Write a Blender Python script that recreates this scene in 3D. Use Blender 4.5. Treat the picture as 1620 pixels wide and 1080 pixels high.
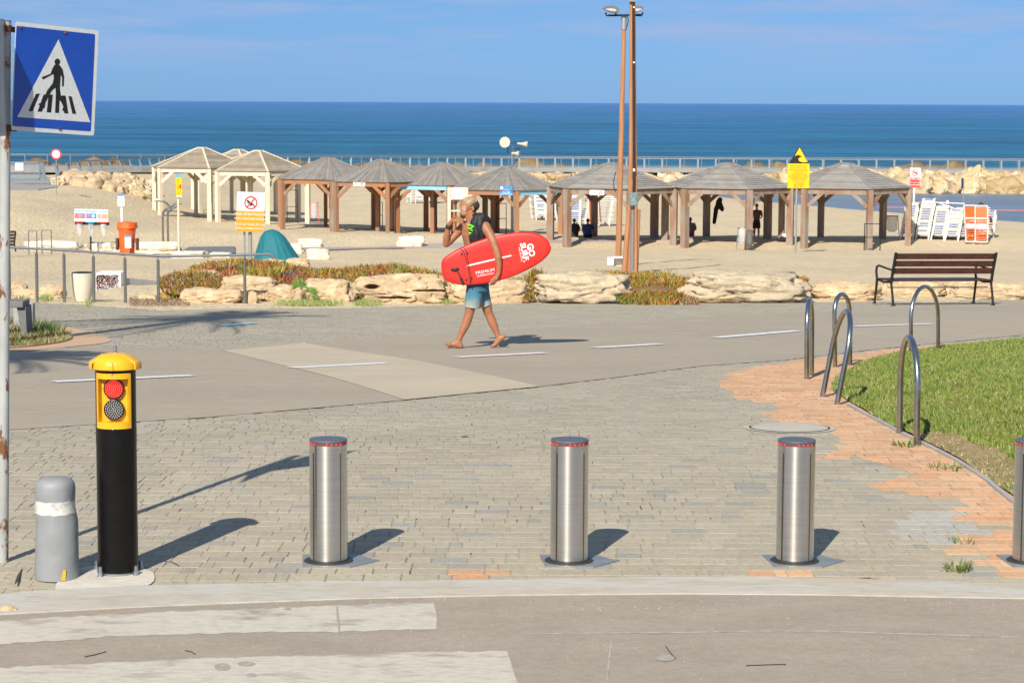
import bpy, bmesh, math, random
from mathutils import Vector, Matrix, noise
R = math.radians
random.seed(7)
for o in list(bpy.data.objects): bpy.data.objects.remove(o)
scene = bpy.context.scene
col = scene.collection

# ------------------------------------------------------------------ camera
F = 3600.0; PW, PH = 1620.0, 1080.0
CAMZ = 2.517
PITCH = math.atan((540 - 162.0) / F); ROLL = R(0.27)
cam = bpy.data.cameras.new('camera'); cam_ob = bpy.data.objects.new('camera', cam); col.objects.link(cam_ob)
cam.sensor_width = 36.0; cam.lens = F / PW * 36.0
cam.clip_start = 0.1; cam.clip_end = 100000
fwd = Vector((0, math.cos(PITCH), -math.sin(PITCH)))
rgt = Vector((1, 0, 0)); up = rgt.cross(fwd)
rgt2 = rgt * math.cos(ROLL) + up * math.sin(ROLL); up2 = up * math.cos(ROLL) - rgt * math.sin(ROLL)
m = Matrix((rgt2, up2, -fwd)).transposed().to_4x4(); m.translation = (0, 0, CAMZ)
cam_ob.matrix_world = m
cam.dof.use_dof = True; cam.dof.focus_distance = 19.0; cam.dof.aperture_fstop = 13.0
scene.camera = cam_ob
# ------------------------------------------------------------------ sky and sun
SUNV = Vector((-.40, -1.31, 1.0)).normalized()
SUN_EL = math.asin(SUNV.z); SUN_AZ = math.atan2(SUNV.x, SUNV.y)
world = bpy.data.worlds.new('World'); scene.world = world; world.use_nodes = True
wt = world.node_tree; wt.nodes.clear()
def wn(t, **k):
    n = wt.nodes.new(t)
    for a, b in k.items(): setattr(n, a, b)
    return n
wo = wn('ShaderNodeOutputWorld'); bg = wn('ShaderNodeBackground')
sky = wn('ShaderNodeTexSky', sky_type='NISHITA', sun_disc=False, sun_elevation=SUN_EL, sun_rotation=SUN_AZ,
         altitude=300, air_density=1.0, dust_density=0.15, ozone_density=3.5)
tint = wn('ShaderNodeMix', data_type='RGBA', blend_type='MULTIPLY'); tint.inputs[0].default_value = 1.0
tmix = wn('ShaderNodeMix', data_type='RGBA', blend_type='MIX'); tmix.inputs[6].default_value = (.174, .343, .78, 1); tmix.inputs[7].default_value = (.208, .345, .65, 1)
trng = wn('ShaderNodeMapRange'); trng.inputs[1].default_value = 0; trng.inputs[2].default_value = .045
tc = wn('ShaderNodeTexCoord'); mp = wn('ShaderNodeMapping'); mp.inputs['Scale'].default_value = (3.2, 3.2, 34)
tmx2 = wn('ShaderNodeMix', data_type='RGBA', blend_type='MIX'); tmx2.inputs[7].default_value = (.95, .80, .62, 1)
trng2 = wn('ShaderNodeMapRange'); trng2.inputs[1].default_value = .06; trng2.inputs[2].default_value = .5
nz = wn('ShaderNodeTexNoise'); nz.inputs['Scale'].default_value = 2.6; nz.inputs['Detail'].default_value = 7; nz.inputs['Roughness'].default_value = .58
cr = wn('ShaderNodeValToRGB'); cr.color_ramp.elements[0].position = .44; cr.color_ramp.elements[1].position = .62
sepz = wn('ShaderNodeSeparateXYZ'); hz = wn('ShaderNodeMapRange'); hz.inputs[1].default_value = .010; hz.inputs[2].default_value = .030
cmul = wn('ShaderNodeMath', operation='MULTIPLY'); cmul2 = wn('ShaderNodeMath', operation='MULTIPLY'); cmul2.inputs[1].default_value = .9
cmix = wn('ShaderNodeMix', data_type='RGBA', blend_type='MIX'); cmix.inputs[7].default_value = (2.4, 3.35, 5.3, 1)
L = wt.links.new
L(tc.outputs['Generated'], mp.inputs[0]); L(mp.outputs[0], nz.inputs['Vector']); L(nz.outputs['Fac'], cr.inputs[0])
L(tc.outputs['Generated'], sepz.inputs[0]); L(sepz.outputs[2], trng.inputs[0]); L(trng.outputs[0], tmix.inputs[0]); L(tmix.outputs[2], tmx2.inputs[6]); L(sepz.outputs[2], trng2.inputs[0]); L(trng2.outputs[0], tmx2.inputs[0]); L(tmx2.outputs[2], tint.inputs[7]); L(sepz.outputs[2], hz.inputs[0])
L(cr.outputs[0], cmul.inputs[0]); L(hz.outputs[0], cmul.inputs[1]); L(cmul.outputs[0], cmul2.inputs[0])
L(sky.outputs[0], tint.inputs[6]); L(tint.outputs[2], cmix.inputs[6]); L(cmul2.outputs[0], cmix.inputs[0])
L(cmix.outputs[2], bg.inputs[0]); bg.inputs[1].default_value = 0.11; L(bg.outputs[0], wo.inputs[0])
sun = bpy.data.lights.new('sun', 'SUN'); sun.energy = 4.75; sun.angle = R(0.5); sun.color = (1.0, .925, .80)
sun_ob = bpy.data.objects.new('sun', sun); col.objects.link(sun_ob)
sun_ob.rotation_euler = (-SUNV).to_track_quat('-Z', 'Y').to_euler()
vs = scene.view_settings; vs.view_transform = 'Standard'; vs.look = 'None'; vs.exposure = 0.39; vs.gamma = 1.0

# ------------------------------------------------------------------ terrain
PN = [(-60, -.05), (11.2, -.05), (12.0, 0), (15.5, 0), (17, -.01), (22.7, -.22), (24.6, -.33), (27.4, -.46), (28.2, -.50), (37.7, -.83), (39, -.90),
      (112, -4.64), (118, -4.35), (124, -4.6), (130, -5.0), (136, -5.05), (150, -5.2), (200, -5.9), (245, -6.5), (252, -6.6), (262, -9.5), (400, -14), (99999, -40)]
SEA = -7.13
def lin(t, x):
    for (a, b), (c, d) in zip(t, t[1:]):
        if x <= c: return b + (d - b) * (x - a) / (c - a)
    return t[-1][1]
def sm(x): x = min(1, max(0, x)); return x * x * (3 - 2 * x)
_tab = []
for i in range(0, 101):
    y = i * .5
    _tab.append((y, lin(PN, y) if y < 14.5 else sum(lin(PN, y + k * .5) for k in (-3, -2, -1, 0, 1, 2, 3)) / 7))
def P(y):
    if 0 <= y <= 48: return lin([_tab[int(y / .5)], _tab[int(y / .5) + 1]], y)
    return lin(PN, y)
def T(x, y):
    z = P(y)
    if y > 95 and x < -19: z += (1.8 - .6 * sm((y - 160) / 60)) * sm((-x - 19) / 10) * sm((y - 95) / 35) * (1 if y < 250 else 0)
    if y > 110:
        z += .35 * sm((-x - 4) / 20) * sm((y - 110) / 25) * (1 if y < 250 else 0)
        if x > 12:
            ys = min(240, max(186, 218 - (x - 28) * 2.3))
            zl = -4.4 + (SEA + 4.4) * (y - 120) / (ys - 120)
            w = sm((x - 12) / 12) * sm((y - 112) / 14)
            z = z + (zl - z) * w
    return z
def ray(px, py):
    return (fwd + rgt2 * ((px - 810) / F) + up2 * ((540 - py) / F))
def A(px, py, Y):                      # the point of a sight line at distance Y
    d = ray(px, py); return Vector((0, 0, CAMZ)) + d * (Y / d.y)
def G(px, py, off=0.0, y0=5.0):             # the point of the ground seen there
    d = ray(px, py); Y = y0; st = .25
    while Y < 600:
        p = A(px, py, Y)
        if p.z < T(p.x, Y):
            lo, hi = Y - st, Y
            for _ in range(14):
                mi = (lo + hi) / 2; q = A(px, py, mi)
                if q.z < T(q.x, mi): hi = mi
                else: lo = mi
            q = A(px, py, hi); return Vector((q.x, q.y, T(q.x, q.y) + off))
        Y += st
    return A(px, py, 600)
def gz(x, y, off=0): return Vector((x, y, T(x, y) + off))

# ------------------------------------------------------------------ materials
def srgb(r, g, b):
    f = lambda c: ((c / 255 + .055) / 1.055) ** 2.4 if c > 10 else c / 255 / 12.92
    return (f(r), f(g), f(b))
def mat(name, c, rough=.7, metal=0.0, var=None, bump=None, c2=None, c3=None, attr=None, spec=None, aniso=0, emit=None, coord='pos', stretch=(1, 1, 1), ramp=(.35, .65), var2=None, c3r=(.55, .7), coat=0, trans=0, alpha=None):
    """var=(scale,detail): mixes c with c2 by noise; c3: second noise layer; bump=(scale,strength,distance)"""
    mm = bpy.data.materials.new(name); mm.use_nodes = True; t = mm.node_tree; b = t.nodes['Principled BSDF']
    ln = t.links.new
    b.inputs['Roughness'].default_value = rough; b.inputs['Metallic'].default_value = metal
    if spec is not None: b.inputs['Specular IOR Level'].default_value = spec
    if coat: b.inputs['Coat Weight'].default_value = coat; b.inputs['Coat Roughness'].default_value = .1
    if aniso: b.inputs['Anisotropic'].default_value = aniso
    if trans: b.inputs['Transmission Weight'].default_value = trans
    if alpha is not None: b.inputs['Alpha'].default_value = alpha
    if emit: b.inputs['Emission Color'].default_value = (*emit[0], 1); b.inputs['Emission Strength'].default_value = emit[1]
    b.inputs['Base Color'].default_value = (*c, 1)
    if coord == 'pos':
        g = t.nodes.new('ShaderNodeNewGeometry').outputs['Position']
    else:
        g = t.nodes.new('ShaderNodeTexCoord').outputs['Object']
    mpn = t.nodes.new('ShaderNodeMapping'); mpn.inputs['Scale'].default_value = stretch; ln(g, mpn.inputs[0]); g = mpn.outputs[0]
    cur = None
    if attr:
        a = t.nodes.new('ShaderNodeAttribute'); a.attribute_name = attr; cur = a.outputs['Color']
    def mixin(cur, sc, det, c1, cc, r, mode='MIX'):
        n = t.nodes.new('ShaderNodeTexNoise'); n.inputs['Scale'].default_value = sc; n.inputs['Detail'].default_value = det; n.inputs['Roughness'].default_value = .6
        ln(g, n.inputs['Vector'])
        rp = t.nodes.new('ShaderNodeMapRange'); rp.inputs[1].default_value = r[0]; rp.inputs[2].default_value = r[1]; ln(n.outputs['Fac'], rp.inputs[0])
        mx = t.nodes.new('ShaderNodeMix'); mx.data_type = 'RGBA'; mx.blend_type = mode
        ln(rp.outputs[0], mx.inputs[0])
        if cur is not None: ln(cur, mx.inputs[6])
        else: mx.inputs[6].default_value = (*c1, 1)
        mx.inputs[7].default_value = (*cc, 1)
        return mx.outputs[2]
    if var and c2: cur = mixin(cur, var[0], var[1], c, c2, ramp, 'MULTIPLY' if attr else 'MIX')
    if var2: cur = mixin(cur, var2[0], 6, c, (var2[1],) * 3, (var2[2], var2[3]), 'MULTIPLY')
    if c3: cur = mixin(cur, c3[3], 4, c, c3[:3], c3r)
    if cur is not None: ln(cur, b.inputs['Base Color'])
    if bump:
        n = t.nodes.new('ShaderNodeTexNoise'); n.inputs['Scale'].default_value = bump[0]; n.inputs['Detail'].default_value = 6; ln(g, n.inputs['Vector'])
        bp = t.nodes.new('ShaderNodeBump'); bp.inputs['Strength'].default_value = bump[1]; bp.inputs['Distance'].default_value = bump[2] if len(bump) > 2 else .02
        ln(n.outputs['Fac'], bp.inputs['Height']); ln(bp.outputs[0], b.inputs['Normal'])
    return mm
M = {}

# ------------------------------------------------------------------ mesh helpers
class MB:
    def __init__(s): s.v = []; s.f = []; s.c = []
    def add(s, vs_, fs_, c=None):
        n = len(s.v); s.v += [Vector(v) for v in vs_]; s.f += [tuple(i + n for i in f) for f in fs_]
        if c is not None: s.c += [c] * len(fs_)
    def box(s, cx, cy, cz, sx, sy, sz, rot=None, bev=0):
        hx, hy, hz_ = sx / 2, sy / 2, sz / 2
        if bev:
            b = min(bev, hx * .9, hy * .9, hz_ * .9); vs_ = []; 
            bm = bmesh.new(); bmesh.ops.create_cube(bm, size=1); 
            for v in bm.verts: v.co = Vector((v.co.x * sx, v.co.y * sy, v.co.z * sz))
            bmesh.ops.bevel(bm, geom=bm.edges[:], offset=b, segments=2, affect='EDGES', profile=.5)
            bm.verts.index_update(); vs_ = [v.co.copy() for v in bm.verts]; fs_ = [[v.index for v in f.verts] for f in bm.faces]; bm.free()
        else:
            vs_ = [Vector((x, y, z)) for z in (-hz_, hz_) for y in (-hy, hy) for x in (-hx, hx)]
            fs_ = [(0, 2, 3, 1), (4, 5, 7, 6), (0, 1, 5, 4), (2, 6, 7, 3), (0, 4, 6, 2), (1, 3, 7, 5)]
        if rot is not None: vs_ = [rot @ v for v in vs_]
        s.add([v + Vector((cx, cy, cz)) for v in vs_], fs_); return s
    def bar(s, a, b, w, h, upv=Vector((0, 0, 1)), bev=0):           # a rectangular beam from a to b
        a = Vector(a); b = Vector(b); d = b - a; L_ = d.length; d.normalize()
        u = Vector(upv); x = u.cross(d)
        if x.length < 1e-4: x = Vector((1, 0, 0)).cross(d)
        x.normalize(); z = d.cross(x)
        rot = Matrix((x, d, z)).transposed()
        c = (a + b) / 2; return s.box(c.x, c.y, c.z, w, L_, h, rot, bev)
    def tube(s, pts, r, seg=10, cap=True, closed=False):
        pts = [Vector(p) for p in pts]; n = len(pts); rr = r if isinstance(r, (list, tuple)) else [r] * n
        base = len(s.v); t0 = (pts[1] - pts[0]).normalized()
        ref = Vector((0, 0, 1)) if abs(t0.z) < .9 else Vector((1, 0, 0)); x = ref.cross(t0).normalized()
        for i, p in enumerate(pts):
            if i == 0: t = pts[1] - pts[0]
            elif i == n - 1: t = pts[-1] - pts[-2]
            else: t = (pts[i + 1] - pts[i]).normalized() + (pts[i] - pts[i - 1]).normalized()
            t.normalize(); x = (x - t * x.dot(t)).normalized(); y = t.cross(x)
            for k in range(seg):
                a = 2 * math.pi * k / seg; s.v.append(p + (x * math.cos(a) + y * math.sin(a)) * rr[i])
        for i in range(n - 1):
            for k in range(seg):
                k2 = (k + 1) % seg; s.f.append((base + i * seg + k, base + i * seg + k2, base + (i + 1) * seg + k2, base + (i + 1) * seg + k))
        if cap:
            s.f.append(tuple(base + k for k in reversed(range(seg)))); s.f.append(tuple(base + (n - 1) * seg + k for k in range(seg)))
        return s
    def lathe(s, prof, cx=0, cy=0, cz=0, seg=32):           # prof: (r,z) list, bottom to top, closed at r=0 with caps
        base = len(s.v)
        for r, z in prof:
            for k in range(seg):
                a = 2 * math.pi * k / seg; s.v.append(Vector((cx + r * math.cos(a), cy + r * math.sin(a), cz + z)))
        for i in range(len(prof) - 1):
            for k in range(seg):
                k2 = (k + 1) % seg; s.f.append((base + i * seg + k, base + i * seg + k2, base + (i + 1) * seg + k2, base + (i + 1) * seg + k))
        s.f.append(tuple(base + k for k in reversed(range(seg)))); s.f.append(tuple(base + (len(prof) - 1) * seg + k for k in range(seg)))
        return s
    def plate(s, poly, org, ux, uy, t):              # polygon (x,y) in a plane, given thickness t along the normal
        org = Vector(org); ux = Vector(ux); uy = Vector(uy); nn = ux.cross(uy).normalized(); n = len(poly)
        fr = [org + ux * x + uy * y + nn * t for x, y in poly]; bk = [org + ux * x + uy * y for x, y in poly]
        s.add(fr + bk, [tuple(range(n)), tuple(reversed(range(n, 2 * n)))] + [(i, n + i, n + (i + 1) % n, (i + 1) % n) for i in range(n)]); return s
    def ellipsoid(s, c, rx, ry, rz, rot=None, u=16, v=10):
        vs_ = []; fs_ = []
        for i in range(v + 1):
            ph = math.pi * i / v
            for k in range(u):
                th = 2 * math.pi * k / u; p = Vector((rx * math.sin(ph) * math.cos(th), ry * math.sin(ph) * math.sin(th), -rz * math.cos(ph)))
                if rot is not None: p = rot @ p
                vs_.append(p + Vector(c))
        for i in range(v):
            for k in range(u): fs_.append((i * u + k, i * u + (k + 1) % u, (i + 1) * u + (k + 1) % u, (i + 1) * u + k))
        s.add(vs_, fs_); return s
    def limb(s, chain, seg=12):       # chain of (point, radius): round tapered limb with round ends
        pts = []; rr = []
        (p0, r0), (p1, r1) = chain[0], chain[1]; d = (Vector(p1) - Vector(p0)).normalized()
        for a in (80, 55, 28): pts.append(Vector(p0) - d * r0 * math.sin(R(a))); rr.append(r0 * math.cos(R(a)))
        for p, r in chain: pts.append(Vector(p)); rr.append(r)
        (p0, r0), (p1, r1) = chain[-1], chain[-2]; d = (Vector(p0) - Vector(p1)).normalized()
        for a in (28, 55, 80): pts.append(Vector(p0) + d * r0 * math.sin(R(a))); rr.append(r0 * math.cos(R(a)))
        return s.tube(pts, rr, seg)
    def loft(s, rings):               # rings: (center, rx, ry, ux, uy)
        seg = 20; base = len(s.v)
        for c, rx, ry, ux, uy in rings:
            for k in range(seg):
                a = 2 * math.pi * k / seg; s.v.append(Vector(c) + Vector(ux) * (rx * math.cos(a)) + Vector(uy) * (ry * math.sin(a)))
        for i in range(len(rings) - 1):
            for k in range(seg):
                k2 = (k + 1) % seg; s.f.append((base + i * seg + k, base + i * seg + k2, base + (i + 1) * seg + k2, base + (i + 1) * seg + k))
        s.f.append(tuple(base + k for k in reversed(range(seg)))); s.f.append(tuple(base + (len(rings) - 1) * seg + k for k in range(seg)))
        return s
    def build(s, name, m_, parent=None, smooth=False, local=False, fix=False):
        me = bpy.data.meshes.new(name)
        off = Vector((0, 0, 0))
        if parent is not None and not local:
            q = parent
            while q is not None: off += q.location; q = q.parent
        me.from_pydata([v - off for v in s.v], [], s.f); me.validate()
        if fix or True:
            if len(s.f) < 60000:
                bm = bmesh.new(); bm.from_mesh(me)
                if not s.c: bmesh.ops.recalc_face_normals(bm, faces=bm.faces)
                bm.to_mesh(me); bm.free()
        if s.c:
            ca = me.color_attributes.new('Col', 'FLOAT_COLOR', 'CORNER'); i = 0
            buf = []
            for p in me.polygons: buf += list(s.c[p.index]) * p.loop_total
            ca.data.foreach_set('color', buf)
        me.materials.append(m_ if not isinstance(m_, str) else M[m_])
        if smooth:
            me.shade_smooth()
            try: me.set_sharp_from_angle(angle=R(smooth if smooth is not True else 40))
            except Exception: pass
        o = bpy.data.objects.new(name, me); col.objects.link(o)
        if parent is not None: o.parent = parent
        return o
def tag(o, label=None, cat=None, group=None, kind=None):
    if label: o['label'] = label
    if cat: o['category'] = cat
    if group: o['group'] = group
    if kind: o['kind'] = kind
    return o
def empty(name, loc, label=None, cat=None, group=None, rz=0):
    o = bpy.data.objects.new(name, None); col.objects.link(o); o.location = loc; o.rotation_euler.z = rz; o.empty_display_size = .1
    return tag(o, label, cat, group)
def copy_tree(o, parent=None):
    c = o.copy(); col.objects.link(c); c.parent = parent
    for ch in list(o.children): copy_tree(ch, c)
    return c
def evalmesh(ob, name):
    dg = bpy.context.evaluated_depsgraph_get(); dg.update()
    me = bpy.data.meshes.new_from_object(ob.evaluated_get(dg)); me.name = name; return me
def remesh(o, vox, smooth_it=3, f=.5, adapt=0):          # fuse a part's overlapping masses into one continuous skin
    md = o.modifiers.new('r', 'REMESH'); md.mode = 'VOXEL'; md.voxel_size = vox
    ms = o.modifiers.new('s', 'SMOOTH'); ms.iterations = smooth_it; ms.factor = f
    me = evalmesh(o, o.name); old = o.data; mts = list(old.materials); o.modifiers.clear(); o.data = me
    me.materials.clear(); [me.materials.append(x) for x in mts]; me.shade_smooth(); return o
def text(s_, org, ux, uy, size, m_, name='lettering', parent=None, bold=0.0, align='CENTER', t=.0008, sx=1.0):
    cu = bpy.data.curves.new(name, 'FONT'); cu.body = s_; cu.size = 1; cu.align_x = align; cu.align_y = 'CENTER'; cu.offset = bold; cu.resolution_u = 2
    ob = bpy.data.objects.new('tmp', cu); col.objects.link(ob)
    me = evalmesh(ob, name); bpy.data.objects.remove(ob)
    ux = Vector(ux).normalized(); uy = Vector(uy).normalized(); nn = ux.cross(uy).normalized(); org = Vector(org)
    off = Vector((0, 0, 0)); q = parent
    while q is not None: off += q.location; q = q.parent
    for v in me.vertices: v.co = org + ux * (v.co.x * size * sx) + uy * (v.co.y * size) + nn * t - off
    me.materials.clear(); me.materials.append(M[m_] if isinstance(m_, str) else m_)
    o = bpy.data.objects.new(name, me); col.objects.link(o)
    if parent is not None: o.parent = parent
    return o
def inside(p, poly):
    x, y = p; r = False; j = len(poly) - 1
    for i in range(len(poly)):
        xi, yi = poly[i]; xj, yj = poly[j]
        if (yi > y) != (yj > y) and x < (xj - xi) * (y - yi) / (yj - yi) + xi: r = not r
        j = i
    return r
def gpoly(px): return [(q.x, q.y) for q in (G(a, b) for a, b in px)]
def smoothpoly(pts, closed=True, it=2):
    for _ in range(it):
        out = []; n = len(pts)
        for i in range(n):
            a = pts[i]; b = pts[(i + 1) % n]
            out.append((a[0] * .75 + b[0] * .25, a[1] * .75 + b[1] * .25)); out.append((a[0] * .25 + b[0] * .75, a[1] * .25 + b[1] * .75))
        pts = out
    return pts
def sheet(name, poly, off, m_, zf=T, step=.5, side=0):
    bm = bmesh.new(); vs_ = [bm.verts.new((x, y, 0)) for x, y in poly]; f = bm.faces.new(vs_)
    ys = [p[1] for p in poly]; y = math.ceil(min(ys) / step) * step
    while y < max(ys):
        bmesh.ops.bisect_plane(bm, geom=bm.verts[:] + bm.edges[:] + bm.faces[:], plane_co=(0, y, 0), plane_no=(0, 1, 0)); y += step if y < 48 else 2
    if max(ys) > 60 and min(ys) > 0:
        x = math.ceil(min(p[0] for p in poly) / 3) * 3
        while x < max(p[0] for p in poly): bmesh.ops.bisect_plane(bm, geom=bm.verts[:] + bm.edges[:] + bm.faces[:], plane_co=(x, 0, 0), plane_no=(1, 0, 0)); x += 3
    bmesh.ops.triangulate(bm, faces=bm.faces[:])
    if side:
        ex = bmesh.ops.extrude_face_region(bm, geom=bm.faces[:]); low = [v for v in bm.verts if v not in ex['geom']]
        tops = {v for v in ex['geom'] if isinstance(v, bmesh.types.BMVert)}
        for v in bm.verts: v.co.z = zf(v.co.x, v.co.y) + off - (0 if v in tops else side)
    else:
        for v in bm.verts: v.co.z = zf(v.co.x, v.co.y) + off
    for f in bm.faces:
        f.normal_update()
    bmesh.ops.recalc_face_normals(bm, faces=bm.faces)
    if not side and bm.faces and sum(f.normal.z for f in bm.faces) < 0: bmesh.ops.reverse_faces(bm, faces=bm.faces)
    me = bpy.data.meshes.new(name); bm.to_mesh(me); bm.free(); me.materials.append(M[m_])
    o = bpy.data.objects.new(name, me); col.objects.link(o); o['kind'] = 'structure'; return o
# ------------------------------------------------------------------ material library
M['sand'] = mat('sand', (.63, .51, .325), .95, var=(.35, 6), c2=(.54, .44, .30), bump=(6.5, .8, .12), c3=(.64, .535, .37, 2.2), c3r=(.5, .7), stretch=(1, .35, 1), spec=.1)
M['paver'] = mat('paver', (.4, .37, .32), .9, attr='Col', var=(1.3, 8), c2=(.88, .87, .85), var2=(26, .80, .46, .68), bump=(60, .25, .004), spec=.2, ramp=(.35, .72))
M['joint'] = mat('joint', (.43, .37, .28), .95, var=(.55, 4), c2=(.25, .22, .17), bump=(40, .3, .01), spec=.1, ramp=(.46, .62), c3=(.10, .085, .065, 4.5), c3r=(.60, .66))
M['bikepath'] = mat('bikepath', (.385, .335, .26), .9, var2=(20, .88, .45, .7), var=(.45, 7), c2=(.35, .305, .24), bump=(90, .2, .003), spec=.2, c3=(.41, .36, .28, 4), c3r=(.55, .75), stretch=(.5, 1, 1))
M['patch'] = mat('patch', (.50, .43, .315), .9, var=(.9, 6), c2=(.45, .39, .295), bump=(90, .2, .003), spec=.2)
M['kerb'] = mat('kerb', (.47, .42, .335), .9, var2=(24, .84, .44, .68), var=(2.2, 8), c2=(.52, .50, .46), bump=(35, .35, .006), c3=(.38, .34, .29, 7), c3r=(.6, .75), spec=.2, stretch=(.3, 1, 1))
M['road'] = mat('road', (.34, .29, .23), .95, var=(3, 8), c2=(.385, .335, .265), bump=(170, .5, .004), c3=(.27, .235, .205, 120), c3r=(.56, .62), spec=.15, stretch=(.6, 1, 1), var2=(30, .86, .42, .68))
def worn(name, paint, under, sc, lo, hi, st=(1, 1, 1)):
    mm = mat(name, paint, .8, var=(sc, 9), c2=under, ramp=(lo, hi), bump=(120, .3, .003), stretch=st, spec=.2, var2=(34, .84, .44, .64)); return mm
M['crossing'] = worn('crossing', (.55, .51, .43), (.37, .32, .265), 6, .53, .66, (.45, 1, 1))
M['dash'] = worn('dash', (.72, .72, .74), (.42, .37, .33), 6, .6, .8)
M['cement'] = mat('cement', (.60, .56, .48), .9, var=(5, 6), c2=(.50, .46, .40), bump=(30, .6, .01))
M['steel'] = mat('steel', (.70, .665, .61), .30, 1.0, var=(3, 3), c2=(.60, .57, .52), stretch=(1, 1, 60), aniso=.75)
_t = M['steel'].node_tree; _tg = _t.nodes.new('ShaderNodeTangent'); _tg.direction_type = 'RADIAL'; _tg.axis = 'Z'; _t.links.new(_tg.outputs[0], _t.nodes['Principled BSDF'].inputs['Tangent']); _t.nodes['Principled BSDF'].inputs['Anisotropic Rotation'].default_value = .25
M['tube_steel'] = mat('tube_steel', (.50, .48, .45), .24, 1.0, var=(14, 3), c2=(.40, .38, .35))
M['rail_steel'] = mat('rail_steel', (.30, .30, .29), .35, .9)
M['hand_rail'] = mat('hand_rail', (.16, .18, .21), .6, .5)
M['cap'] = mat('cap', (.10, .115, .135), .45, .3, var=(25, 5), c2=(.14, .15, .16))
M['plate'] = mat('plate', (.22, .25, .28), .55, .4, var=(8, 5), c2=(.30, .31, .31), bump=(60, .3, .003))
M['slot'] = mat('slot', (.03, .028, .025), .6)
M['led'] = mat('led', (.7, .03, .02), .4, emit=((1, .04, .02), 1.0))
M['led_ring'] = mat('led_ring', (.14, .06, .055), .4)
M['lamp_red'] = mat('lamp_red', (.25, .004, .004), .3, emit=((1, .015, .01), .3))
M['led_hot'] = mat('led_hot', (.7, .04, .03), .4, emit=((1, .07, .045), 1.3))
M['lamp_dark'] = mat('lamp_dark', (.02, .02, .02), .25)
M['led_off'] = mat('led_off', (.42, .42, .38), .3)
M['yellow'] = mat('yellow', (.84, .43, .010), .38, var=(9, 4), c2=(.76, .37, .010), coat=.2)
M['black_paint'] = mat('black_paint', (.004, .004, .004), .3, var=(9, 4), c2=(.006, .006, .006), spec=.25)
M['rubber'] = mat('rubber', (.02, .02, .02), .7)
M['zinc'] = mat('zinc', (.45, .47, .50), .38, .85, var=(20, 4), c2=(.33, .35, .37))
M['grey_paint'] = mat('grey_paint', (.27, .285, .29), .55, var=(6, 6), c2=(.225, .235, .245), bump=(9, .5, .012), c3=(.15, .13, .11, 30), c3r=(.68, .74))
M['white_band'] = mat('white_band', (.62, .60, .55), .6, var=(18, 6), c2=(.36, .35, .33), ramp=(.5, .7), bump=(30, .4, .004))
M['ochre'] = mat('ochre', (.70, .42, .02), .7)
M['rusty_pole'] = mat('rusty_pole', (.41, .43, .42), .6, var=(5, 9), c2=(.30, .31, .30), bump=(40, .4, .004), c3=(.17, .065, .025, 16), c3r=(.57, .62), stretch=(1, 1, .45))
M['rust'] = mat('rust', (.16, .06, .03), .9, var=(40, 5), c2=(.07, .03, .02), bump=(50, .6, .004))
M['sign_back'] = mat('sign_back', (.46, .47, .46), .45, .3, var=(7, 4), c2=(.38, .39, .38))
M['sign_blue'] = mat('sign_blue', (.004, .055, .36), .35, var=(6, 3), c2=(.005, .065, .40), coat=.1)
M['sign_white'] = mat('sign_white', (.60, .62, .62), .4, var=(60, 3), c2=(.52, .55, .56))
M['ink'] = mat('ink', (.008, .008, .009), .5)
M['white'] = mat('white', (.78, .78, .76), .5, var=(3, 4), c2=(.70, .70, .68))
M['bright_white'] = mat('bright_white', (.82, .82, .82), .5)
M['cream_wood'] = mat('cream_wood', (.74, .66, .50), .75, var=(2, 6), c2=(.66, .57, .42), stretch=(3, 3, .5), bump=(20, .3, .01))
M['cream_roof'] = mat('cream_roof', (.36, .29, .225), .85, var=(2.5, 6), c2=(.29, .235, .18), stretch=(1, 1, 9))
M['hip_grey'] = mat('hip_grey', (.27, .25, .22), .9, var=(3, 5), c2=(.21, .195, .175))
M['brown_wood'] = mat('brown_wood', (.38, .155, .06), .75, var=(1.6, 6), c2=(.25, .17, .12), stretch=(2, 2, .4), ramp=(.42, .62), bump=(20, .3, .01))
M['grey_wood'] = mat('grey_wood', (.30, .25, .205), .85, var=(1.5, 6), c2=(.27, .15, .09), stretch=(2, 2, .5), ramp=(.4, .62), bump=(20, .3, .01))
M['grey_roof'] = mat('grey_roof', (.25, .235, .215), .9, var=(.8, 5), c2=(.17, .155, .145), stretch=(1, 1, 1))
M['sky_fascia'] = mat('sky_fascia', (.22, .50, .66), .5, var=(4, 4), c2=(.28, .55, .68))
M['pole_wood'] = mat('pole_wood', (.43, .215, .105), .8, var=(3, 6), c2=(.33, .15, .07), stretch=(6, 6, .5), bump=(30, .4, .006))
M['bench_wood'] = mat('bench_wood', (.036, .012, .007), .35, var=(4, 6), c2=(.075, .023, .010), stretch=(1, 6, 6), ramp=(.4, .65))
M['dark_metal'] = mat('dark_metal', (.018, .018, .018), .45, .3)
M['fence_metal'] = mat('fence_metal', (.34, .37, .39), .5, .5)
M['blue_grey'] = mat('blue_grey', (.16, .205, .25), .5, .3)
M['rock'] = mat('rock', (.55, .42, .265), .95, var=(1.7, 9), c2=(.44, .32, .20), bump=(11, .75, .05), c3=(.66, .53, .36, 4), c3r=(.52, .68), spec=.15)
M['rock_grey'] = mat('rock_grey', (.54, .44, .30), .95, var=(2.2, 9), c2=(.40, .335, .24), bump=(12, .7, .03), c3=(.62, .53, .39, 12), c3r=(.55, .68), spec=.15)
M['rock_white'] = mat('rock_white', (.74, .67, .54), .9, var=(2.5, 8), c2=(.60, .47, .31), bump=(8, .6, .04), ramp=(.5, .7), spec=.15)
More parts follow.
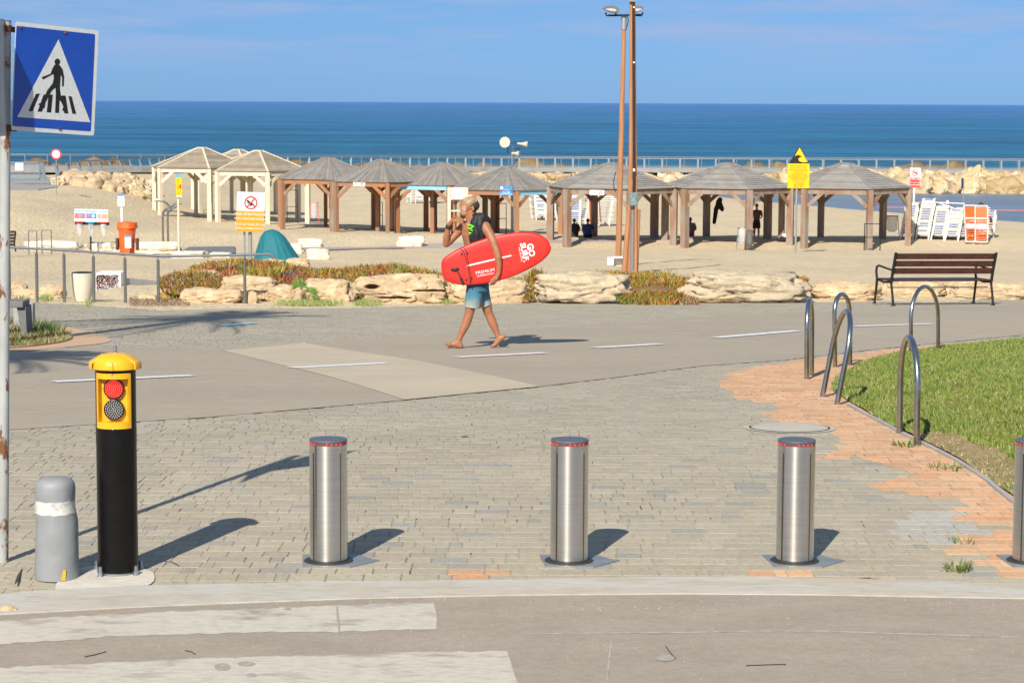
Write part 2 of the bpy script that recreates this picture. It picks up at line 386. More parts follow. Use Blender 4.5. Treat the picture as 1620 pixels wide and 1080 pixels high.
M['rock_far'] = mat('rock_far', (.62, .46, .26), .95, var=(.35, 9), c2=(.46, .34, .20), bump=(1.6, 1.0, .45), c3=(.68, .58, .44, .8), c3r=(.5, .66), spec=.1)
M['rock_brown'] = mat('rock_brown', (.27, .18, .08), .95, var=(.5, 9), c2=(.14, .10, .06), bump=(2, .8, .2), spec=.1)
M['rock_wet'] = mat('rock_wet', (.52, .39, .21), .9, var=(.5, 9), c2=(.34, .26, .14), bump=(2, .8, .2), spec=.1)
M['plant'] = mat('plant', (.2, .2, .05), .6, attr='Col')
M['fan_leaf'] = mat('fan_leaf', (.16, .29, .045), .6, var=(30, 3), c2=(.10, .20, .03))
M['orange_flat'] = mat('orange_flat', (.56, .37, .235), .9, var=(9, 6), c2=(.50, .35, .24), bump=(60, .3, .004), spec=.2)
M['mat_soil'] = mat('mat_soil', (.17, .11, .06), .95, var=(12, 5), c2=(.26, .13, .06), bump=(30, 1, .03))
M['leaf'] = mat('leaf', (.06, .13, .015), .6, var=(8, 3), c2=(.10, .17, .02))
M['teal'] = mat('teal', (.008, .16, .20), .75, var=(3, 4), c2=(.006, .13, .165), bump=(60, .2, .003))
M['orange'] = mat('orange', (.80, .135, .02), .45, var=(3, 3), c2=(.74, .11, .015))
M['planter'] = mat('planter', (.66, .62, .51), .6, var=(4, 5), c2=(.60, .56, .46))
M['concrete'] = mat('concrete', (.40, .385, .36), .85, var=(4, 7), c2=(.33, .32, .30), bump=(40, .3, .005))
M['dark_or_shaded_concrete'] = mat('dark_or_shaded_concrete', (.20, .20, .195), .85, var=(4, 7), c2=(.15, .15, .15), bump=(40, .3, .005))
M['sign_orange'] = mat('sign_orange', (.85, .33, .02), .5)
M['sign_yellow'] = mat('sign_yellow', (.86, .50, .0), .5)
M['sign_red'] = mat('sign_red', (.70, .03, .025), .5)
M['navy'] = mat('navy', (.02, .045, .30), .5)
M['sky_blue'] = mat('sky_blue', (.10, .40, .72), .5)
M['pink_red'] = mat('pink_red', (.72, .16, .16), .5)
M['picture_blue'] = mat('picture_blue', (.05, .25, .65), .5)
M['picture_orange'] = mat('picture_orange', (.75, .35, .22), .5)
M['lilac'] = mat('lilac', (.55, .42, .60), .5)
M['stripe_blue'] = mat('stripe_blue', (.03, .11, .38), .6)
M['lounger_white'] = mat('lounger_white', (.72, .69, .62), .5)
M['fur_orange'] = mat('cloth_orange', (.75, .13, .02), .6)
M['clear_bag'] = mat('clear_bag', (.75, .74, .74), .3, alpha=.42)
M['glass_box'] = mat('glass_box', (.22, .33, .30), .2, var=(20, 3), c2=(.10, .14, .13), coat=.5)
M['horn'] = mat('horn', (.52, .48, .38), .55, var=(8, 4), c2=(.55, .48, .35))
M['lamp_glass'] = mat('lamp_glass', (.48, .50, .46), .15, coat=.6)
M['skin'] = mat('skin', (.385, .17, .088), .5, var=(9, 4), c2=(.31, .125, .062), bump=(120, .06, .002), spec=.35)
M['skin_far'] = mat('skin_far', (.36, .17, .10), .6)
M['face_cream'] = mat('face_cream', (.50, .30, .23), .55, var=(14, 3), c2=(.40, .19, .11), ramp=(.4, .62))
M['hair'] = mat('hair', (.43, .32, .18), .6, var=(60, 3), c2=(.24, .155, .085), stretch=(.4, 1, 1), bump=(90, .5, .004), ramp=(.42, .6))
M['hair_dark'] = mat('hair_dark', (.055, .03, .018), .7, bump=(90, .5, .004))
M['lips'] = mat('lips', (.42, .12, .09), .5)
M['eye'] = mat('eye', (.03, .02, .02), .2)
M['board_red'] = mat('board_red', (.82, .028, .018), .42, var=(3, 4), c2=(.74, .024, .016), bump=(140, .05, .002))
M['board_side'] = mat('board_side', (.78, .03, .02), .4)
M['wetsuit'] = mat('wetsuit', (.010, .011, .014), .65, bump=(30, .4, .006))
M['neon'] = mat('neon', (.20, .85, .01), .5)
M['deep_blue'] = mat('deep_blue', (.01, .05, .20), .5)
M['cloth_black'] = mat('cloth_black', (.012, .011, .012), .8)
M['cloth_brown'] = mat('cloth_brown', (.10, .05, .035), .8)
M['cloth_navy'] = mat('cloth_navy', (.015, .03, .12), .8)
M['cloth_grey'] = mat('cloth_grey', (.16, .15, .14), .8)
M['cloth_red'] = mat('cloth_red', (.30, .03, .03), .8)
M['deck'] = mat('deck', (.34, .33, .31), .9, var=(.6, 5), c2=(.28, .27, .25))
M['walk'] = mat('walk', (.42, .345, .31), .9, var=(.6, 5), c2=(.38, .31, .28))
M['trunk'] = mat('trunk', (.14, .10, .07), .95, bump=(12, .8, .03))
def shorts_mat():
    mm = mat('shorts', (.3, .4, .4), .75, bump=(60, .2, .002)); t = mm.node_tree; b = t.nodes['Principled BSDF']
    tc_ = t.nodes.new('ShaderNodeTexCoord'); sp = t.nodes.new('ShaderNodeSeparateXYZ'); t.links.new(tc_.outputs['Object'], sp.inputs[0])
    n = t.nodes.new('ShaderNodeTexNoise'); n.inputs['Scale'].default_value = 9; t.links.new(tc_.outputs['Object'], n.inputs['Vector'])
    ad = t.nodes.new('ShaderNodeMath'); ad.operation = 'MULTIPLY_ADD'; ad.inputs[1].default_value = .12; t.links.new(n.outputs['Fac'], ad.inputs[0]); t.links.new(sp.outputs[2], ad.inputs[2])
    mr = t.nodes.new('ShaderNodeMapRange'); mr.inputs[1].default_value = .52; mr.inputs[2].default_value = .95; t.links.new(ad.outputs[0], mr.inputs[0])
    cr_ = t.nodes.new('ShaderNodeValToRGB'); e = cr_.color_ramp; e.elements[0].color = (.36, .37, .32, 1); e.elements[0].position = .1
    e.elements[1].color = (.02, .07, .13, 1); e.elements[1].position = .8
    k = e.elements.new(.45); k.color = (.05, .19, .27, 1); t.links.new(mr.outputs[0], cr_.inputs[0]); t.links.new(cr_.outputs[0], b.inputs['Base Color']); return mm
M['shorts'] = shorts_mat()
def sea_mat():
    mm = bpy.data.materials.new('sea'); mm.use_nodes = True; t = mm.node_tree; b = t.nodes['Principled BSDF']; ln = t.links.new
    g = t.nodes.new('ShaderNodeNewGeometry').outputs['Position']
    sp = t.nodes.new('ShaderNodeSeparateXYZ'); ln(g, sp.inputs[0])
    def noise_(scale, stretch, det=6):
        mpn = t.nodes.new('ShaderNodeMapping'); mpn.inputs['Scale'].default_value = stretch; ln(g, mpn.inputs[0])
        n = t.nodes.new('ShaderNodeTexNoise'); n.inputs['Scale'].default_value = scale; n.inputs['Detail'].default_value = det; n.inputs['Roughness'].default_value = .65; ln(mpn.outputs[0], n.inputs['Vector']); return n.outputs['Fac']
    def math_(op, a, c):
        n = t.nodes.new('ShaderNodeMath'); n.operation = op
        for i, q in enumerate((a, c)):
            if isinstance(q, (int, float)): n.inputs[i].default_value = q
            else: ln(q, n.inputs[i])
        return n.outputs[0]
    lg = math_('LOGARITHM', sp.outputs[1], 10.0)
    wob = math_('MULTIPLY', math_('SUBTRACT', noise_(.004, (1, .25, 1), 8), .5), .55)
    s_ = math_('ADD', lg, wob)
    mr = t.nodes.new('ShaderNodeMapRange'); mr.inputs[1].default_value = 2.2; mr.inputs[2].default_value = 4.2; ln(s_, mr.inputs[0])
    cr_ = t.nodes.new('ShaderNodeValToRGB'); e = cr_.color_ramp
    e.elements[0].position = 0; e.elements[0].color = (.17, .225, .26, 1)
    e.elements[1].position = 1; e.elements[1].color = (.045, .135, .34, 1)
    for p_, c_ in ((.085, (.17, .225, .26)), (.12, (.014, .12, .185)), (.27, (.010, .10, .195)), (.42, (.015, .115, .235)), (.62, (.035, .12, .27)), (.8, (.03, .125, .30))):
        k = e.elements.new(p_); k.color = (*c_, 1)
    ln(mr.outputs[0], cr_.inputs[0])
    st = math_('ADD', math_('MULTIPLY', noise_(.35, (.35, 1, 1), 10), .5), math_('MULTIPLY', noise_(.03, (.25, 1, 1), 10), .5))
    r2 = t.nodes.new('ShaderNodeMapRange'); r2.inputs[1].default_value = .42; r2.inputs[2].default_value = .58; r2.inputs[3].default_value = .74; r2.inputs[4].default_value = 1.85; ln(st, r2.inputs[0])
    mx = t.nodes.new('ShaderNodeMix'); mx.data_type = 'RGBA'; mx.blend_type = 'MULTIPLY'; mx.inputs[0].default_value = 1; ln(cr_.outputs[0], mx.inputs[6])
    cmb = t.nodes.new('ShaderNodeCombineColor'); [ln(r2.outputs[0], cmb.inputs[i]) for i in range(3)]; ln(cmb.outputs[0], mx.inputs[7])
    ln(mx.outputs[2], b.inputs['Base Color'])
    b.inputs['Roughness'].default_value = .35; b.inputs['Specular IOR Level'].default_value = .12
    bp = t.nodes.new('ShaderNodeBump'); bp.inputs['Strength'].default_value = 1; bp.inputs['Distance'].default_value = 1.2
    ln(noise_(.8, (.5, 1, 1), 8), bp.inputs['Height']); ln(bp.outputs[0], b.inputs['Normal'])
    return mm
M['sea'] = sea_mat()

# ------------------------------------------------------------------ ground, sea
def ground():
    ys = [-60, -20, 0, 5, 8, 10, 11.2, 11.5, 12.0] + [12.5 + .5 * i for i in range(70)]
    while ys[-1] < 140: ys.append(ys[-1] + 1.0)
    while ys[-1] < 262: ys.append(ys[-1] + 2.0)
    ys += [280, 320, 400, 800, 3000, 60000]
    xs = [-900, -300, -120]; x = -66
    while x <= 66: xs.append(x); x += 1.1
    xs += [120, 300, 900]
    mb = MB(); n = len(xs)
    for y in ys:
        for x in xs:
            z = T(x, y) - .012
            if y > 44 and y < 262: z += .05 * noise.noise(Vector((x * .45, y * .25, 3))) + .02 * noise.noise(Vector((x * 1.3, y * .9, 9)))
            if y > 4000: x = x * 60
            mb.v.append(Vector((x, y, z)))
    for j in range(len(ys) - 1):
        for i in range(n - 1): mb.f.append((j * n + i, j * n + i + 1, (j + 1) * n + i + 1, (j + 1) * n + i))
    o = mb.build('ground', 'sand', smooth=True); tag(o, kind='structure')
ground()
mb = MB(); mb.add([(-400, 150, SEA), (400, 150, SEA), (400, 400, SEA), (-400, 400, SEA), (-50000, 400, SEA), (50000, 400, SEA), (50000, 50000, SEA), (-50000, 50000, SEA)], [(0, 1, 2, 3), (4, 5, 6, 7)])
tag(mb.build('sea', 'sea'), kind='structure')
M['bay'] = mat('bay', (.17, .225, .285), .35, var=(.5, 8), c2=(.11, .16, .215), ramp=(.4, .62), stretch=(.25, 1, 1), spec=.15, bump=(1.2, .6, .3))
mb = MB(); mb.add([(8, 172, SEA + .03), (120, 172, SEA + .03), (120, 256, SEA + .03), (8, 256, SEA + .03)], [(0, 1, 2, 3)]); tag(mb.build('bay_water', 'bay'), kind='structure')

# ------------------------------------------------------------------ paving
def brick_field(name, poly, color, row=.152, widths=(.2, .2, .14, .07), seed=3, gap=.006, skip=None, deep=lambda x, y: .12 + .6 * sm((x - .8) / 2) * sm((y - 13) / 1.5) + (.5 * sm((13.2 - y)) if x < .6 else 0)):
    rnd = random.Random(seed); mb = MB()
    ys = [p[1] for p in poly]; xs = [p[0] for p in poly]
    y = math.floor(min(ys) / row) * row
    while y < max(ys):
        x = min(xs) - rnd.random() * .2
        while x < max(xs):
            w = rnd.choice(widths); cx, cy = x + w / 2, y + row / 2
            if inside((cx, cy), poly) and not (skip and skip(cx, cy)):
                dz = rnd.uniform(-.001, .001); tx = rnd.uniform(-.002, .002); dp = .009; e = gap / 2 + .002; b = gap / 2
                def vz(px_, py_, lo=0): return Vector((px_, py_, T(px_, py_) + dz + tx * (px_ - cx) - lo))
                tp = [vz(x + e, y + e), vz(x + w - e, y + e), vz(x + w - e, y + row - e), vz(x + e, y + row - e)]
                lw = [vz(x + b, y + b, dp), vz(x + w - b, y + b, dp), vz(x + w - b, y + row - b, dp), vz(x + b, y + row - b, dp)]
                mb.add(tp + lw, [(0, 1, 2, 3), (4, 5, 1, 0), (5, 6, 2, 1), (6, 7, 3, 2), (7, 4, 0, 3)], color(cx, cy, rnd))
            x += w
        y += row
    o = mb.build(name, 'paver'); tag(o, kind='structure'); return o
kerb_top = [(-500, 990), (-150, 965), (0, 948), (60, 941), (230, 930), (490, 923), (820, 917), (1000, 911), (1240, 911), (1450, 918), (1620, 926), (1850, 940), (2200, 965)]
kerb_bot = [(-500, 1020), (0, 985), (200, 972), (400, 962), (560, 955), (820, 948), (1080, 945), (1300, 947), (1620, 954), (1850, 968), (2200, 990)]
path_low = [(-900, 742), (-400, 712), (20, 680), (330, 660), (640, 633), (850, 612), (960, 599), (1110, 579), (1240, 570), (1380, 553), (1500, 541), (1620, 530), (1900, 512), (2300, 500)]
path_up = [(-900, 580), (-300, 560), (0, 553), (100, 550), (340, 551), (560, 538), (700, 529), (900, 515), (1100, 502), (1300, 493), (1620, 483), (1900, 478), (2300, 474)]
prom_edge = [(-900, 486), (-300, 480), (60, 479), (130, 482), (250, 491), (330, 489), (560, 487), (700, 483), (850, 479), (1000, 479), (1100, 480), (1390, 477), (1620, 470), (1900, 466), (2300, 462)]
near_poly = gpoly(kerb_top) + gpoly(path_low)[::-1]
far_poly = gpoly(path_up) + gpoly(prom_edge)[::-1]
orange_poly = gpoly([(1140, 606), (1150, 590), (1190, 580), (1280, 568), (1400, 553), (1500, 543), (1570, 540), (1700, 600), (1900, 900), (1900, 1000), (1560, 905), (1545, 880), (1500, 868), (1500, 850), (1580, 838), (1560, 822), (1500, 818), (1530, 795), (1440, 775), (1380, 772), (1400, 758), (1470, 748), (1400, 736), (1370, 722), (1290, 726), (1290, 716), (1340, 704), (1320, 690), (1290, 672), (1230, 668), (1200, 654), (1250, 645), (1170, 628)])
wht = gpoly([(1400, 845), (1440, 805), (1560, 815), (1575, 850), (1480, 862)])
nx = lambda x, y, s, k=0: noise.noise(Vector((x * s, y * s, k)))
def near_col(x, y, rnd):
    q = .5 + .5 * nx(x, y, .8, 4)
    if inside((x, y), orange_poly) or (y < 12.13 and x > -1.25 and nx(x, 0, 1.6, 7) > .12 and rnd.random() < .8):
        v = rnd.uniform(.88, 1.1); d = rnd.uniform(-.03, .03); return (.64 * v, (.395 + d) * v, (.235 + d) * v, 1)
    v = rnd.uniform(.95, 1.05); w = rnd.random()
    c = (.43, .382, .29) if w < .5 else ((.41, .368, .288) if w < .93 else (.35, .335, .295))
    if inside((x, y), wht): c = (.46, .44, .39)
    k = sm((y - 13) / 8) * .5
    g_ = (.38, .355, .29)
    c = [a * (1 - k) + b * k for a, b in zip(c, g_)]
    return (c[0] * v * (.95 + .1 * q), c[1] * v * (.95 + .1 * q), c[2] * v * (.95 + .1 * q), 1)
def far_col(x, y, rnd):
    v = rnd.uniform(.94, 1.05); return (.395 * v, .36 * v, .285 * v, 1)
brick_field('paving', near_poly, near_col)
brick_field('promenade_paving', far_poly, far_col, seed=5, gap=.003, deep=lambda x, y: .05)
sheet('paving_bed', near_poly, -.0028, 'joint')
sheet('promenade_bed', far_poly, -.0028, 'joint')
sheet('bike_path', gpoly(path_up) + gpoly(path_low)[::-1], .0035, 'bikepath')
sheet('path_patch', gpoly([(352, 555), (400, 551), (480, 543), (660, 571), (855, 612), (640, 633), (520, 596)]), .0075, 'patch')
def dash(p0, p1, w0, m_='dash'):
    a = G(*p0); b = G(*p1); d = (b - a); d.z = 0; n = Vector((-d.y, d.x, 0)).normalized() * w0 / 2
    q = []
    for t in (0, .25, .5, .75, 1): c = a.lerp(b, t); q.append((c.x + n.x, c.y + n.y))
    for t in (1, .75, .5, .25, 0): c = a.lerp(b, t); q.append((c.x - n.x, c.y - n.y))
    sheet('path_marking', q, .0115, m_)
for a, b in (((85, 605), (305, 595)), ((460, 583), (612, 575)), ((722, 566), (862, 559)), ((940, 551), (1045, 545)), ((1132, 535), (1262, 524)), ((1352, 517), (1475, 513)), ((-300, 622), (-90, 613))): dash(a, b, .19)
dash((352, 516), (400, 512), .2, 'sky_fascia')
kerb_mid = [(x, y + 18) for x, y in kerb_top]
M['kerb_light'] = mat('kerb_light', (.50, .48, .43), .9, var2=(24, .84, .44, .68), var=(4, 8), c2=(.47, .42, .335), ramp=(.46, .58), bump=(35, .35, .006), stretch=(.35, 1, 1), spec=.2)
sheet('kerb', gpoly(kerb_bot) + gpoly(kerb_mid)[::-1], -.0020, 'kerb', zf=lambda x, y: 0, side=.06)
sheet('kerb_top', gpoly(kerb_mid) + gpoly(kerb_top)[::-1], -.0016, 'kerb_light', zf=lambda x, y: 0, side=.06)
RZ = lambda x, y: -.008
rd = [(q.x, q.y) for q in [G(a, b) for a, b in kerb_bot]]
sheet('road', [(-60, -40), (60, -40), (60, rd[-1][1])] + rd[::-1] + [(-60, rd[0][1])], 0, 'road', zf=RZ)
def rag(px, amp=1.6, step=14, seed=1):
    out = []; n = len(px)
    for i in range(n):
        (x0, y0), (x1, y1) = px[i], px[(i + 1) % n]; k = max(1, int(math.hypot(x1 - x0, y1 - y0) / step))
        for j in range(k): t = j / k; x, y = x0 + (x1 - x0) * t, y0 + (y1 - y0) * t; q = noise.noise(Vector((x * .05, y * .05, seed))) * 1.4 + noise.noise(Vector((x * .21, y * .21, seed))); out.append((x + q * amp * .5, y + q * amp))
    return out
def rp(px, py):
    d = ray(px, py); t = (-.008 - CAMZ) / d.z; return (d.x * t, d.y * t)
def road_poly(name, px, m_): sheet(name, [rp(*p) for p in rag(px)], .0016, m_, zf=RZ)
road_poly('crossing_stripe', [(-500, 1015), (0, 982), (200, 970), (400, 963), (560, 957), (686, 953), (692, 975), (690, 995), (560, 998), (400, 1000), (200, 1006), (0, 1019), (-500, 1062)], 'crossing')
road_poly('crossing_stripe', [(-500, 1098), (0, 1056), (300, 1042), (600, 1033), (802, 1029), (812, 1060), (830, 1110), (400, 1112), (0, 1130), (-500, 1175)], 'crossing')
sheet('cement_patch', smoothpoly(gpoly([(86, 925), (110, 905), (150, 893), (240, 900), (248, 925), (200, 934), (90, 940)])), .007, 'cement')


# cracks, stains and the lighter top of the kerb
def rline(px, w, m_, off=.0042, name='crack', kerb=False):
    q = [G(*p) if kerb else Vector((*rp(*p), 0)) for p in px]; L_, R_ = [], []
    for i, p in enumerate(q):
        d = (q[min(i + 1, len(q) - 1)] - q[max(i - 1, 0)]); d.z = 0; d.normalize(); nn = Vector((-d.y, d.x, 0)) * w * (.4 if i in (0, len(q) - 1) else 1); L_.append((p.x + nn.x, p.y + nn.y)); R_.append((p.x - nn.x, p.y - nn.y))
    sheet(name, L_ + R_[::-1], off, m_, zf=(lambda x, y: 0) if kerb else RZ)
M['crack'] = mat('crack', (.05, .04, .03), .95)
M['stain'] = mat('stain', (.33, .295, .255), .9, var=(30, 5), c2=(.40, .36, .305), ramp=(.45, .6))
M['pale_line'] = mat('pale_line', (.47, .46, .44), .9, var=(14, 6), c2=(.34, .30, .25), ramp=(.45, .6))
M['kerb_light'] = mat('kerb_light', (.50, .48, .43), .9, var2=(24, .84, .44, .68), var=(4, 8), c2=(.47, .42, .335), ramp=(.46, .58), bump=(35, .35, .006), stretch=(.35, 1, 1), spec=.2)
kt = [(60, 944), (230, 933), (490, 926), (820, 920), (1000, 914), (1240, 914), (1450, 921), (1620, 929)]
kl = [(60, 962), (230, 951), (490, 940), (820, 933), (1000, 928), (1240, 928), (1450, 936), (1620, 944)]
rline([(24, 930), (27, 922), (30, 912), (35, 900)], .008, 'crack', .0035, kerb=True)

rline([(533, 958), (534, 972), (536, 990), (537, 1004)], .006, 'stain', .003, 'stain')
rline([(820, 1002), (960, 1001), (1090, 1000), (1180, 998), (1300, 998), (1420, 1002), (1560, 1006), (1700, 1010)], .010, 'pale_line', .0015, 'pale_line')
rline([(968, 1010), (964, 1040), (960, 1078)], .004, 'pale_line', .002, 'pale_line')
for cx, cy, rx, ry in ((352, 1055, 13, 6), (390, 1050, 14, 4), (398, 1068, 9, 3), (402, 967, 8, 3), (455, 963, 6, 2), (1052, 1041, 16, 5)):
    sheet('stain', [rp(cx + rx * math.cos(a), cy + ry * math.sin(a)) for a in [k * math.pi / 8 for k in range(16)]], .003, 'stain', zf=RZ)
rnd_s = random.Random(77); mb = MB()
for i in range(420):                      # loose grit on the asphalt and in the gutter
    px_, py_ = rnd_s.uniform(-20, 1640), rnd_s.choice([rnd_s.uniform(950, 1078), rnd_s.uniform(948, 966)]); x, y = rp(px_, py_); r_ = rnd_s.uniform(.002, .006)
    mb.ellipsoid((x, y, -.008 + r_ * .3), r_, r_ * rnd_s.uniform(.6, 1), r_ * .6, u=5, v=3)
tag(mb.build('grit', 'stain'), 'loose grit scattered over the asphalt and gutter', 'grit', kind='stuff')
x, y = rp(12, 966); mb = MB(); mb.ellipsoid((x, y, .0), .04, .03, .022, u=10, v=7); mb.ellipsoid((x + .03, y, -.005), .025, .02, .015, u=8, v=6); tag(mb.build('pebble', 'rock'), 'small orange-tan stone in the gutter at the lower left', 'stone')
# ------------------------------------------------------------------ street furniture in the foreground
def steel_bollard(px, label, rz=0):
    b = G(px, 888); b = Vector((b.x, b.y, b.z))
    r = .1035
    e = empty('steel_bollard', b, label, 'bollard', 'rising steel bollards across the entrance')
    mb = MB(); mb.lathe([(r, .02), (r, .655)], seg=48); mb.build('shaft', 'steel', e, True, local=True)
    mb = MB(); mb.lathe([(r * .985, .655), (r * .985, .672)], seg=48); mb.build('light_ring', 'led_ring', e, True, local=True)
    for k in range(24):
        if k % 6 in (0, 5): continue
        mb = MB(); a = 2 * math.pi * (k + .5 - 1.5) / 24; mb.box(r * math.cos(a), r * math.sin(a), .6635, .006, .008, .008, Matrix.Rotation(a, 3, 'Z'), bev=.002); mb.build('light', 'led', e, local=True)
    mb = MB(); mb.lathe([(r * 1.01, .672), (r * 1.01, .679), (r * .97, .684), (.001, .685)], seg=48); mb.build('cap', 'cap', e, 35, local=True)
    for a in (-137, -46, 15, 105):
        mb = MB(); aa = R(a + rz * .4); mb.box(r * math.cos(aa), r * math.sin(aa), .315, .004, .007 if a < -100 else .004, .60, Matrix.Rotation(aa, 3, 'Z')); mb.build('slot', 'slot', e, local=True)
    mb = MB(); mb.lathe([(r * 1.30, .0), (r * 1.30, .010), (r * 1.24, .014), (r * 1.06, .014), (r * 1.05, .02), (r * 1.0, .02)], seg=48); mb.build('collar', 'slot', e, 35, local=True)
    mb = MB(); q = []
    for x, y in ((-.13, -.165), (.13, -.165), (.28, .02), (.23, .06), (.16, .165), (-.16, .165)): q.append((x, y))
    mb.plate(q, (0, 0, -.003), (1, 0, 0), (0, 1, 0), .0095); mb.build('base_plate', 'plate', e, local=True)
    return e
steel_bollard(520, 'brushed steel bollard with red lights, nearest to the black traffic light post')
steel_bollard(900, 'brushed steel bollard with red lights, in the middle of the paved entrance below the surfer', 10)
steel_bollard(1257, 'brushed steel bollard with red lights, standing in front of the round manhole cover', -8)
steel_bollard(1631, 'steel bollard cut off by the right edge of the photo, below the lawn', 5)

def signal_post():
    b = G(187, 905); r = .107; e = empty('traffic_light', b, 'black traffic light post with yellow hood, red lamp lit, beside a grey concrete bollard', 'traffic light')
    h = 1.17
    # body: a full round below, and above it a ring that leaves the lamp window open toward the road
    mb = MB(); mb.lathe([(r, .012), (r, .785)], seg=64); 
    body = mb; a0, a1 = R(-90 - 58), R(-90 + 58)
    n = 40
    for i in range(n):                 # back shell round the window
        t0 = a1 + (2 * math.pi - (a1 - a0)) * i / n; t1 = a1 + (2 * math.pi - (a1 - a0)) * (i + 1) / n
        body.add([(r * math.cos(t0), r * math.sin(t0), .785), (r * math.cos(t1), r * math.sin(t1), .785), (r * math.cos(t1), r * math.sin(t1), 1.09), (r * math.cos(t0), r * math.sin(t0), 1.09)], [(0, 1, 2, 3)])
    body.lathe([(r, 1.09), (r, 1.12)], seg=64)
    body.build('post', 'black_paint', e, 40, local=True)
    mb = MB(); mb.lathe([(r * 1.008, .70), (r * 1.008, .79)], seg=64); mb.build('joint_band', 'black_paint', e, 40, local=True)
    # yellow frame
    r2 = r * 1.018; mb = MB(); z0, z1 = .79, 1.085; fw = .028
    def arc(za, zb, ta, tb, rr, n=16):
        for i in range(n):
            t0 = ta + (tb - ta) * i / n; t1 = ta + (tb - ta) * (i + 1) / n
            mb.add([(rr * math.cos(t0), rr * math.sin(t0), za), (rr * math.cos(t1), rr * math.sin(t1), za), (rr * math.cos(t1), rr * math.sin(t1), zb), (rr * math.cos(t0), rr * math.sin(t0), zb)], [(0, 1, 2, 3)])
    ta, tb = R(-90 - 57), R(-90 + 57); ia, ib = R(-90 - 48), R(-90 + 48)
    arc(z0, z0 + .035, ta, tb, r2); arc(z1 - .03, z1, ta, tb, r2); arc(z0 + .035, z1 - .03, ta, ia, r2, 3); arc(z0 + .035, z1 - .03, ib, tb, r2, 3)
    xi = r2 * math.cos(ib); yi = r2 * math.sin(ib); yb = -.038; zb0, zb1 = z0 + .035, z1 - .03; xb = xi * .82
    mb.add([(-xi, yi, zb0), (-xi, yi, zb1), (-xb, yb, zb1), (-xb, yb, zb0)], [(0, 1, 2, 3)])
    mb.add([(xi, yi, zb0), (xi, yi, zb1), (xb, yb, zb1), (xb, yb, zb0)], [(3, 2, 1, 0)])
    mb.add([(-xb, yb, zb0), (-xb, yb, zb1), (xb, yb, zb1), (xb, yb, zb0)], [(0, 1, 2, 3)])
    for zz in (zb0, zb1):
        pts = [(r2 * math.cos(ia + (ib - ia) * i / 12), r2 * math.sin(ia + (ib - ia) * i / 12), zz) for i in range(13)] + [(xb, yb, zz), (-xb, yb, zz)]
        mb.add(pts, [tuple(range(15))])
    mb.build('lamp_housing', 'yellow', e, 40, local=True)
    for zc, on in ((.999, True), (.888, False)):
        R_ = .0545
        mb = MB(); rot = lambda pr: [(x, y) for x, y in pr]
        vs0 = MB(); vs0.lathe([(R_, 0), (R_, .022), (R_ * .93, .024), (R_ * .90, .018), (.001, .021)], seg=40)
        mx = Matrix.Rotation(R(90), 3, 'X')
        mb.add([mx @ v + Vector((0, yb - .002, zc)) for v in vs0.v], vs0.f)
        ln = mb.build('lamp', 'lamp_dark', e, 30, local=True); ln.name = 'lamp'
        if on: ln['label'] = 'lit red lamp'
        if on:
            mb = MB(); vs0 = MB(); vs0.lathe([(R_ * .86, .019), (R_ * .86, .0222), (.001, .0235)], seg=40)
            mb.add([mx @ v + Vector((0, yb - .002, zc)) for v in vs0.v], vs0.f); mb.build('lens', 'lamp_red', ln, 30, local=True)
        mb = MB()
        for k, ring in enumerate((1, 6, 12, 17, 21)):
            for i in range(ring):
                a = 2 * math.pi * i / ring + k * .3; q = R_ * .2 * k
                if q > R_ * .82: q = R_ * .80
                mb.ellipsoid((q * math.cos(a), yb - .0265, zc + q * math.sin(a)), .0036, .002, .0036, u=6, v=4)
        mb.build('leds', 'led_hot' if on else 'led_off', ln, True, local=True)
    # hood with two lips
    mb = MB(); mb.lathe([(r * 1.10, 1.1), (r * 1.16, 1.105), (r * 1.14, 1.137), (r * 1.02, 1.157), (r * .7, 1.177), (r * .34, 1.185), (.001, 1.187)], seg=64)
    for a in (-90 + 72, -90 - 72, -90):
        aa = R(a); w = .075 if a != -90 else .02; o = Vector((math.cos(aa), math.sin(aa), 0)); k = 1.22 if a != -90 else 1.165
        mb.bar(o * r * .55 + Vector((0, 0, 1.177)), o * r * k + Vector((0, 0, 1.137)), w, .012, bev=.004)
        mb.bar(o * r * k + Vector((0, 0, 1.141)), o * r * (k + .04) + Vector((0, 0, 1.103)), w, .010, upv=o, bev=.004)
    mb.build('hood', 'yellow', e, 40, local=True)
    mb = MB(); mb.lathe([(.012, 1.183), (.012, 1.191), (.007, 1.193), (.007, 1.201), (.011, 1.203), (.010, 1.215), (.004, 1.221)], seg=12); mb.build('cap_nut', 'zinc', e, 30, local=True)
    mb = MB(); mb.lathe([(r * 1.02, .0), (r * 1.05, .003), (r * 1.05, .012), (r, .014)], seg=48); mb.build('foot_ring', 'zinc', e, 30, local=True)
    for a in (-35, -125, 160, 35):
        aa = R(a); x, y = r * 1.24 * math.cos(aa), r * 1.24 * math.sin(aa)
        mb = MB(); mb.lathe([(.017, .0), (.017, .006), (.014, .007), (.014, .022), (.010, .024), (.010, .05), (.005, .054)], x, y, 0, 12); mb.build('anchor_bolt', 'zinc', e, 30, local=True)
    for zz in (1.092, .802):
        mb = MB(); mb.ellipsoid((.0, -r2 - .001, zz - .012), .006, .003, .006, u=8, v=6); mb.build('screw', 'zinc', e, True, local=True)
signal_post()

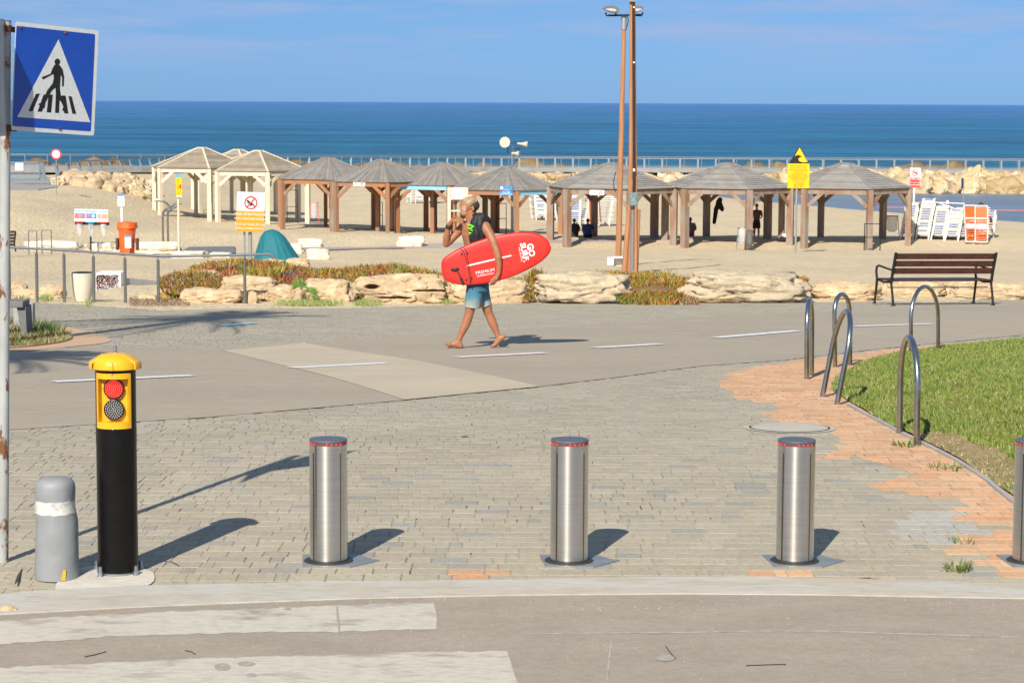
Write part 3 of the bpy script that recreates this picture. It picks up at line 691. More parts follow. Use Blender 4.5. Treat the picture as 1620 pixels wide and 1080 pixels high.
def grey_bollard():
    b = G(91, 913); r = .1125; e = empty('concrete_bollard', b, 'stubby grey painted bollard with a worn white band, between sign pole and traffic light', 'bollard')
    def wob(mb, amp=.0035):
        for v in mb.v:
            n = noise.noise(v * 9 + Vector((3, 1, 2))); d = Vector((v.x, v.y, 0))
            if d.length > .01: v += d.normalized() * amp * n * 2
            if v.z > .3 and v.x > .04: v.x -= .010 * sm((v.z - .3) / .1) * sm((v.x - .04) / .06)
    prof = [(r * 1.03, 0)] + [(r * (1.02 - .06 * i / 14), .012 + .47 * i / 14) for i in range(15)] + [(r * .93, .505), (r * .84, .525), (r * .6, .538), (r * .3, .543), (.001, .544)]
    mb = MB(); mb.lathe(prof, seg=56); wob(mb); mb.build('post', 'grey_paint', e, 45, local=True)
    mb = MB(); mb.lathe([(r * .985, .352), (r * .985, .36), (r * .98, .38), (r * .975, .405), (r * .97, .42)], seg=56); wob(mb)
    for v in mb.v: v.z += .006 * noise.noise(v * 22)
    mb.build('white_band', 'white_band', e, 45, local=True)
    mb = MB(); q = [(-.012, 0), (.010, -.002), (.014, .03), (.012, .055), (.002, .058), (-.006, .03)]
    mb.plate(q, (.052, -.1065, .008), (.9, .44, 0), (0, 0, 1), .003); mb.build('paint_mark', 'ochre', e, local=True)
grey_bollard()

def crossing_sign():
    b = G(5, 888); e = empty('crosswalk_sign', b, 'blue square pedestrian crossing sign on a rusty white pole at the left edge', 'road sign')
    top = A(9, 34, b.y)
    mb = MB(); pts = [b + (top - b) * (i / 24) for i in range(25)]; mb.tube(pts, .0285, 24); mb.build('pole', 'rusty_pole', e, 40)
    mb = MB(); mb.tube([top - Vector((0, 0, .002)), top + Vector((0, 0, .004))], .029, 20); mb.build('pole_cap', 'rust', e, 40)
    Yl, Yr = b.y - .05, b.y + .33
    TL, TR, BL, BR = A(15, 35, Yl), A(149, 48, Yr), A(18, 206, Yl), A(146, 216, Yr)
    O = (BL); ux = ((BR - BL) + (TR - TL)) / 2; W = ux.length; ux.normalize(); uy = ((TL - BL) + (TR - BR)) / 2; H = uy.length; uy = (uy - ux * uy.dot(ux)).normalized(); n = ux.cross(uy)
    mb = MB()
    def rr(w0, h0, w1, h1, rad):
        q = []
        for cx, cy, a in ((w1 - rad, h0 + rad, -90), (w1 - rad, h1 - rad, 0), (w0 + rad, h1 - rad, 90), (w0 + rad, h0 + rad, 180)):
            for k in range(5): q.append((cx + rad * math.cos(R(a + 22.5 * k)), cy + rad * math.sin(R(a + 22.5 * k))))
        return q
    mb.plate(rr(0, 0, W, H, .012), O - n * .003, ux, uy, .003); pl = mb.build('panel', 'sign_white', e)
    mb = MB(); mb.plate(rr(.004, .022, W - .022, H - .022, .01), O, ux, uy, .0008); mb.build('blue_field', 'sign_blue', pl)
    tri = [(.06 * W, .125 * H), (.965 * W * .98, .125 * H), (.512 * W, .875 * H)]
    mb = MB(); mb.plate(tri, O + n * .001, ux, uy, .0008); mb.build('triangle', 'sign_white', pl)
    px2 = lambda x, y: ((x - 85) / 640 * W * .985 + .0, 1 - (y - 172) / 845)   # from the enlarged crop of the sign
    def P2(x, y):
        yy = y - (x - 85) * .085
        return ((x - 78) / 648 * W, H - (yy - 168) / 850 * H)
    mb = MB(); o2 = O + n * .002
    bars = [((252, 733), (282, 731), (232, 872), (200, 870)), ((312, 738), (345, 738), (305, 875), (270, 874)), ((350, 738), (383, 740), (376, 882), (342, 880)), ((407, 742), (438, 744), (438, 886), (407, 884)), ((452, 746), (484, 748), (512, 892), (480, 890)), ((506, 752), (532, 754), (574, 895), (544, 893))]
    for bq in bars: mb.plate([P2(*q) for q in reversed(bq)], o2, ux, uy, .0006)
    man = [(388, 500), (424, 502), (452, 540), (466, 600), (466, 672), (452, 674), (450, 604), (438, 582), (436, 690), (446, 745), (486, 800), (500, 850), (480, 846), (474, 870), (462, 866), (470, 836), (452, 800), (408, 745), (402, 684), (376, 705), (356, 742), (330, 800), (322, 850), (304, 842), (272, 815), (286, 806), (304, 812), (318, 762), (338, 706), (378, 650), (386, 604), (380, 575), (302, 620), (290, 602), (358, 574), (372, 530)]
    mb.plate([P2(*q) for q in reversed(man)], o2 + n * .0003, ux, uy, .0006)
    hd = [(407 + 22 * math.cos(a), 478 - 25 * math.sin(a)) for a in [2 * math.pi * k / 16 for k in range(16)]]
    mb.plate([P2(*q) for q in hd], o2 + n * .0006, ux, uy, .0006)
    mb.build('pictogram', 'ink', pl)
    for x, y in ((108, 214), (460, 250), (448, 1012)):
        u, v = P2(x, y); c = O + ux * u + uy * v; mb = MB(); mb.tube([c, c + n * .006, c + n * .0085], [.008, .008, .004], 8); mb.build('bolt', 'rust', pl)
    for py in (46, 203):
        c = A(9, py, b.y); mb = MB(); mb.tube([c - Vector((0, 0, .018)), c + Vector((0, 0, .018))], .034, 20); mb.bar(c, c + ux * .07, .012, .03, bev=.003); mb.bar(c + Vector((0, -.03, 0)), c + Vector((-.035, -.05, 0)), .01, .02); mb.build('clamp', 'rust', e, 35)
    # the twin panel for the other direction, out of the picture: it throws the shadow on this one
    u2 = Vector((-.04, -1, 0)).normalized(); c = A(9, 40, b.y) + Vector((0, 0, .03)); nn = u2.cross(Vector((0, 0, 1)))
    mb = MB(); mb.plate([(.03, -.62), (.44, -.62), (.44, .0), (.03, .0)], c - nn * .0015, u2, (0, 0, 1), .003); mb.build('rear_panel', 'sign_back', e)
crossing_sign()

def rack(l0, l1, top, label, lean=0):
    a = G(*l0); b = G(*l1); mid = (a + b) / 2; mid.z = (a.z + b.z) / 2; H = .82; r = .0245
    Ym = mid.y; apex = A(top[0], top[1], Ym); lx = apex.x - mid.x; h = apex.z - mid.z
    e = empty('bike_rack', mid, label, 'bike rack', 'bent steel bicycle racks beside the lawn')
    w = (b - a).length / 2; u = (b - a).normalized(); up_ = Vector((lx, 0, h)); hh = up_.length; up_.normalize()
    pts = [a - up_ * .02]; hs = hh - w - r
    for t in (.33, .66): pts.append(a + up_ * hs * t)
    for k in range(0, 17):
        an = math.pi * k / 16; pts.append(mid + up_ * (hs + w * math.sin(an)) - u * w * math.cos(an))
    for t in (.66, .33): pts.append(b + up_ * hs * t)
    pts.append(b - up_ * .02)
    mb = MB(); mb.tube(pts, r, 16); mb.build('hoop', 'tube_steel', e, True)
    for q in (a, b):
        mb = MB(); mb.tube([q - Vector((0, 0, .004)), q + Vector((0, 0, .004))], r * 1.5, 16); mb.build('foot', 'concrete', e, 40)
rack((1423, 686), (1450, 704), (1439, 529), 'front steel hoop rack standing by the bare earth at the lawn corner')
rack((1301, 628), (1324, 640), (1341, 488), 'steel hoop rack leaning steeply to the right at the lawn edge')
rack((1276, 600), (1284, 594), (1281, 471), 'narrow looking steel hoop rack seen edge-on, leftmost of the five racks')
rack((1321, 581), (1345, 578), (1332, 462), 'steel hoop rack standing just behind the leaning one')
rack((1441, 561), (1484, 556), (1463, 450), 'rearmost steel hoop rack, seen full width in front of the bench')

def bench(): 
    a = G(1413, 484); b = G(1571, 483); u = (b - a); u.z = 0; Lb = u.length; u.normalize(); f = Vector((-u.y, u.x, 0))
    f = (f + u * -.22).normalized(); fu = f
    c = (a + b) / 2; e = empty('park_bench', c, 'dark wooden slatted bench with black iron frame, its back to the road, by the lawn', 'bench')
    up_ = Vector((0, 0, 1))
    hgt = .90
    for i, s in enumerate((a, b)):
        mb = MB()
        P_ = lambda fx, z: s + f * fx + up_ * z
        mb.tube([P_(0, 0), P_(.03, .2), P_(.07, .38)], [.022, .02, .022], 8)         # rear leg
        mb.tube([P_(.07, .38), P_(.02, .62), P_(-.05, hgt)], [.026, .026, .026], 8)           # back upright
        mb.tube([P_(.07, .40), P_(.28, .385), P_(.47, .42)], .02, 8)         # seat bearer
        mb.tube([P_(.47, .42), P_(.50, .2), P_(.53, 0)], [.024, .02, .02], 8)
        mb.tube([P_(.47, .40), P_(.50, .56), P_(.48, .635), P_(.42, .655), P_(.2, .62), P_(.03, .60)], [.022, .02, .02, .018, .018, .016], 8)
        for fx in (0, .53): mb.bar(P_(fx, .006) - f * .03, P_(fx, .006) + f * .04, .05, .012)
        mb.build('frame', 'dark_metal', e, 40)
    for i, z in enumerate((.835, .71, .585)):
        fx = .02 - (z - .62) * .25 + .03
        p0 = a + f * fx + up_ * z; p1 = b + f * fx + up_ * z
        mb = MB(); mb.bar(p0, p1, .03, .098, upv=Vector((0, 0, 1)) - f * .0, bev=.006); mb.build('back_slat', 'bench_wood', e)
    for i, fx in enumerate((.10, .20, .30, .40)):
        p0 = a + f * fx + up_ * (.425 + .02 * (fx - .1)); p1 = b + f * fx + up_ * (.425 + .02 * (fx - .1))
        mb = MB(); mb.bar(p0, p1, .085, .03, bev=.006); mb.build('seat_slat', 'bench_wood', e)
    mb = MB(); mb.tube([a + f * .16 + up_ * .30, b + f * .16 + up_ * .30], .008, 8); mb.build('tie_rod', 'dark_metal', e, 40)
bench()

# manhole, small cover, twigs
def disc_thing(px, py, r, name, label, cat, m_):
    c = G(px, py); e = empty(name, c, label, cat)
    mb = MB(); n = 48
    def ring(r0, r1, z): 
        vs_ = []
        for rr in (r0, r1):
            for k in range(n):
                a = 2 * math.pi * k / n; x, y = c.x + rr * math.cos(a), c.y + rr * math.sin(a); vs_.append((x, y, T(x, y) + z))
        return vs_, [(k, (k + 1) % n, n + (k + 1) % n, n + k) for k in range(n)]
    v, f = ring(.001, r * .97, .007); mb.add(v, f); mb.build('lid', m_, e)
    mb = MB(); v, f = ring(r * .97, r, .005); mb.add(v, f); v, f = ring(r, r * 1.02, .009); mb.add(v, f); mb.build('rim', 'rust', e)
    mb = MB(); v, f = ring(r * 1.02, r * 1.16, .0045); mb.add(v, f); mb.build('collar', 'kerb', e)
disc_thing(1249, 677, .315, 'manhole_cover', 'round pale manhole cover with a dark rim, set in the paving', 'manhole cover', 'kerb')
disc_thing(735, 691, .028, 'valve_cover', 'tiny round valve cover in the grey paving below the surfer', 'valve cover', 'dark_or_shaded_concrete')
def twig(px, label, m_='rubber', w=.002, name='twig', cat='twig', road=True):
    f_ = (lambda p: Vector((*rp(*p), -.005))) if road else (lambda p: G(p[0], p[1], .006))
    pts = [f_(p) for p in px]; mb = MB(); mb.tube(pts, w, 5); o = mb.build(name, m_); o.location = (0, 0, 0); tag(o, label, cat)
twig([(134, 1039), (150, 1036), (168, 1031)], 'thin dark twig on the asphalt between the two white stripes, left')
twig([(293, 1029), (302, 1031), (309, 1035)], 'short curved twig on the asphalt between the two white stripes')
twig([(1180, 1053), (1210, 1052), (1243, 1051)], 'long straight twig on the asphalt at lower right')
twig([(260, 889), (272, 890), (283, 896)], 'bent twig on the paving right of the traffic light', road=False)
twig([(1053, 1022), (1060, 1032), (1069, 1042)], 'short twig lying on the asphalt below the middle bollard')

# weed tufts
def tuft(c, n, h, spread, label, name='weed', cat='weed', cols=((.08, .15, .02), (.14, .20, .04), (.26, .24, .10)), seed=1, group=None):
    rnd = random.Random(seed); mb = MB()
    for i in range(n):
        a = rnd.uniform(0, 6.28); d = spread * math.sqrt(rnd.random()); x, y = c.x + d * math.cos(a), c.y + d * math.sin(a); z = T(x, y)
        b0 = Vector((x, y, z)); t = Vector((math.cos(a) * rnd.uniform(.1, .9), math.sin(a) * rnd.uniform(.1, .9), rnd.uniform(.3, 1))).normalized() * h * rnd.uniform(.5, 1.1)
        s = Vector((-math.sin(a), math.cos(a), 0)) * h * .10
        cc = rnd.choice(cols); mid = b0 + t * .55 + Vector((0, 0, h * .12)); mb.add([b0 - s, b0 + s, mid + s * .8, mid - s * .8, b0 + t], [(0, 1, 2, 3), (3, 2, 4)], (*cc, 1))
    mb.v = [Vector(v) for v in mb.v]; o = mb.build(name, 'plant'); tag(o, label, cat, group); return o
tuft(G(1515, 902), 40, .07, .07, 'small green weed growing in the joint near the right kerb', seed=2)
tuft(G(1434, 705), 60, .06, .10, 'grass tuft at the foot of the front bike rack', seed=3)
tuft(G(1500, 741), 50, .05, .14, 'grass tuft in the orange paving near the bare earth', seed=4)
tuft(G(1524, 857), 26, .04, .09, 'sparse weed in the pale patch of paving', seed=5)

# ------------------------------------------------------------------ lawn
lawn_px = [(1312, 612), (1335, 590), (1380, 567), (1440, 556), (1500, 548), (1560, 543), (1640, 539), (1800, 530), (2200, 520), (2400, 700), (2300, 980), (1900, 940), (1700, 845), (1640, 808), (1600, 785), (1565, 757), (1520, 728), (1478, 706), (1440, 688), (1400, 668), (1350, 640), (1322, 622)]
lawn = smoothpoly(gpoly(lawn_px), it=2)
cx_ = sum(p[0] for p in lawn) / len(lawn); cy_ = sum(p[1] for p in lawn) / len(lawn)
def dist_edge(x, y):
    d = 1e9; n = len(lawn)
    for i in range(n):
        ax, ay = lawn[i]; bx, by = lawn[(i + 1) % n]; dx, dy = bx - ax, by - ay; t = max(0, min(1, ((x - ax) * dx + (y - ay) * dy) / (dx * dx + dy * dy + 1e-9)))
        d = min(d, math.hypot(x - ax - dx * t, y - ay - dy * t))
    return d
def lawn_z(x, y, d=None):
    d = dist_edge(x, y) if d is None else d
    return T(x, y) + .012 + .16 * sm(d / 1.6) + .02 * noise.noise(Vector((x, y, 0)))
M['soil'] = mat('soil', (.36, .26, .15), .95, var=(2.5, 7), c2=(.24, .20, .09), bump=(30, .7, .02), ramp=(.4, .65), spec=.1)
bm = bmesh.new(); f = bm.faces.new([bm.verts.new((x, y, 0)) for x, y in lawn])
ys = [p[1] for p in lawn]; xs = [p[0] for p in lawn]
y = min(ys) + .2
while y < max(ys): bmesh.ops.bisect_plane(bm, geom=bm.verts[:] + bm.edges[:] + bm.faces[:], plane_co=(0, y, 0), plane_no=(0, 1, 0)); y += .35
x = min(xs) + .2
while x < max(xs): bmesh.ops.bisect_plane(bm, geom=bm.verts[:] + bm.edges[:] + bm.faces[:], plane_co=(x, 0, 0), plane_no=(1, 0, 0)); x += .35
bmesh.ops.triangulate(bm, faces=bm.faces[:])
for v in bm.verts: v.co.z = lawn_z(v.co.x, v.co.y)
bmesh.ops.recalc_face_normals(bm, faces=bm.faces)
me = bpy.data.meshes.new('lawn_soil'); bm.to_mesh(me); bm.free(); me.materials.append(M['soil']); o = bpy.data.objects.new('lawn_soil', me); col.objects.link(o); o['kind'] = 'structure'; me.shade_smooth()
rnd = random.Random(11); mb = MB(); N = 150000
bare = [(G(1500, 722), .55, .28), (G(1560, 750), .42, .3), (G(1462, 700), .4, .25)]
import bisect
dgrid = {}
def dfast(x, y):
    k = (round(x / .12), round(y / .12))
    if k not in dgrid: dgrid[k] = dist_edge(k[0] * .12, k[1] * .12)
    return dgrid[k]
vis = 0; tries = 0; V_ = []; F_ = []; C_ = []
while vis < 130000 and tries < 900000:
    tries += 1
    y = rnd.uniform(min(ys), max(ys)); x = rnd.uniform(min(xs), min(max(xs), y * .33 + 2.6))
    if not inside((x, y), lawn): continue
    if rnd.random() > (16.5 / y) ** 1.2 or (x > y * .235 + .4 and rnd.random() > .4): continue
    d = dfast(x, y); n1 = noise.noise(Vector((x * 1.1, y * 1.1, 5))); n2 = noise.noise(Vector((x * 4, y * 4, 1)))
    pb = 0
    for c, rx, ry in bare: pb = max(pb, 1 - math.hypot((x - c.x) / rx, (y - c.y) / (ry * 2.6)) + .25 * n2)
    near = sm((19.0 - y) / 3)
    if pb > .25 or (near > .3 and d < .25 * near + .25 * n2 and rnd.random() < .85):
        if rnd.random() > .4: continue
        bareb = True
    else: bareb = False
    h = rnd.uniform(.022, .042) * (1.0 + .7 * max(0, n1) * (1 + near)); a = rnd.uniform(0, 6.28); w = rnd.uniform(.0035, .006) * (1 + y / 40)
    h = h * .5 if bareb else h; w = w * 1.3 if bareb else w; z = lawn_z(x, y, d) - .004; b0 = Vector((x, y, z)); t = Vector((math.cos(a), math.sin(a), 0)) * h * rnd.uniform(.2, .9) + Vector((0, 0, h))
    s = Vector((math.sin(a * 3.1), math.cos(a * 3.1), 0)) * w; i0 = len(V_)
    V_ += [b0 - s, b0 + s, b0 + t]; F_.append((i0, i0 + 1, i0 + 2))
    g = rnd.random() * .5 + .5 * (.5 + .5 * n1); dry = rnd.random() < .16 + .2 * max(0, -n2)
    C_.append(rnd.choice([(.40, .32, .17, 1), (.30, .25, .12, 1), (.15, .17, .05, 1)]) if bareb else (.30, .28, .11, 1) if dry else (.088 + .14 * (1 - g), .175 + .10 * (1 - g), .016 + .028 * (1 - g), 1)); vis += 1
mb.v, mb.f, mb.c = V_, F_, C_
tag(mb.build('lawn_grass', 'plant'), 'short green lawn on a low mound at the right, worn bare at its lower edge', 'grass', kind='stuff')
edge = gpoly([(1344, 641), (1400, 670), (1440, 691), (1478, 709), (1520, 731), (1565, 760), (1600, 790), (1640, 815), (1760, 880)])
q = [(x - .03, y - .05) for x, y in edge]; sheet('lawn_edging', edge + q[::-1], .016, 'concrete', side=.02)
# ------------------------------------------------------------------ pergolas on the beach
M['roof_planks'] = mat('roof_planks', (.25, .23, .21), .9, attr='Col', var=(2.2, 6), c2=(.78, .78, .78))
def pergola(label, cxp, a, t, Y, eave_y, roof, post_m, beam_m, hip_m, pw=.24, rise=1.22, fascia=None, group='grey wooden sun shelters in a row on the beach', seed=1, pergcat='beach shelter', corner_m=None):
    rnd = random.Random(seed); c0 = A(cxp, 300, Y); X = c0.x; rad = a
    angs = [R(270 + 30 - t + 60 * k) for k in range(6)]
    fr = Vector((X + rad * math.cos(angs[0]), Y + rad * math.sin(angs[0]), 0)); px_fr = cxp + (fr.x - X) / fr.y * F
    ze = A(px_fr, eave_y, fr.y).z
    e = empty('beach_shelter', (X, Y, T(X, Y)), label, pergcat, group)
    cor = [Vector((X + rad * math.cos(g), Y + rad * math.sin(g), ze)) for g in angs]
    ctr = Vector((X, Y, ze)); top = ctr + Vector((0, 0, rise))
    # roof
    mb = MB()
    for k in range(6):
        p0, p1 = cor[k - 1], cor[k]; o0 = (p0 - ctr); o1 = (p1 - ctr); e0 = ctr + o0 * 1.05; e1 = ctr + o1 * 1.05; c0_ = top + o0 * .10 + Vector((0, 0, -.06)); c1_ = top + o1 * .10 + Vector((0, 0, -.06))
        nrm = (e1 - e0).cross(c0_ - e0).normalized(); nrm = nrm if nrm.z > 0 else -nrm
        if roof == 'radial':
            n = 30
            for i in range(n):
                s0, s1 = i / n, (i + .9) / n; v = rnd.uniform(.75, 1.2); cc = (.27 * v, .25 * v, .228 * v, 1); h = rnd.uniform(0, .018)
                q = [e0.lerp(e1, s0), e0.lerp(e1, s1), c0_.lerp(c1_, s1), c0_.lerp(c1_, s0)]; qq = [p + nrm * (.02 + h) for p in q]
                mb.add(qq + q, [(0, 1, 2, 3), (5, 4, 7, 6), (0, 4, 5, 1), (1, 5, 6, 2), (3, 7, 4, 0), (2, 6, 7, 3)], cc)
        else:
            n = 13; base = (.32, .30, .275) if roof == 'planks' else (.36, .30, .225)
            for i in range(n):
                s0, s1 = i / n, (i + 1.04) / n; v = rnd.uniform(.82, 1.15); cc = (base[0] * v, base[1] * v, base[2] * v, 1)
                q = [e0.lerp(c0_, s0) + nrm * .045, e1.lerp(c1_, s0) + nrm * .045, e1.lerp(c1_, min(1, s1)) + nrm * .02, e0.lerp(c0_, min(1, s1)) + nrm * .02]; lw = [p - nrm * .03 for p in q]
                mb.add(q + lw, [(0, 1, 2, 3), (5, 4, 7, 6), (0, 4, 5, 1), (1, 5, 6, 2), (3, 7, 4, 0), (2, 6, 7, 3)], cc)
    mb.build('roof', 'roof_planks', e)
    for k in range(6):
        o0 = cor[k] - ctr; a0 = ctr + o0 * 1.055 + Vector((0, 0, .03)); a1 = top + o0 * .10 + Vector((0, 0, -.02)); mb = MB(); mb.bar(a0, a1, .10, .045, upv=(0, 0, 1)); mb.build('hip_board', hip_m, e)
    mb = MB(); mb.plate([((top - ctr).length * 0 + .36 * math.cos(g), .36 * math.sin(g)) for g in angs], top + Vector((0, 0, -.03)), (1, 0, 0), (0, 1, 0), .05); mb.build('top_cap', hip_m, e)
    # rafters seen from below, beams, posts, braces
    for k in range(6):
        p0, p1 = cor[k - 1], cor[k]; dn = Vector((0, 0, -.13)); u = (p1 - p0).normalized()
        fm = beam_m
        if fascia and k in fascia: fm = fascia[k]
        mb = MB(); mb.bar(p0 + dn + u * pw * .5, p1 + dn - u * pw * .5, .10, .25); bo = mb.build('beam', fm, e)
        if fascia and k in fascia: bo['label'] = 'pale blue painted beam'
        pm = (corner_m or {}).get(k, post_m); o0 = (p1 - ctr).normalized(); rz = Matrix.Rotation(math.atan2(o0.y, o0.x), 3, 'Z'); zb = T(p1.x, p1.y) - .1
        mb = MB(); zt = ze - .02; mb.box(p1.x, p1.y, (zt + zb) / 2, pw, pw * .9, zt - zb, rz, bev=.012); mb.build('post', pm, e)
        for s_, pa, pb in ((1, p0, p1), (-1, p1, p0)):
            uu = (pb - pa).normalized(); br = MB(); st = pa + uu * .12 + Vector((0, 0, -.85)); en = pa + uu * .85 + Vector((0, 0, -.2)); br.bar(st, en, .09, .19); br.build('brace', rnd.choice([beam_m, pm]), e)
    return e, cor, ctr
CG = 'cream painted wooden sun shelters on the beach'
pergola('cream painted shelter behind the cream pair, only its roof top showing', 377, 3.2, 15, 151, 268, 'cream', 'cream_wood', 'cream_wood', 'cream_wood', .26, group=CG, seed=3)
pergola('leftmost cream painted beach shelter with brown plank roof', 320, 3.2, 15, 142, 267, 'cream', 'cream_wood', 'cream_wood', 'cream_wood', .26, group=CG, seed=1)
pergola('cream painted beach shelter standing behind the no-dogs sign', 409, 3.2, 14, 141, 272, 'cream', 'cream_wood', 'cream_wood', 'cream_wood', .28, group=CG, seed=2)
sA = pergola('weathered shelter with orange-brown beams, directly right of the cream shelters', 520, 3.2, 22, 134, 285, 'radial', 'brown_wood', 'brown_wood', 'hip_grey', .24, seed=4, corner_m={0: 'grey_wood'})
sB = pergola('weathered shelter with a small white notice on its front beam, second of the slatted-roof shelters', 604, 3.2, 21, 132, 289, 'radial', 'brown_wood', 'brown_wood', 'hip_grey', .24, seed=5)
sC = pergola('weathered shelter with a pale blue front beam, partly behind the surfer', 699, 3.2, 21, 132, 294, 'radial', 'brown_wood', 'brown_wood', 'hip_grey', .26, fascia={0: 'sky_fascia'}, seed=6)
sD = pergola('weathered shelter with loudspeakers above and a blue sign on its beam', 802, 3.2, 20, 128, 302, 'radial', 'brown_wood', 'brown_wood', 'hip_grey', .26, fascia={1: 'sky_fascia'}, seed=7)
sE = pergola('grey plank-roofed shelter behind the tall wooden poles', 968, 3.2, 16, 115, 300, 'planks', 'grey_wood', 'grey_wood', 'hip_grey', .34, seed=8)
sF = pergola('grey plank-roofed shelter with a man standing in its shade', 1151, 3.2, 16, 115, 300, 'planks', 'grey_wood', 'grey_wood', 'hip_grey', .34, seed=9)
sG = pergola('rightmost grey plank-roofed shelter, by the stacked loungers', 1337, 3.2, 16, 115, 300, 'planks', 'grey_wood', 'grey_wood', 'hip_grey', .30, seed=10)

def flat_sign(name, label, cat, px0, py0, px1, py1, Y, posts, m_='white', group=None, yr=0.0, thick=.01, dr=0):
    """board between two picture corners at distance Y; posts: list of (px, width, material); returns (thing, org(bottom left), ux, uy, W, H)"""
    BL = A(px0, py1, Y); BR = A(px1, py1 + dr, Y + yr); TL = A(px0, py0, Y); ux = (BR - BL); W = ux.length; ux.normalize(); uy = Vector((0, 0, 1)); uy = (uy - ux * uy.dot(ux)).normalized(); H = (TL - BL).length; n = ux.cross(uy)
    fx = A(posts[0][0], py1, Y) if posts else (BL + BR) / 2
    g = T(fx.x, Y) if posts else BL.z
    e = empty(name, (fx.x, Y, g), label, cat, group)
    mb = MB(); mb.plate([(0, 0), (W, 0), (W, H), (0, H)], BL - n * thick, ux, uy, thick); mb.build('board', m_, e)
    for p in posts:
        q = A(p[0], (py0 + py1) / 2, Y + (p[3] if len(p) > 3 else 0)); zt = (BL.z + H * .9); z0 = T(q.x, q.y); mb = MB(); y_ = q.y + thick + p[1] / 2 + .02
        mb.tube([(q.x, y_, z0 - .2), (q.x, y_, zt)], p[1] / 2, 12); mb.build('post', p[2], e, 40)
    return e, BL + n * .001, ux, uy, W, H
def rectm(e, o, ux, uy, x0, y0, x1, y1, m_, name='panel_field', t=.0015, lift=0):
    n = ux.cross(uy); mb = MB(); mb.plate([(x0, y0), (x1, y0), (x1, y1), (x0, y1)], o + n * lift, ux, uy, t); return mb.build(name, m_, e)
def ringm(e, o, ux, uy, cx, cy, r0, r1, m_, name='ring', t=.002, lift=0, slash=None):
    n = ux.cross(uy); mb = MB(); k = 32; vs_ = []
    for rr in (r0, r1):
        for i in range(k): a = 2 * math.pi * i / k; vs_.append(o + ux * (cx + rr * math.cos(a)) + uy * (cy + rr * math.sin(a)) + n * (t + lift))
    mb.add(vs_, [(i, k + i, k + (i + 1) % k, (i + 1) % k) for i in range(k)])
    if slash:
        d = Vector((math.cos(R(slash)), math.sin(R(slash)))); s = Vector((-d.y, d.x)) * (r1 - r0) * .5
        q = [(cx + d.x * sg * r0 + s.x * sw, cy + d.y * sg * r0 + s.y * sw) for sg, sw in ((-1, -1), (1, -1), (1, 1), (-1, 1))]
        mb.plate(q, o + n * (lift + .0008), ux, uy, .0012)
    return mb.build(name, m_, e)

# no dogs
e, o, ux, uy, W, H = flat_sign('no_dogs_sign', 'white and orange no-dogs sign on two grey posts behind the railing', 'sign', 373, 303, 417, 366, 68, [(386, .06, 'fence_metal', .16), (395, .11, 'fence_metal', .2)], yr=.25, dr=1.5)
rectm(e, o, ux, uy, .0, .0, W, H * .52, 'sign_orange')
ringm(e, o, ux, uy, W * .5, H * .73, W * .19, W * .235, 'sign_red', slash=50, lift=.003)
mb = MB(); dog = [(.33, .77), (.37, .80), (.42, .79), (.47, .75), (.57, .72), (.61, .69), (.65, .66), (.62, .62), (.60, .66), (.57, .68), (.52, .66), (.50, .61), (.48, .66), (.46, .70), (.42, .73), (.40, .67), (.38, .72), (.38, .755)]
mb.plate([(W * x, H * y) for x, y in reversed(dog)], o + ux.cross(uy) * .0018, ux, uy, .001); mb.build('dog_symbol', 'ink', e)
for s_, y, sz, b in (('הרוסא ףוחל םייח ילעב תסנכה', .44, .125, .012), ('ВХОД С ЖИВОТНЫМИ ЗАПРЕЩЕН', .325, .085, .01), ('ةحاضلا ىلا تاناويح لاخدإ عنمي', .20, .09, .01), ('ENTRANCE OF ANIMALS PROHIBITED', .085, .075, .01)):
    text(s_, o + ux * W * .5 + uy * H * y, ux, uy, sz * W / .86 * 1.0, 'bright_white', 'lettering', e, bold=b, t=.003, sx=.62 if len(s_) > 24 and sz > .1 else .68)
# wave warning
e, o, ux, uy, W, H = flat_sign('wave_warning_sign', 'yellow warning sign with black wave in a triangle, on a thin pole between two shelters', 'sign', 1246, 259, 1280, 298, 104, [(1261, .10, 'fence_metal')], m_='sign_yellow')
n = ux.cross(uy); mb = MB(); mb.plate([(W * .04, 0), (W * .98, 0), (W * .53, H * .72)], o + uy * H * 1.0 - n * .012, ux, uy, .01); mb.build('triangle', 'ink', e)
mb = MB(); mb.plate([(W * .32, .30 * H), (W * .56, .22 * H * 1.2), (W * .66, .25 * H), (W * .58, .17 * H), (W * .6, .09 * H), (W * .75, .045 * H), (W * .9, .05 * H), (W * .53, H * .655)], o + uy * H - n * .001, ux, uy, .002)
f0 = [(W * .31, .29 * H), (W * .40, .345 * H), (W * .52, .35 * H), (W * .62, .30 * H), (W * .65, .27 * H), (W * .55, .25 * H), (W * .48, .19 * H), (W * .52, .10 * H), (W * .70, .05 * H), (W * .92, .06 * H), (W * .53, H * .655)]
mb = MB(); mb.plate(f0, o + uy * H - n * .001, ux, uy, .002); mb.build('wave_symbol', 'sign_yellow', e)
for i, (s_, w) in enumerate((('תורגב םיקומע םימ', .9), ('תיקוח אלל הצחר', .8), ('Опасно! Глубокие воды', .85), ('םידלי לע ורמש', .5), ('DANGER HIGH WAVES', .62), ('NO LIFEGUARD BEYOND THIS POINT', .9), ('SWIMMING FORBIDDEN', .7), ('הצחרל רוסא', .65), ('رطخ', .45), ('جاومأ', .65), ('ةيلاع', .5))):
    y = .9 - i * .083; text(s_, o + ux * W * (.5 if i < 3 else .52) + uy * H * y, ux, uy, .062 * H, 'ink', 'lettering', e, bold=.012, t=.003, sx=1.0 * w * W / (.062 * H * .56 * len(s_)))
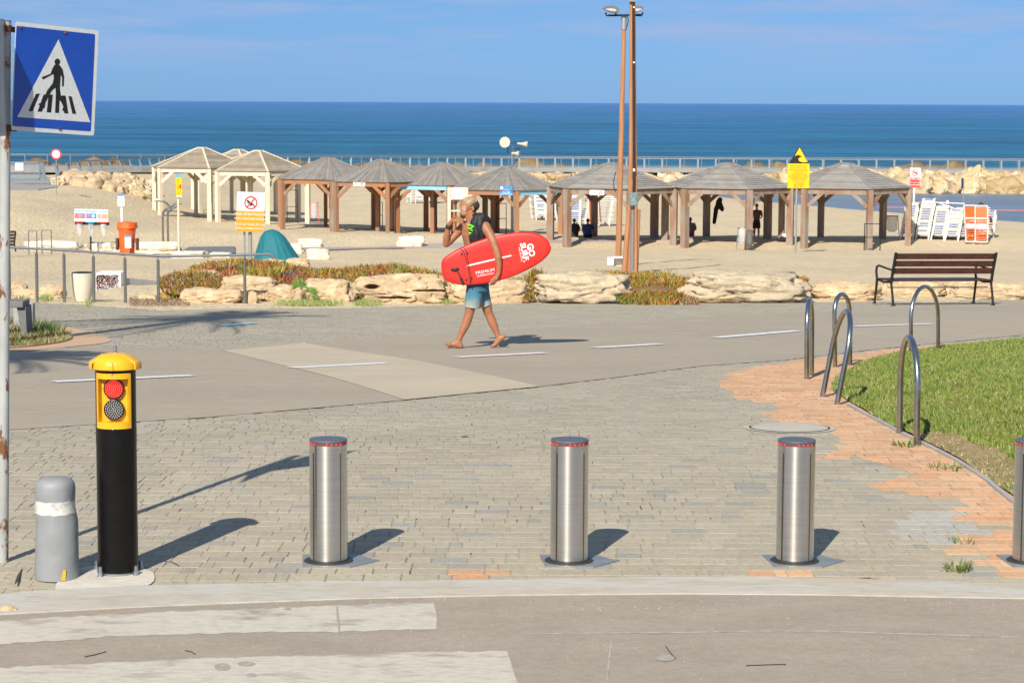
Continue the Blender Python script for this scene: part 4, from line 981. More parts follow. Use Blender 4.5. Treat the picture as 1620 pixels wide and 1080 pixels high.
# no swimming
e, o, ux, uy, W, H = flat_sign('no_swimming_sign', 'small white and red no-swimming sign on a white pole beside the stacked loungers', 'sign', 1439, 265.5, 1456, 296, 121, [(1447, .12, 'white')])
rectm(e, o, ux, uy, 0, 0, W * .97, H * .48, 'sign_red'); ringm(e, o, ux, uy, W * .48, H * .74, W * .22, W * .28, 'sign_red', slash=-45, lift=.003)
mb = MB(); mb.plate([(W * x, H * y) for x, y in ((.30, .72), (.42, .70), (.52, .74), (.62, .68), (.66, .72), (.52, .80), (.40, .76))], o + n * .002, ux, uy, .001); mb.build('swimmer_symbol', 'ink', e)
for s_, y, sz in (('הצחרל רוסא', .40, .14), ('ةحابسلا عونمم', .26, .10), ('NO SWIMMING', .11, .10)): text(s_, o + ux * W * .5 + uy * H * y, ux, uy, sz, 'bright_white', 'lettering', e, bold=.02, t=.003, sx=.8)
# no entry at the left
b = G(89, 307); Yn = b.y
e = empty('no_vehicles_sign', b, 'round white sign with red rim on a thin post by the rock pile, far left', 'road sign')
c = A(89, 244, Yn); mb = MB(); mb.tube([b - Vector((0, 0, .2)), (c.x, Yn, c.z)], .03, 8); mb.build('post', 'fence_metal', e, 40)
r_ = 8.3 / F * Yn; mx = Matrix.Rotation(R(90), 3, 'X'); v0 = MB(); v0.lathe([(r_, 0), (r_, .02), (.001, .021)], seg=28); mb = MB(); mb.add([mx @ v + Vector((c.x, Yn - .03, c.z)) for v in v0.v], v0.f); mb.build('rim', 'sign_red', e, 30)
v0 = MB(); v0.lathe([(r_ * .74, .019), (r_ * .74, .026), (.001, .027)], seg=28); mb = MB(); mb.add([mx @ v + Vector((c.x, Yn - .03, c.z)) for v in v0.v], v0.f); mb.build('disc', 'bright_white', e, 30)
# beach rule board, yellow-green
e, o, ux, uy, W, H = flat_sign('beach_rules_sign', 'tall narrow yellow sign with blue top on a cream post beside the chrome shower', 'sign', 279, 276, 288, 312, 88, [(281.5, .09, 'cream_wood')], yr=-.18, m_='sign_yellow')
rectm(e, o, ux, uy, 0, H * .86, W, H, 'sky_blue'); rectm(e, o, ux, uy, 0, 0, W, H * .05, 'white'); rectm(e, o, ux, uy, W * .62, H * .38, W * .9, H * .55, 'sign_red')
for i in range(7): text(('רתומ', 'רוסא', 'ףוח')[i % 3], o + ux * W * .4 + uy * H * (.78 - i * .1), ux, uy, .07, 'leaf', 'lettering', e, t=.003)
# white notice with blue top
e, o, ux, uy, W, H = flat_sign('dog_bag_sign', 'small white notice with blue header on a white post behind the orange bin', 'sign', 186, 307, 197, 326.5, 92, [(192, .12, 'white')])
rectm(e, o, ux, uy, 0, H * .84, W, H, 'picture_blue'); 
for i, y in enumerate((.70, .58, .34, .22)): text(('ףוחה לע ורמש', 'יקנ', 'תודות', 'תיריע')[i], o + ux * W * .5 + uy * H * y, ux, uy, .06, 'navy', 'lettering', e, t=.003)
# recycling board with three clear tubes
e, o, ux, uy, W, H = flat_sign('recycling_board', 'white board with red, blue and orange pictures above three hanging clear bags', 'sign', 117.5, 330.5, 171, 350, 91, [(142.5, .07, 'dark_metal')], dr=1.2)
for (x0, x1, m_) in ((.01, .33, 'pink_red'), (.35, .66, 'picture_blue'), (.69, .99, 'picture_orange')): rectm(e, o, ux, uy, W * x0, H * .24, W * x1, H * .66, m_, 'picture')
rectm(e, o, ux, uy, 0, H * .80, W, H * .88, 'sky_blue', 'stripe')
for x, m_ in ((.17, 'sky_blue'), (.44, 'pink_red'), (.56, 'bright_white'), (.80, 'lilac')):
    mb = MB(); mb.ellipsoid(o + ux * W * x + uy * H * .45 + n * .004, W * .04, .003, H * .13, u=10, v=6); mb.build('drawing', m_, e, True)
text('רוחזימל הדרפה', o + ux * W * .5 + uy * H * .74, ux, uy, .07, 'navy', 'lettering', e, t=.003)
mb = MB(); mb.bar(o + ux * W * .03 - uy * .08, o + ux * W * 1.03 - uy * .08, .16, .10); mb.build('crossbar', 'dark_metal', e)
for x, m_, m2 in ((.17, 'sign_red', 'lilac'), (.51, 'sky_blue', 'sky_blue'), (.88, 'sign_red', 'bright_white')):
    c = o + ux * W * x - uy * .10 - Vector((0, .06, 0)); mb = MB(); mb.lathe([(.20, .06), (.21, .07), (.21, .10), (.001, .10)], c.x, c.y, c.z, 16); mb.build('lid', m_, e, 40)
    mb = MB(); mb.lathe([(.03, -.50), (.07, -.46), (.12, -.2), (.135, -.02), (.135, .04)], c.x, c.y, c.z, 14); mb.build('clear_bag', 'clear_bag', e, True)
    mb = MB(); mb.ellipsoid(c - uy * .02, .14, .14, .05, u=12, v=6); mb.build('rim', m2, e, True)
# orange bin
b = G(200, 402); Yb = 87.0; k = Yb / F; c = A(201, 384, Yb); z0 = T(c.x, Yb)
e = empty('litter_bin', (c.x, Yb, z0), 'orange plastic litter bin with a loose bag over its rim, behind the pale stone blocks', 'litter bin')
zt = A(201, 350, Yb).z; hb = zt - z0; mb = MB(); mb.lathe([(.26, .0), (.28, .05), (.31, hb * .6), (.36, hb * .86), (.36, hb * .93), (.30, hb * .97), (.001, hb)], c.x, Yb, z0, 28); mb.build('body', 'orange', e, 40)
mb = MB(); 
for i in range(2):
    q = []
    for kk in range(40): a = 2 * math.pi * kk / 40; rr = (.36, .39)[i] + .012 * math.sin(a * 9) + .01 * math.sin(a * 5 + 1); q.append((c.x + rr * math.cos(a), Yb + rr * math.sin(a), z0 + hb * (.96, .80)[i] + .015 * math.sin(a * 7)))
    mb.v += [Vector(v) for v in q]
for kk in range(40): mb.f.append((kk, (kk + 1) % 40, 40 + (kk + 1) % 40, 40 + kk))
mb.build('bag_rim', 'orange', e, True)
for s_ in (-1, 1): mb = MB(); mb.box(c.x + s_ * .38, Yb + .05, z0 + hb * .32, .10, .3, hb * .35, bev=.02); mb.build('side_bracket', 'rust', e)
q = Vector((c.x - .02, Yb - .37, z0 + hb * .22)); rectm(e, q, Vector((1, 0, 0)), Vector((0, 0, 1)), 0, 0, .24, .5, 'bright_white', 'notice', .01); rectm(e, q, Vector((1, 0, 0)), Vector((0, 0, 1)), 0, .42, .24, .5, 'picture_blue', 'notice_header', .013)
rectm(e, Vector((c.x - .10, Yb - .36, z0)), Vector((1, 0, 0)), Vector((0, 0, 1)), .08, -.05, .26, hb * .22, 'orange', 'foot', .03)
# chrome beach shower
Ys = 92.0; e = empty('beach_shower', gz(A(263, 380, Ys).x, Ys), 'twin bent chrome shower pipes beside the tall yellow sign', 'shower')
for dx in (0, 8):
    mb = MB(); pts = [A(x + dx, y, Ys) for x, y in ((258, 384), (257.5, 350), (258, 336), (264, 330), (272, 326), (276, 322.5), (279, 321))]; pts[0].z = T(pts[0].x, Ys) - .1; mb.tube(pts, .045, 10); mb.build('pipe', 'tube_steel', e, True)
for dy in (0, 3):
    mb = MB(); pts = [A(x, y + dy * .4, Ys + dy * .1) for x, y in ((245, 316), (256, 317), (263, 321), (270, 328))]; mb.tube(pts, .04, 8); mb.build('arm', 'tube_steel', e, True)

# ------------------------------------------------------------------ rocks
def rockmesh(name, seed, m_, sub=4, box=.55, amp=.16, freq=1.2, flat=None):
    bm = bmesh.new(); bmesh.ops.create_icosphere(bm, subdivisions=sub, radius=1); off = Vector((seed * 13.7, seed * 5.1, seed * 2.3))
    for v in bm.verts:
        d = v.co.normalized(); mxx = max(abs(d.x), abs(d.y), abs(d.z)); c = d / (mxx ** box)
        n1 = noise.fractal(d * freq + off, 1.0, 2.0, 3); n2 = noise.noise(d * 5 * freq + off); rdg = abs(noise.noise(d * 2.2 * freq + off * 1.3))
        v.co = c * (1 + amp * n1 * 1.4 + .035 * n2 - .13 * max(0, .12 - rdg) / .12)
    me = bpy.data.meshes.new(name); bm.to_mesh(me); bm.free(); me.materials.append(M[m_]); me.shade_smooth(); return me
def rock(px0, py0, px1, py1, Y, label, m_='rock', seed=1, depth=.8, rz=0, name='boulder', sub=5, box=.55, group='sandstone boulders edging the promenade', tilt=0, sink=.08, hole=None):
    a = A(px0, py1, Y); b = A(px1, py0, Y); w = b.x - a.x; h = b.z - a.z + sink
    me = rockmesh(name, seed, m_, sub, box); xs_ = [v.co.x for v in me.vertices]; zs_ = [v.co.z for v in me.vertices]; ys_ = [v.co.y for v in me.vertices]
    sx, sz = w / (max(xs_) - min(xs_)), h / (max(zs_) - min(zs_)); sy = w * depth / (max(ys_) - min(ys_)); mxz = min(zs_); mxx = (max(xs_) + min(xs_)) / 2
    for v in me.vertices: v.co = Vector(((v.co.x - mxx) * sx, v.co.y * sy, (v.co.z - mxz) * sz - sink))
    if hole:
        for hx, hz_, rx, rz_ in hole:
            hc = A(hx, hz_, Y); X0, Z0 = hc.x - (a.x + b.x) / 2, hc.z - a.z; k = Y / F
            for v in me.vertices:
                q = ((v.co.x - X0) / (rx * k)) ** 2 + ((v.co.z - Z0) / (rz_ * k)) ** 2
                if v.co.y < 0 and q < 1.6: v.co.y += .34 * sm(1.3 - q)
    o_ = bpy.data.objects.new(name, me); col.objects.link(o_); o_.location = ((a.x + b.x) / 2, Y + w * depth * .25, a.z); o_.rotation_euler = (0, R(tilt), R(rz)); return tag(o_, label, 'boulder', group)
RK = [
 (282, 455, 386, 486, 38.3, 'long low slab of sandstone under the railing end post', 'rock', 3, .5, 0),
 (344, 436, 442, 470, 39.2, 'sandstone slab lying on top of the low slab beside the railing', 'rock', 4, .5, 3),
 (384, 460, 409, 486, 38.3, 'small squarish stone right of the railing end post', 'rock', 5, .8, 0),
 (311, 427, 346, 450, 41.0, 'rounded tan stone half buried in red succulents above the slab', 'rock', 6, .7, 0),
 (418, 450, 482, 484, 38.6, 'blocky sandstone rock left of the little fan palm', 'rock', 7, .6, 0),
 (478, 440, 566, 482, 39.3, 'sandstone rock behind the little fan palm', 'rock', 8, .6, -8),
 (552, 432, 716, 485, 38.6, 'largest sandstone boulder, with cracks and a dark hollow, left of the surfer', 'rock', 12, .42, 0),
 (700, 438, 843, 480, 38.6, 'smooth sandstone boulder just behind the surfer', 'rock', 10, .45, 0),
 (843, 431, 1004, 478, 38.5, 'grey speckled flat-topped boulder right of the surfboard', 'rock_grey', 11, .45, 0),
 (1066, 430, 1288, 480, 39.4, 'broad pale flat sandstone outcrop with succulents on top', 'rock_grey', 22, .5, 0),
 (1280, 444, 1398, 472, 40.5, 'low dark-shadowed rock ledge left of the bench', 'rock', 13, .4, 0),
 (1385, 443, 1500, 478, 41.5, 'low sandstone ledge seen beneath the bench', 'rock', 14, .35, 0),
 (1490, 446, 1650, 475, 41.5, 'low sandstone ledge right of the bench at the photo edge', 'rock', 15, .35, 0),
 (1640, 444, 1800, 474, 41.5, 'low sandstone ledge continuing past the right edge of the photo', 'rock', 23, .35, 0),
 (215, 466, 250, 484, 39.5, 'small rounded stone between the railing posts, in dry litter', 'rock', 16, .7, 0),
 (-10, 444, 42, 474, 40.5, 'dark shaded stone behind the sign pole at the far left', 'rock', 17, .6, 0),
 (60, 450, 104, 476, 40, 'low tan stone left of the white planter', 'rock', 18, .6, 0),
 (20, 457, 62, 474, 40, 'flat tan stone beside the first railing post', 'rock', 19, .6, 0),
 (452, 408, 490, 424, 62, 'upright brown broken stone right of the teal cover', 'rock', 20, .7, 0),
 (408, 410, 452, 432, 48, 'pale stone in front of the teal cover', 'rock', 21, .7, 0),
]
for i, r0 in enumerate(RK):
    rock(*r0[:5], r0[5], r0[6], r0[7], r0[8], r0[9], tilt=0, hole=((589, 453, 10, 4.2), (566, 467, 11, 1.6), (625, 470, 26, 1.4), (680, 459, 26, 1.6)) if r0[7] == 12 else None, sub=6 if r0[7] == 12 else 5)
# dark hollow of the largest boulder: a real recess rim
WB = [
 (35, 381, 131, 397, 84, 'leftmost long pale limestone block on the sand', 31), (129, 383, 199, 400, 84, 'limestone block in the middle of the row, below the recycling board', 32),
 (200, 382, 286, 401, 84, 'long limestone block in front of the orange bin', 33), (268, 397, 330, 408, 79, 'low limestone block in front of the shower', 34),
 (468, 377, 512, 392, 86, 'rough white block behind the teal cover, farther one', 35), (484, 393, 523, 410, 74, 'white block with a square end, right of the teal cover', 36),
 (440, 385, 482, 401, 80, 'tan and white block beside the top of the teal cover', 37), (626, 373, 672, 391, 84, 'white lone stone on the sand in front of the third slatted shelter', 38),
 (330, 399, 366, 407, 79, 'low pale block left of the no-dogs sign posts', 39)]
for (a, b, c, d, Y, lb, sd) in WB: rock(a, b, c, d, G((a + c) / 2, d).y, lb, 'rock_white', sd, .45, 0, 'stone_block', 4, .85, 'pale limestone blocks on the sand')

# breakwater
base = [rockmesh('boulder', 50 + i, 'rock_far', 4, .75, .26, 1.5) for i in range(9)]
dark = [rockmesh('boulder', 70 + i, 'rock_brown', 3, .5, .2) for i in range(5)]; wet = [rockmesh('boulder', 80 + i, 'rock_wet', 4, .7, .24, 1.5) for i in range(4)]
rnd = random.Random(5)
def farrock(me, x, y, z, s, label, group):
    o_ = bpy.data.objects.new('boulder', rnd.choice(me)); col.objects.link(o_); o_.location = (x, y, z); o_.scale = (s * rnd.uniform(.85, 1.25), s * rnd.uniform(.7, 1.0), s * rnd.uniform(.6, .85)); o_.rotation_euler = (rnd.uniform(-.4, .4), rnd.uniform(-.4, .4), rnd.uniform(0, 6.28)); return tag(o_, label, 'boulder', group)
def deckY(x): return 262 - 44 * sm(-x / 50) 
def deckZ(x): return -4.9 + 1.05 * sm(-x / 50)
g1 = 'golden boulders of the breakwater facing the beach'
def zone(x, y):
    px = 810 + x / y * F
    for lim, w in ((300, 'left of the cream shelters'), (440, 'behind the cream shelters'), (660, 'behind the first slatted shelters'), (880, 'behind the loudspeaker mast'), (1010, 'behind the tall wooden poles'), (1150, 'between the tall poles and the wave sign'), (1290, 'around the yellow wave sign'), (1440, 'left of the no-swimming sign'), (1530, 'just right of the no-swimming sign'), (9999, 'at the right edge of the photo')):
        if px < lim: return w
x = -30
while x < 76:
    big = 1.0 if x < 28 else 1.5
    farrock(wet if rnd.random() < .5 else base, x + rnd.uniform(-.5, .5), deckY(x) - 13 + rnd.uniform(-.6, .6), SEA + .25, 1.15 * big * rnd.uniform(.8, 1.2), 'lowest tier boulder of the breakwater ' + zone(x, 250), g1)
    farrock(base, x + rnd.uniform(-.5, .5) + .8, deckY(x) - 9.5 + rnd.uniform(-.6, .6), SEA + .80 + .1 * big, 1.1 * big * rnd.uniform(.75, 1.2), 'golden middle tier boulder of the breakwater ' + zone(x, 250), g1)
    farrock(base, x + rnd.uniform(-.5, .5), deckY(x) - 6 + rnd.uniform(-.6, .6), SEA + 1.3, 1.0 * (big * .75) * rnd.uniform(.7, 1.2), 'golden top tier boulder under the seafront railing ' + zone(x, 250), g1)
    x += 1.75 * big * rnd.uniform(.75, 1.1)
x = -48
while x < 78:
    farrock(dark, x, deckY(x) + 9 + rnd.uniform(-1, 1), deckZ(x) - 1.1 + rnd.uniform(-.3, .35), rnd.uniform(1.1, 2.0), 'dark boulder seaward of the railing ' + zone(x, 270), 'dark boulders seaward of the railing'); x += rnd.uniform(1.6, 3.2)
pile = [rockmesh('boulder', 90 + i, 'rock', 3, .6, .2) for i in range(6)]
for i in range(60):
    pxx = 92 + (i * 37 % 150); t_ = rnd.random(); Yp = 149 + 9 * t_; c = A(pxx, 290, Yp); z = T(c.x, Yp); top_ = (1 - abs(pxx - 150) / 120)
    farrock(pile if i % 4 else base, c.x, Yp, z + .05 + .45 * t_ , rnd.uniform(.3, .66), 'tan boulder ' + ('low' if t_ < .33 else 'midway up' if t_ < .66 else 'high') + ' in the loose rock pile, ' + ('near the round sign' if pxx < 130 else 'in its left half' if pxx < 165 else 'in its right half' if pxx < 205 else 'by the cream shelter'), 'loose rock pile at the far left of the beach')
# jetty deck and its two railings
mb = MB(); n = 60
for j in range(n + 1):
    xx = -75 + j * 2.4; mb.v += [Vector((xx, deckY(xx) - .6, deckZ(xx))), Vector((xx, deckY(xx) + 5, deckZ(xx))), Vector((xx, deckY(xx) - .6, deckZ(xx) - .5)), Vector((xx, deckY(xx) + 5, deckZ(xx) - 3))]
for j in range(n): a = j * 4; mb.f += [(a, a + 4, a + 5, a + 1), (a + 2, a + 6, a + 4, a), (a + 1, a + 5, a + 7, a + 3)]
tag(mb.build('boardwalk', 'deck'), kind='structure')
for row, (dy, lb, x0) in enumerate(((0, 'long grey metal railing along the near edge of the seafront walk', -30), (4.6, 'long grey metal railing along the sea side of the seafront walk', -62))):
    e = empty('seafront_railing', (0, 262 + dy, -4.9), lb, 'railing')
    xs_ = []; x = x0
    while x < 76: xs_.append(x); x += 2.05
    pts = [(x, deckY(x) + dy) for x in xs_]
    for zz, r_ in ((1.12, .045), (.99, .02), (.10, .02)) if row else ((1.05, .04), (.12, .02)):
        mb = MB(); mb.tube([(x, y, deckZ(x) + zz) for x, y in pts], r_, 5); mb.build('rail', 'fence_metal', e)
    for i, (x, y) in enumerate(pts):
        mb = MB(); z = deckZ(x)
        if row: mb.box(x, y, z + .55, .09, .09, 1.1)
        else:
            mb.box(x, y, z + .5, .20, .05, 1.1)
        mb.build('post', 'fence_metal' if row == 0 else 'blue_grey', e)
# ramp rail with leaning posts, gate
e = empty('ramp_railing', G(62, 285), 'blue-grey ramp railing with leaning posts curving away from the gate', 'railing')
tops = []; n = 12
for i in range(n):
    t_ = i / (n - 1); pxx = 66 + 186 * t_ ** .9; Yp = 150 + 58 * t_; yt = 258 - 9 * t_; ft = A(pxx + 5 - 3 * t_, yt + 27 - 13 * t_, Yp); tp = A(pxx, yt, Yp); tops.append(tp)
    mb = MB(); mb.bar(ft, tp, .22, .08, upv=(0, 1, 0)); mb.build('post', 'blue_grey', e)
mb = MB(); mb.tube(tops, .05, 6); mb.build('rail', 'blue_grey', e, True)
Yg = 151; e = empty('metal_gate', G(40, 284), 'closed blue-grey metal gate with a white notice at the far left', 'gate')
q0, q1, q2, q3 = A(12, 284, Yg), A(63, 284, Yg), A(63, 257, Yg), A(12, 257, Yg)
for a, b in ((q0, q1), (q1, q2), (q2, q3)): mb = MB(); mb.bar(a, b, .12, .12); mb.build('frame', 'blue_grey', e)
mb = MB()
for i in range(46): a = q0.lerp(q1, i / 46); b = q3.lerp(q2, i / 46); mb.bar(a, b, .018, .018)
mb.build('mesh_panel', 'fence_metal', e)
a = A(24, 270, Yg - .1); rectm(e, a, Vector((1, 0, 0)), Vector((0, 0, 1)), 0, 0, 13 / F * Yg, 12 / F * Yg, 'bright_white', 'notice', .02)
sheet('concrete_ramp', [(q.x, q.y) for q in (G(-80, 302), G(60, 301), G(92, 296), G(84, 284), G(70, 276), G(-80, 276))], .03, 'deck', side=.3)
sheet('beach_path', gpoly([(450, 393), (640, 388), (760, 384), (880, 381), (1130, 377), (1130, 380), (900, 385), (800, 388), (640, 393), (450, 398)]), .05, 'walk', side=.3)
sheet('shaded_shower_floor', gpoly([(278, 403), (300, 392), (372, 391), (372, 402), (330, 405)]), .05, 'dark_or_shaded_concrete', side=.3)  # paved shower floor; the shade lying on it is put into its dark colour
M['lamp_shell'] = mat('lamp_shell', (.16, .14, .12), .5, .3)
# ------------------------------------------------------------------ wooden poles with floodlights
def pole_line(mb, pts, Y, r, seg=16):
    ps = [A(x, y, Y) for x, y in pts]; mb.tube(ps, r, seg); return ps
Y1 = 72.0; b = A(978, 418, Y1); b.z = T(b.x, Y1)
e = empty('light_pole', b, 'tall round wooden pole carrying two floodlights on a cross arm', 'light pole')
mb = MB(); tp = A(987, 44, Y1); ps = [b + (tp - b) * (i / 10) - Vector((0, 0, .3 if i == 0 else 0)) for i in range(11)]; mb.tube(ps, [.098 - .03 * i / 10 for i in range(11)], 18); mb.build('pole', 'pole_wood', e, True)
mb = MB(); mb.tube([A(987, 47, Y1), A(987.2, 25, Y1)], .088, 16); mb.tube([A(987.2, 25, Y1), A(987.2, 23.5, Y1)], .10, 16); mb.build('sleeve', 'fence_metal', e, 40)
mb = MB(); mb.bar(A(962, 25, Y1 - .1), A(1014, 24, Y1 - .1), .08, .06); mb.build('cross_arm', 'dark_metal', e)
for cx, s_, m2 in ((966, -1, 0), (1008, 1, 1)):
    c = A(cx, 15, Y1 - .15); k = Y1 / F
    mb = MB(); q = [(-13 * k, 1 * k), (-10 * k, 4 * k), (2 * k, 5 * k), (12 * k, 2 * k), (13 * k, -4 * k), (11 * k, -6 * k), (0, -5 * k)]
    q = [(x * (1 if s_ < 0 else -.8), z) for x, z in q]; q = q if s_ > 0 else q[::-1]
    mb.plate(q, c + Vector((0, .22, 0)), (1, 0, 0), (0, 0, 1), .44); mb.build('lamp_head', 'lamp_shell', e)
    mb = MB(); q2 = [(x * .66 - s_ * -1.5 * k * 0, z * .42 - 1.2 * k) for x, z in q]; mb.plate(q2, c + Vector((0, -.221, 0)), (1, 0, 0), (0, 0, 1), .012); mb.build('lamp_glass', 'lamp_glass', e)
    mb = MB(); mb.tube([c + Vector((-8 * k * 1, 0, -5 * k)), c + Vector((-6 * k, 0, -10 * k)), c + Vector((7 * k, 0, -10 * k)), c + Vector((9 * k, 0, -5 * k))], .03, 6); mb.build('bracket', 'dark_metal', e)
mb = MB(); mb.tube([A(x, y, Y1 - .2) for x, y in ((993, 26), (994, 34), (992, 42), (990, 48))], .015, 5); mb.tube([A(x, y, Y1 - .2) for x, y in ((974, 272), (971, 285), (971, 296), (974, 304))], .015, 5); mb.build('cable', 'rubber', e, True)
Y2 = 62.0; b = A(999, 432, Y2); b.z = T(b.x, Y2)
e = empty('utility_pole', b, 'tall split wooden pole with cables and timber braces, right of the floodlight pole', 'utility pole')
mb = MB(); ps = [A(995, 440, Y2), A(997, 330, Y2), A(998.5, 200, Y2), (A(999, 60, Y2)), A(998.6, -60, Y2)]; mb.tube(ps, [.075, .065, .058, .05, .045], 12); mb.build('timber', 'pole_wood', e, True)
mb = MB(); ps = [A(1006, 440, Y2 + .05), A(1006, 330, Y2 + .05), A(1004.5, 200, Y2 + .05), A(1003.6, 60, Y2 + .05), A(1002.6, -60, Y2 + .05)]; mb.tube(ps, [.05, .045, .042, .036, .032], 12); mb.build('timber', 'pole_wood', e, True)
for x, r_ in ((1001.5, .022), (1002.5, .018)):
    mb = MB(); ps = [A(x + .8, 305, Y2 - .12), A(x + .6, 200, Y2 - .11), A(x - .1, 90, Y2 - .1), A(x - .6, -55, Y2 - .1)]; mb.tube(ps, r_, 6); mb.build('cable', 'rubber', e, True)
mb = MB(); mb.tube([A(987, 440, Y2 - .05), A(993, 360, Y2 - .05), A(999, 285, Y2 - .02)], [.078, .07, .05], 12); mb.build('brace', 'pole_wood', e, True)
mb = MB(); mb.tube([A(1007, 440, Y2 + .15), A(1009, 380, Y2 + .12), A(1011, 331, Y2 + .1)], [.045, .05, .045], 10); mb.build('brace', 'pole_wood', e, True)
for y in (268, 99, 12, 270): 
    mb = MB(); c = A(1003, y, Y2 - .14); mb.box(c.x, c.y, c.z, .05, .03, .04); mb.build('clip', 'bright_white', e)
mb = MB(); c = A(999.5, 1, Y2 - .03); mb.box(c.x, c.y, c.z, .22, .22, .08); mb.build('band', 'zinc', e)
Y3 = 60.5; b = A(1000, 430, Y3); b.z = T(b.x, Y3)
e = empty('electric_meter', b, 'grey pipe with a small glazed meter box on top, in front of the split pole', 'meter box')
mb = MB(); mb.tube([b - Vector((0, 0, .3)), A(1001, 332, Y3)], .048, 14); mb.build('pipe', 'zinc', e, True)
c = A(1002, 315, Y3); mb = MB(); mb.box(c.x, c.y, c.z, .24, .14, .35, bev=.012); mb.build('box', 'blue_grey', e)
mb = MB(); mb.box(c.x, c.y - .074, c.z, .18, .008, .28); mb.build('window', 'glass_box', e)
for dx in (-.05, .01, .05): mb = MB(); q = A(1001, 326, Y3); mb.tube([(q.x + dx, Y3, q.z - .0), (q.x + dx * .5, Y3, q.z - .12)], .018, 6); mb.build('cable', 'rubber', e)
# white crate by the pole foot
Y4 = 70.5; c = A(975, 413, Y4); c.z = T(c.x, Y4)
e = empty('plastic_crate', c, 'small white open crate at the foot of the floodlight pole', 'crate')
mb = MB(); mb.box(c.x - .18, Y4, c.z + .14, .2, .3, .26, bev=.03); mb.build('end_block', 'bright_white', e)
mb = MB(); mb.box(c.x + .06, Y4, c.z + .27, .34, .34, .05, bev=.01); mb.box(c.x + .22, Y4, c.z + .12, .03, .34, .26); mb.box(c.x + .06, Y4 + .16, c.z + .12, .3, .02, .26); mb.build('shell', 'white', e)

# ------------------------------------------------------------------ loudspeaker mast, notices
Ym = 130.5; c = A(811, 262, Ym); b = Vector((c.x, Ym, T(c.x, Ym)))
e = empty('loudspeaker_mast', b, 'thin mast above the shelter roof with three cream horn loudspeakers', 'loudspeaker')
mb = MB(); mb.tube([b - Vector((0, 0, .1)), A(810.5, 232, Ym)], .09, 10); mb.build('mast', 'zinc', e, True)
def horn(c, d, r0, L_, m_='horn'):
    d = Vector(d).normalized(); mb = MB(); ps = [c - d * L_ * .45, c - d * L_ * .3, c, c + d * L_ * .35, c + d * L_ * .5]; mb.tube(ps, [r0 * .3, r0 * .34, r0 * .45, r0 * .85, r0], 16); return mb.build('horn', m_, e, 50)
horn(A(801, 226, Ym - .2), (-.25, -1, .1), .31, .7); horn(A(826, 228, Ym), (1, -.15, -.1), .19, .62); horn(A(815, 243, Ym - .1), (1, -.3, -.1), .18, .5)
mb = MB(); mb.tube([A(808, 236, Ym), A(822, 235, Ym), A(822, 244, Ym)], .03, 6); mb.tube([A(803, 232, Ym), A(804, 242, Ym)], .03, 6); mb.tube([A(817, 262, Ym - 1), A(819, 285, Ym - 3), A(816, 300, Ym - 3.5)], .02, 5); mb.build('bracket', 'dark_metal', e)
def notice(px0, py0, px1, py1, sh, label, name='notice', m_='bright_white', cat='notice', k=0, dots=True, back=False):
    _, cor, ctr = sh; p0, p1 = cor[k - 1], cor[k]; u = (p1 - p0).normalized(); n = u.cross(Vector((0, 0, 1)));
    def hit(px, py):
        d = ray(px, py); o_ = Vector((0, 0, CAMZ)); pl = p0 + n * .08; t = (pl - o_).dot(n) / d.dot(n); return o_ + d * t
    a = hit(px0, py1); b = hit(px1, py1); c = hit(px0, py0); W = (b - a).dot(u); H = c.z - a.z
    e = empty(name, a, label, cat); mb = MB(); mb.plate([(0, 0), (W, 0), (W, H), (0, H)], a, u, (0, 0, 1), .03); mb.build('board', m_, e); return e, a + n * .032, u, W, H
UP = Vector((0, 0, 1))
for sh, q, lb in ((sB, (559, 287, 578, 294.5), 'white notice with green and red circles on the second slatted shelter'), (sE, (933, 300.5, 956, 308.5), 'white notice with green and red circles left of the tall poles')):
    e, a, u, W, H = notice(*q, sh, lb); ringm(e, a, u, UP, W * .24, H * .5, H * .22, H * .3, 'leaf', 'green_ring'); ringm(e, a, u, UP, W * .73, H * .5, H * .26, H * .38, 'sign_red', 'red_ring', slash=45); text('רתומ', a + u * W * .43 + UP * H * .5, u, UP, H * .3, 'ink', 'lettering', e, t=.003); text('רוסא', a + u * W * .92 + UP * H * .5, u, UP, H * .3, 'ink', 'lettering', e, t=.003)
e, a, u, W, H = notice(791, 294.5, 811, 309, sD, 'blue and white sign on the beam under the loudspeakers', 'shelter_sign', 'picture_blue', 'sign')
rectm(e, a, u, UP, W * .05, H * .68, W * .25, H * .94, 'bright_white', 'emblem')
for i, s_ in enumerate(('ףוחה ילהנ', 'הצחר תועש', '07:00 - 18:45', 'LIFEGUARD HOURS')): text(s_, a + u * W * .5 + UP * H * (.62 - i * .16), u, UP, H * .16, 'bright_white', 'lettering', e, t=.003, bold=.01)
# bulletin board beyond the surfer's head
e, o, ux, uy, W, H = flat_sign('bulletin_board', 'cream posts holding a blank white board, just left of the surfer head', 'notice board', 714, 297.5, 735, 315.5, 119, [])
g = T(o.x, 119)
for x in (710.5, 738): 
    q0 = A(x, 300, 119); mb = MB(); zt = A(x, 297, 119).z; mb.box(q0.x, 119.05, (zt + g - .2) / 2, .16, .12, zt - g + .2); mb.build('post', 'cream_wood', e)
for y in (297.6, 315.6, 333.5): mb = MB(); mb.bar(A(710, y, 119.1), A(738, y, 119.1), .06, .07); mb.build('crossbar', 'cream_wood', e)
c = A(736.5, 303, 118.8); 

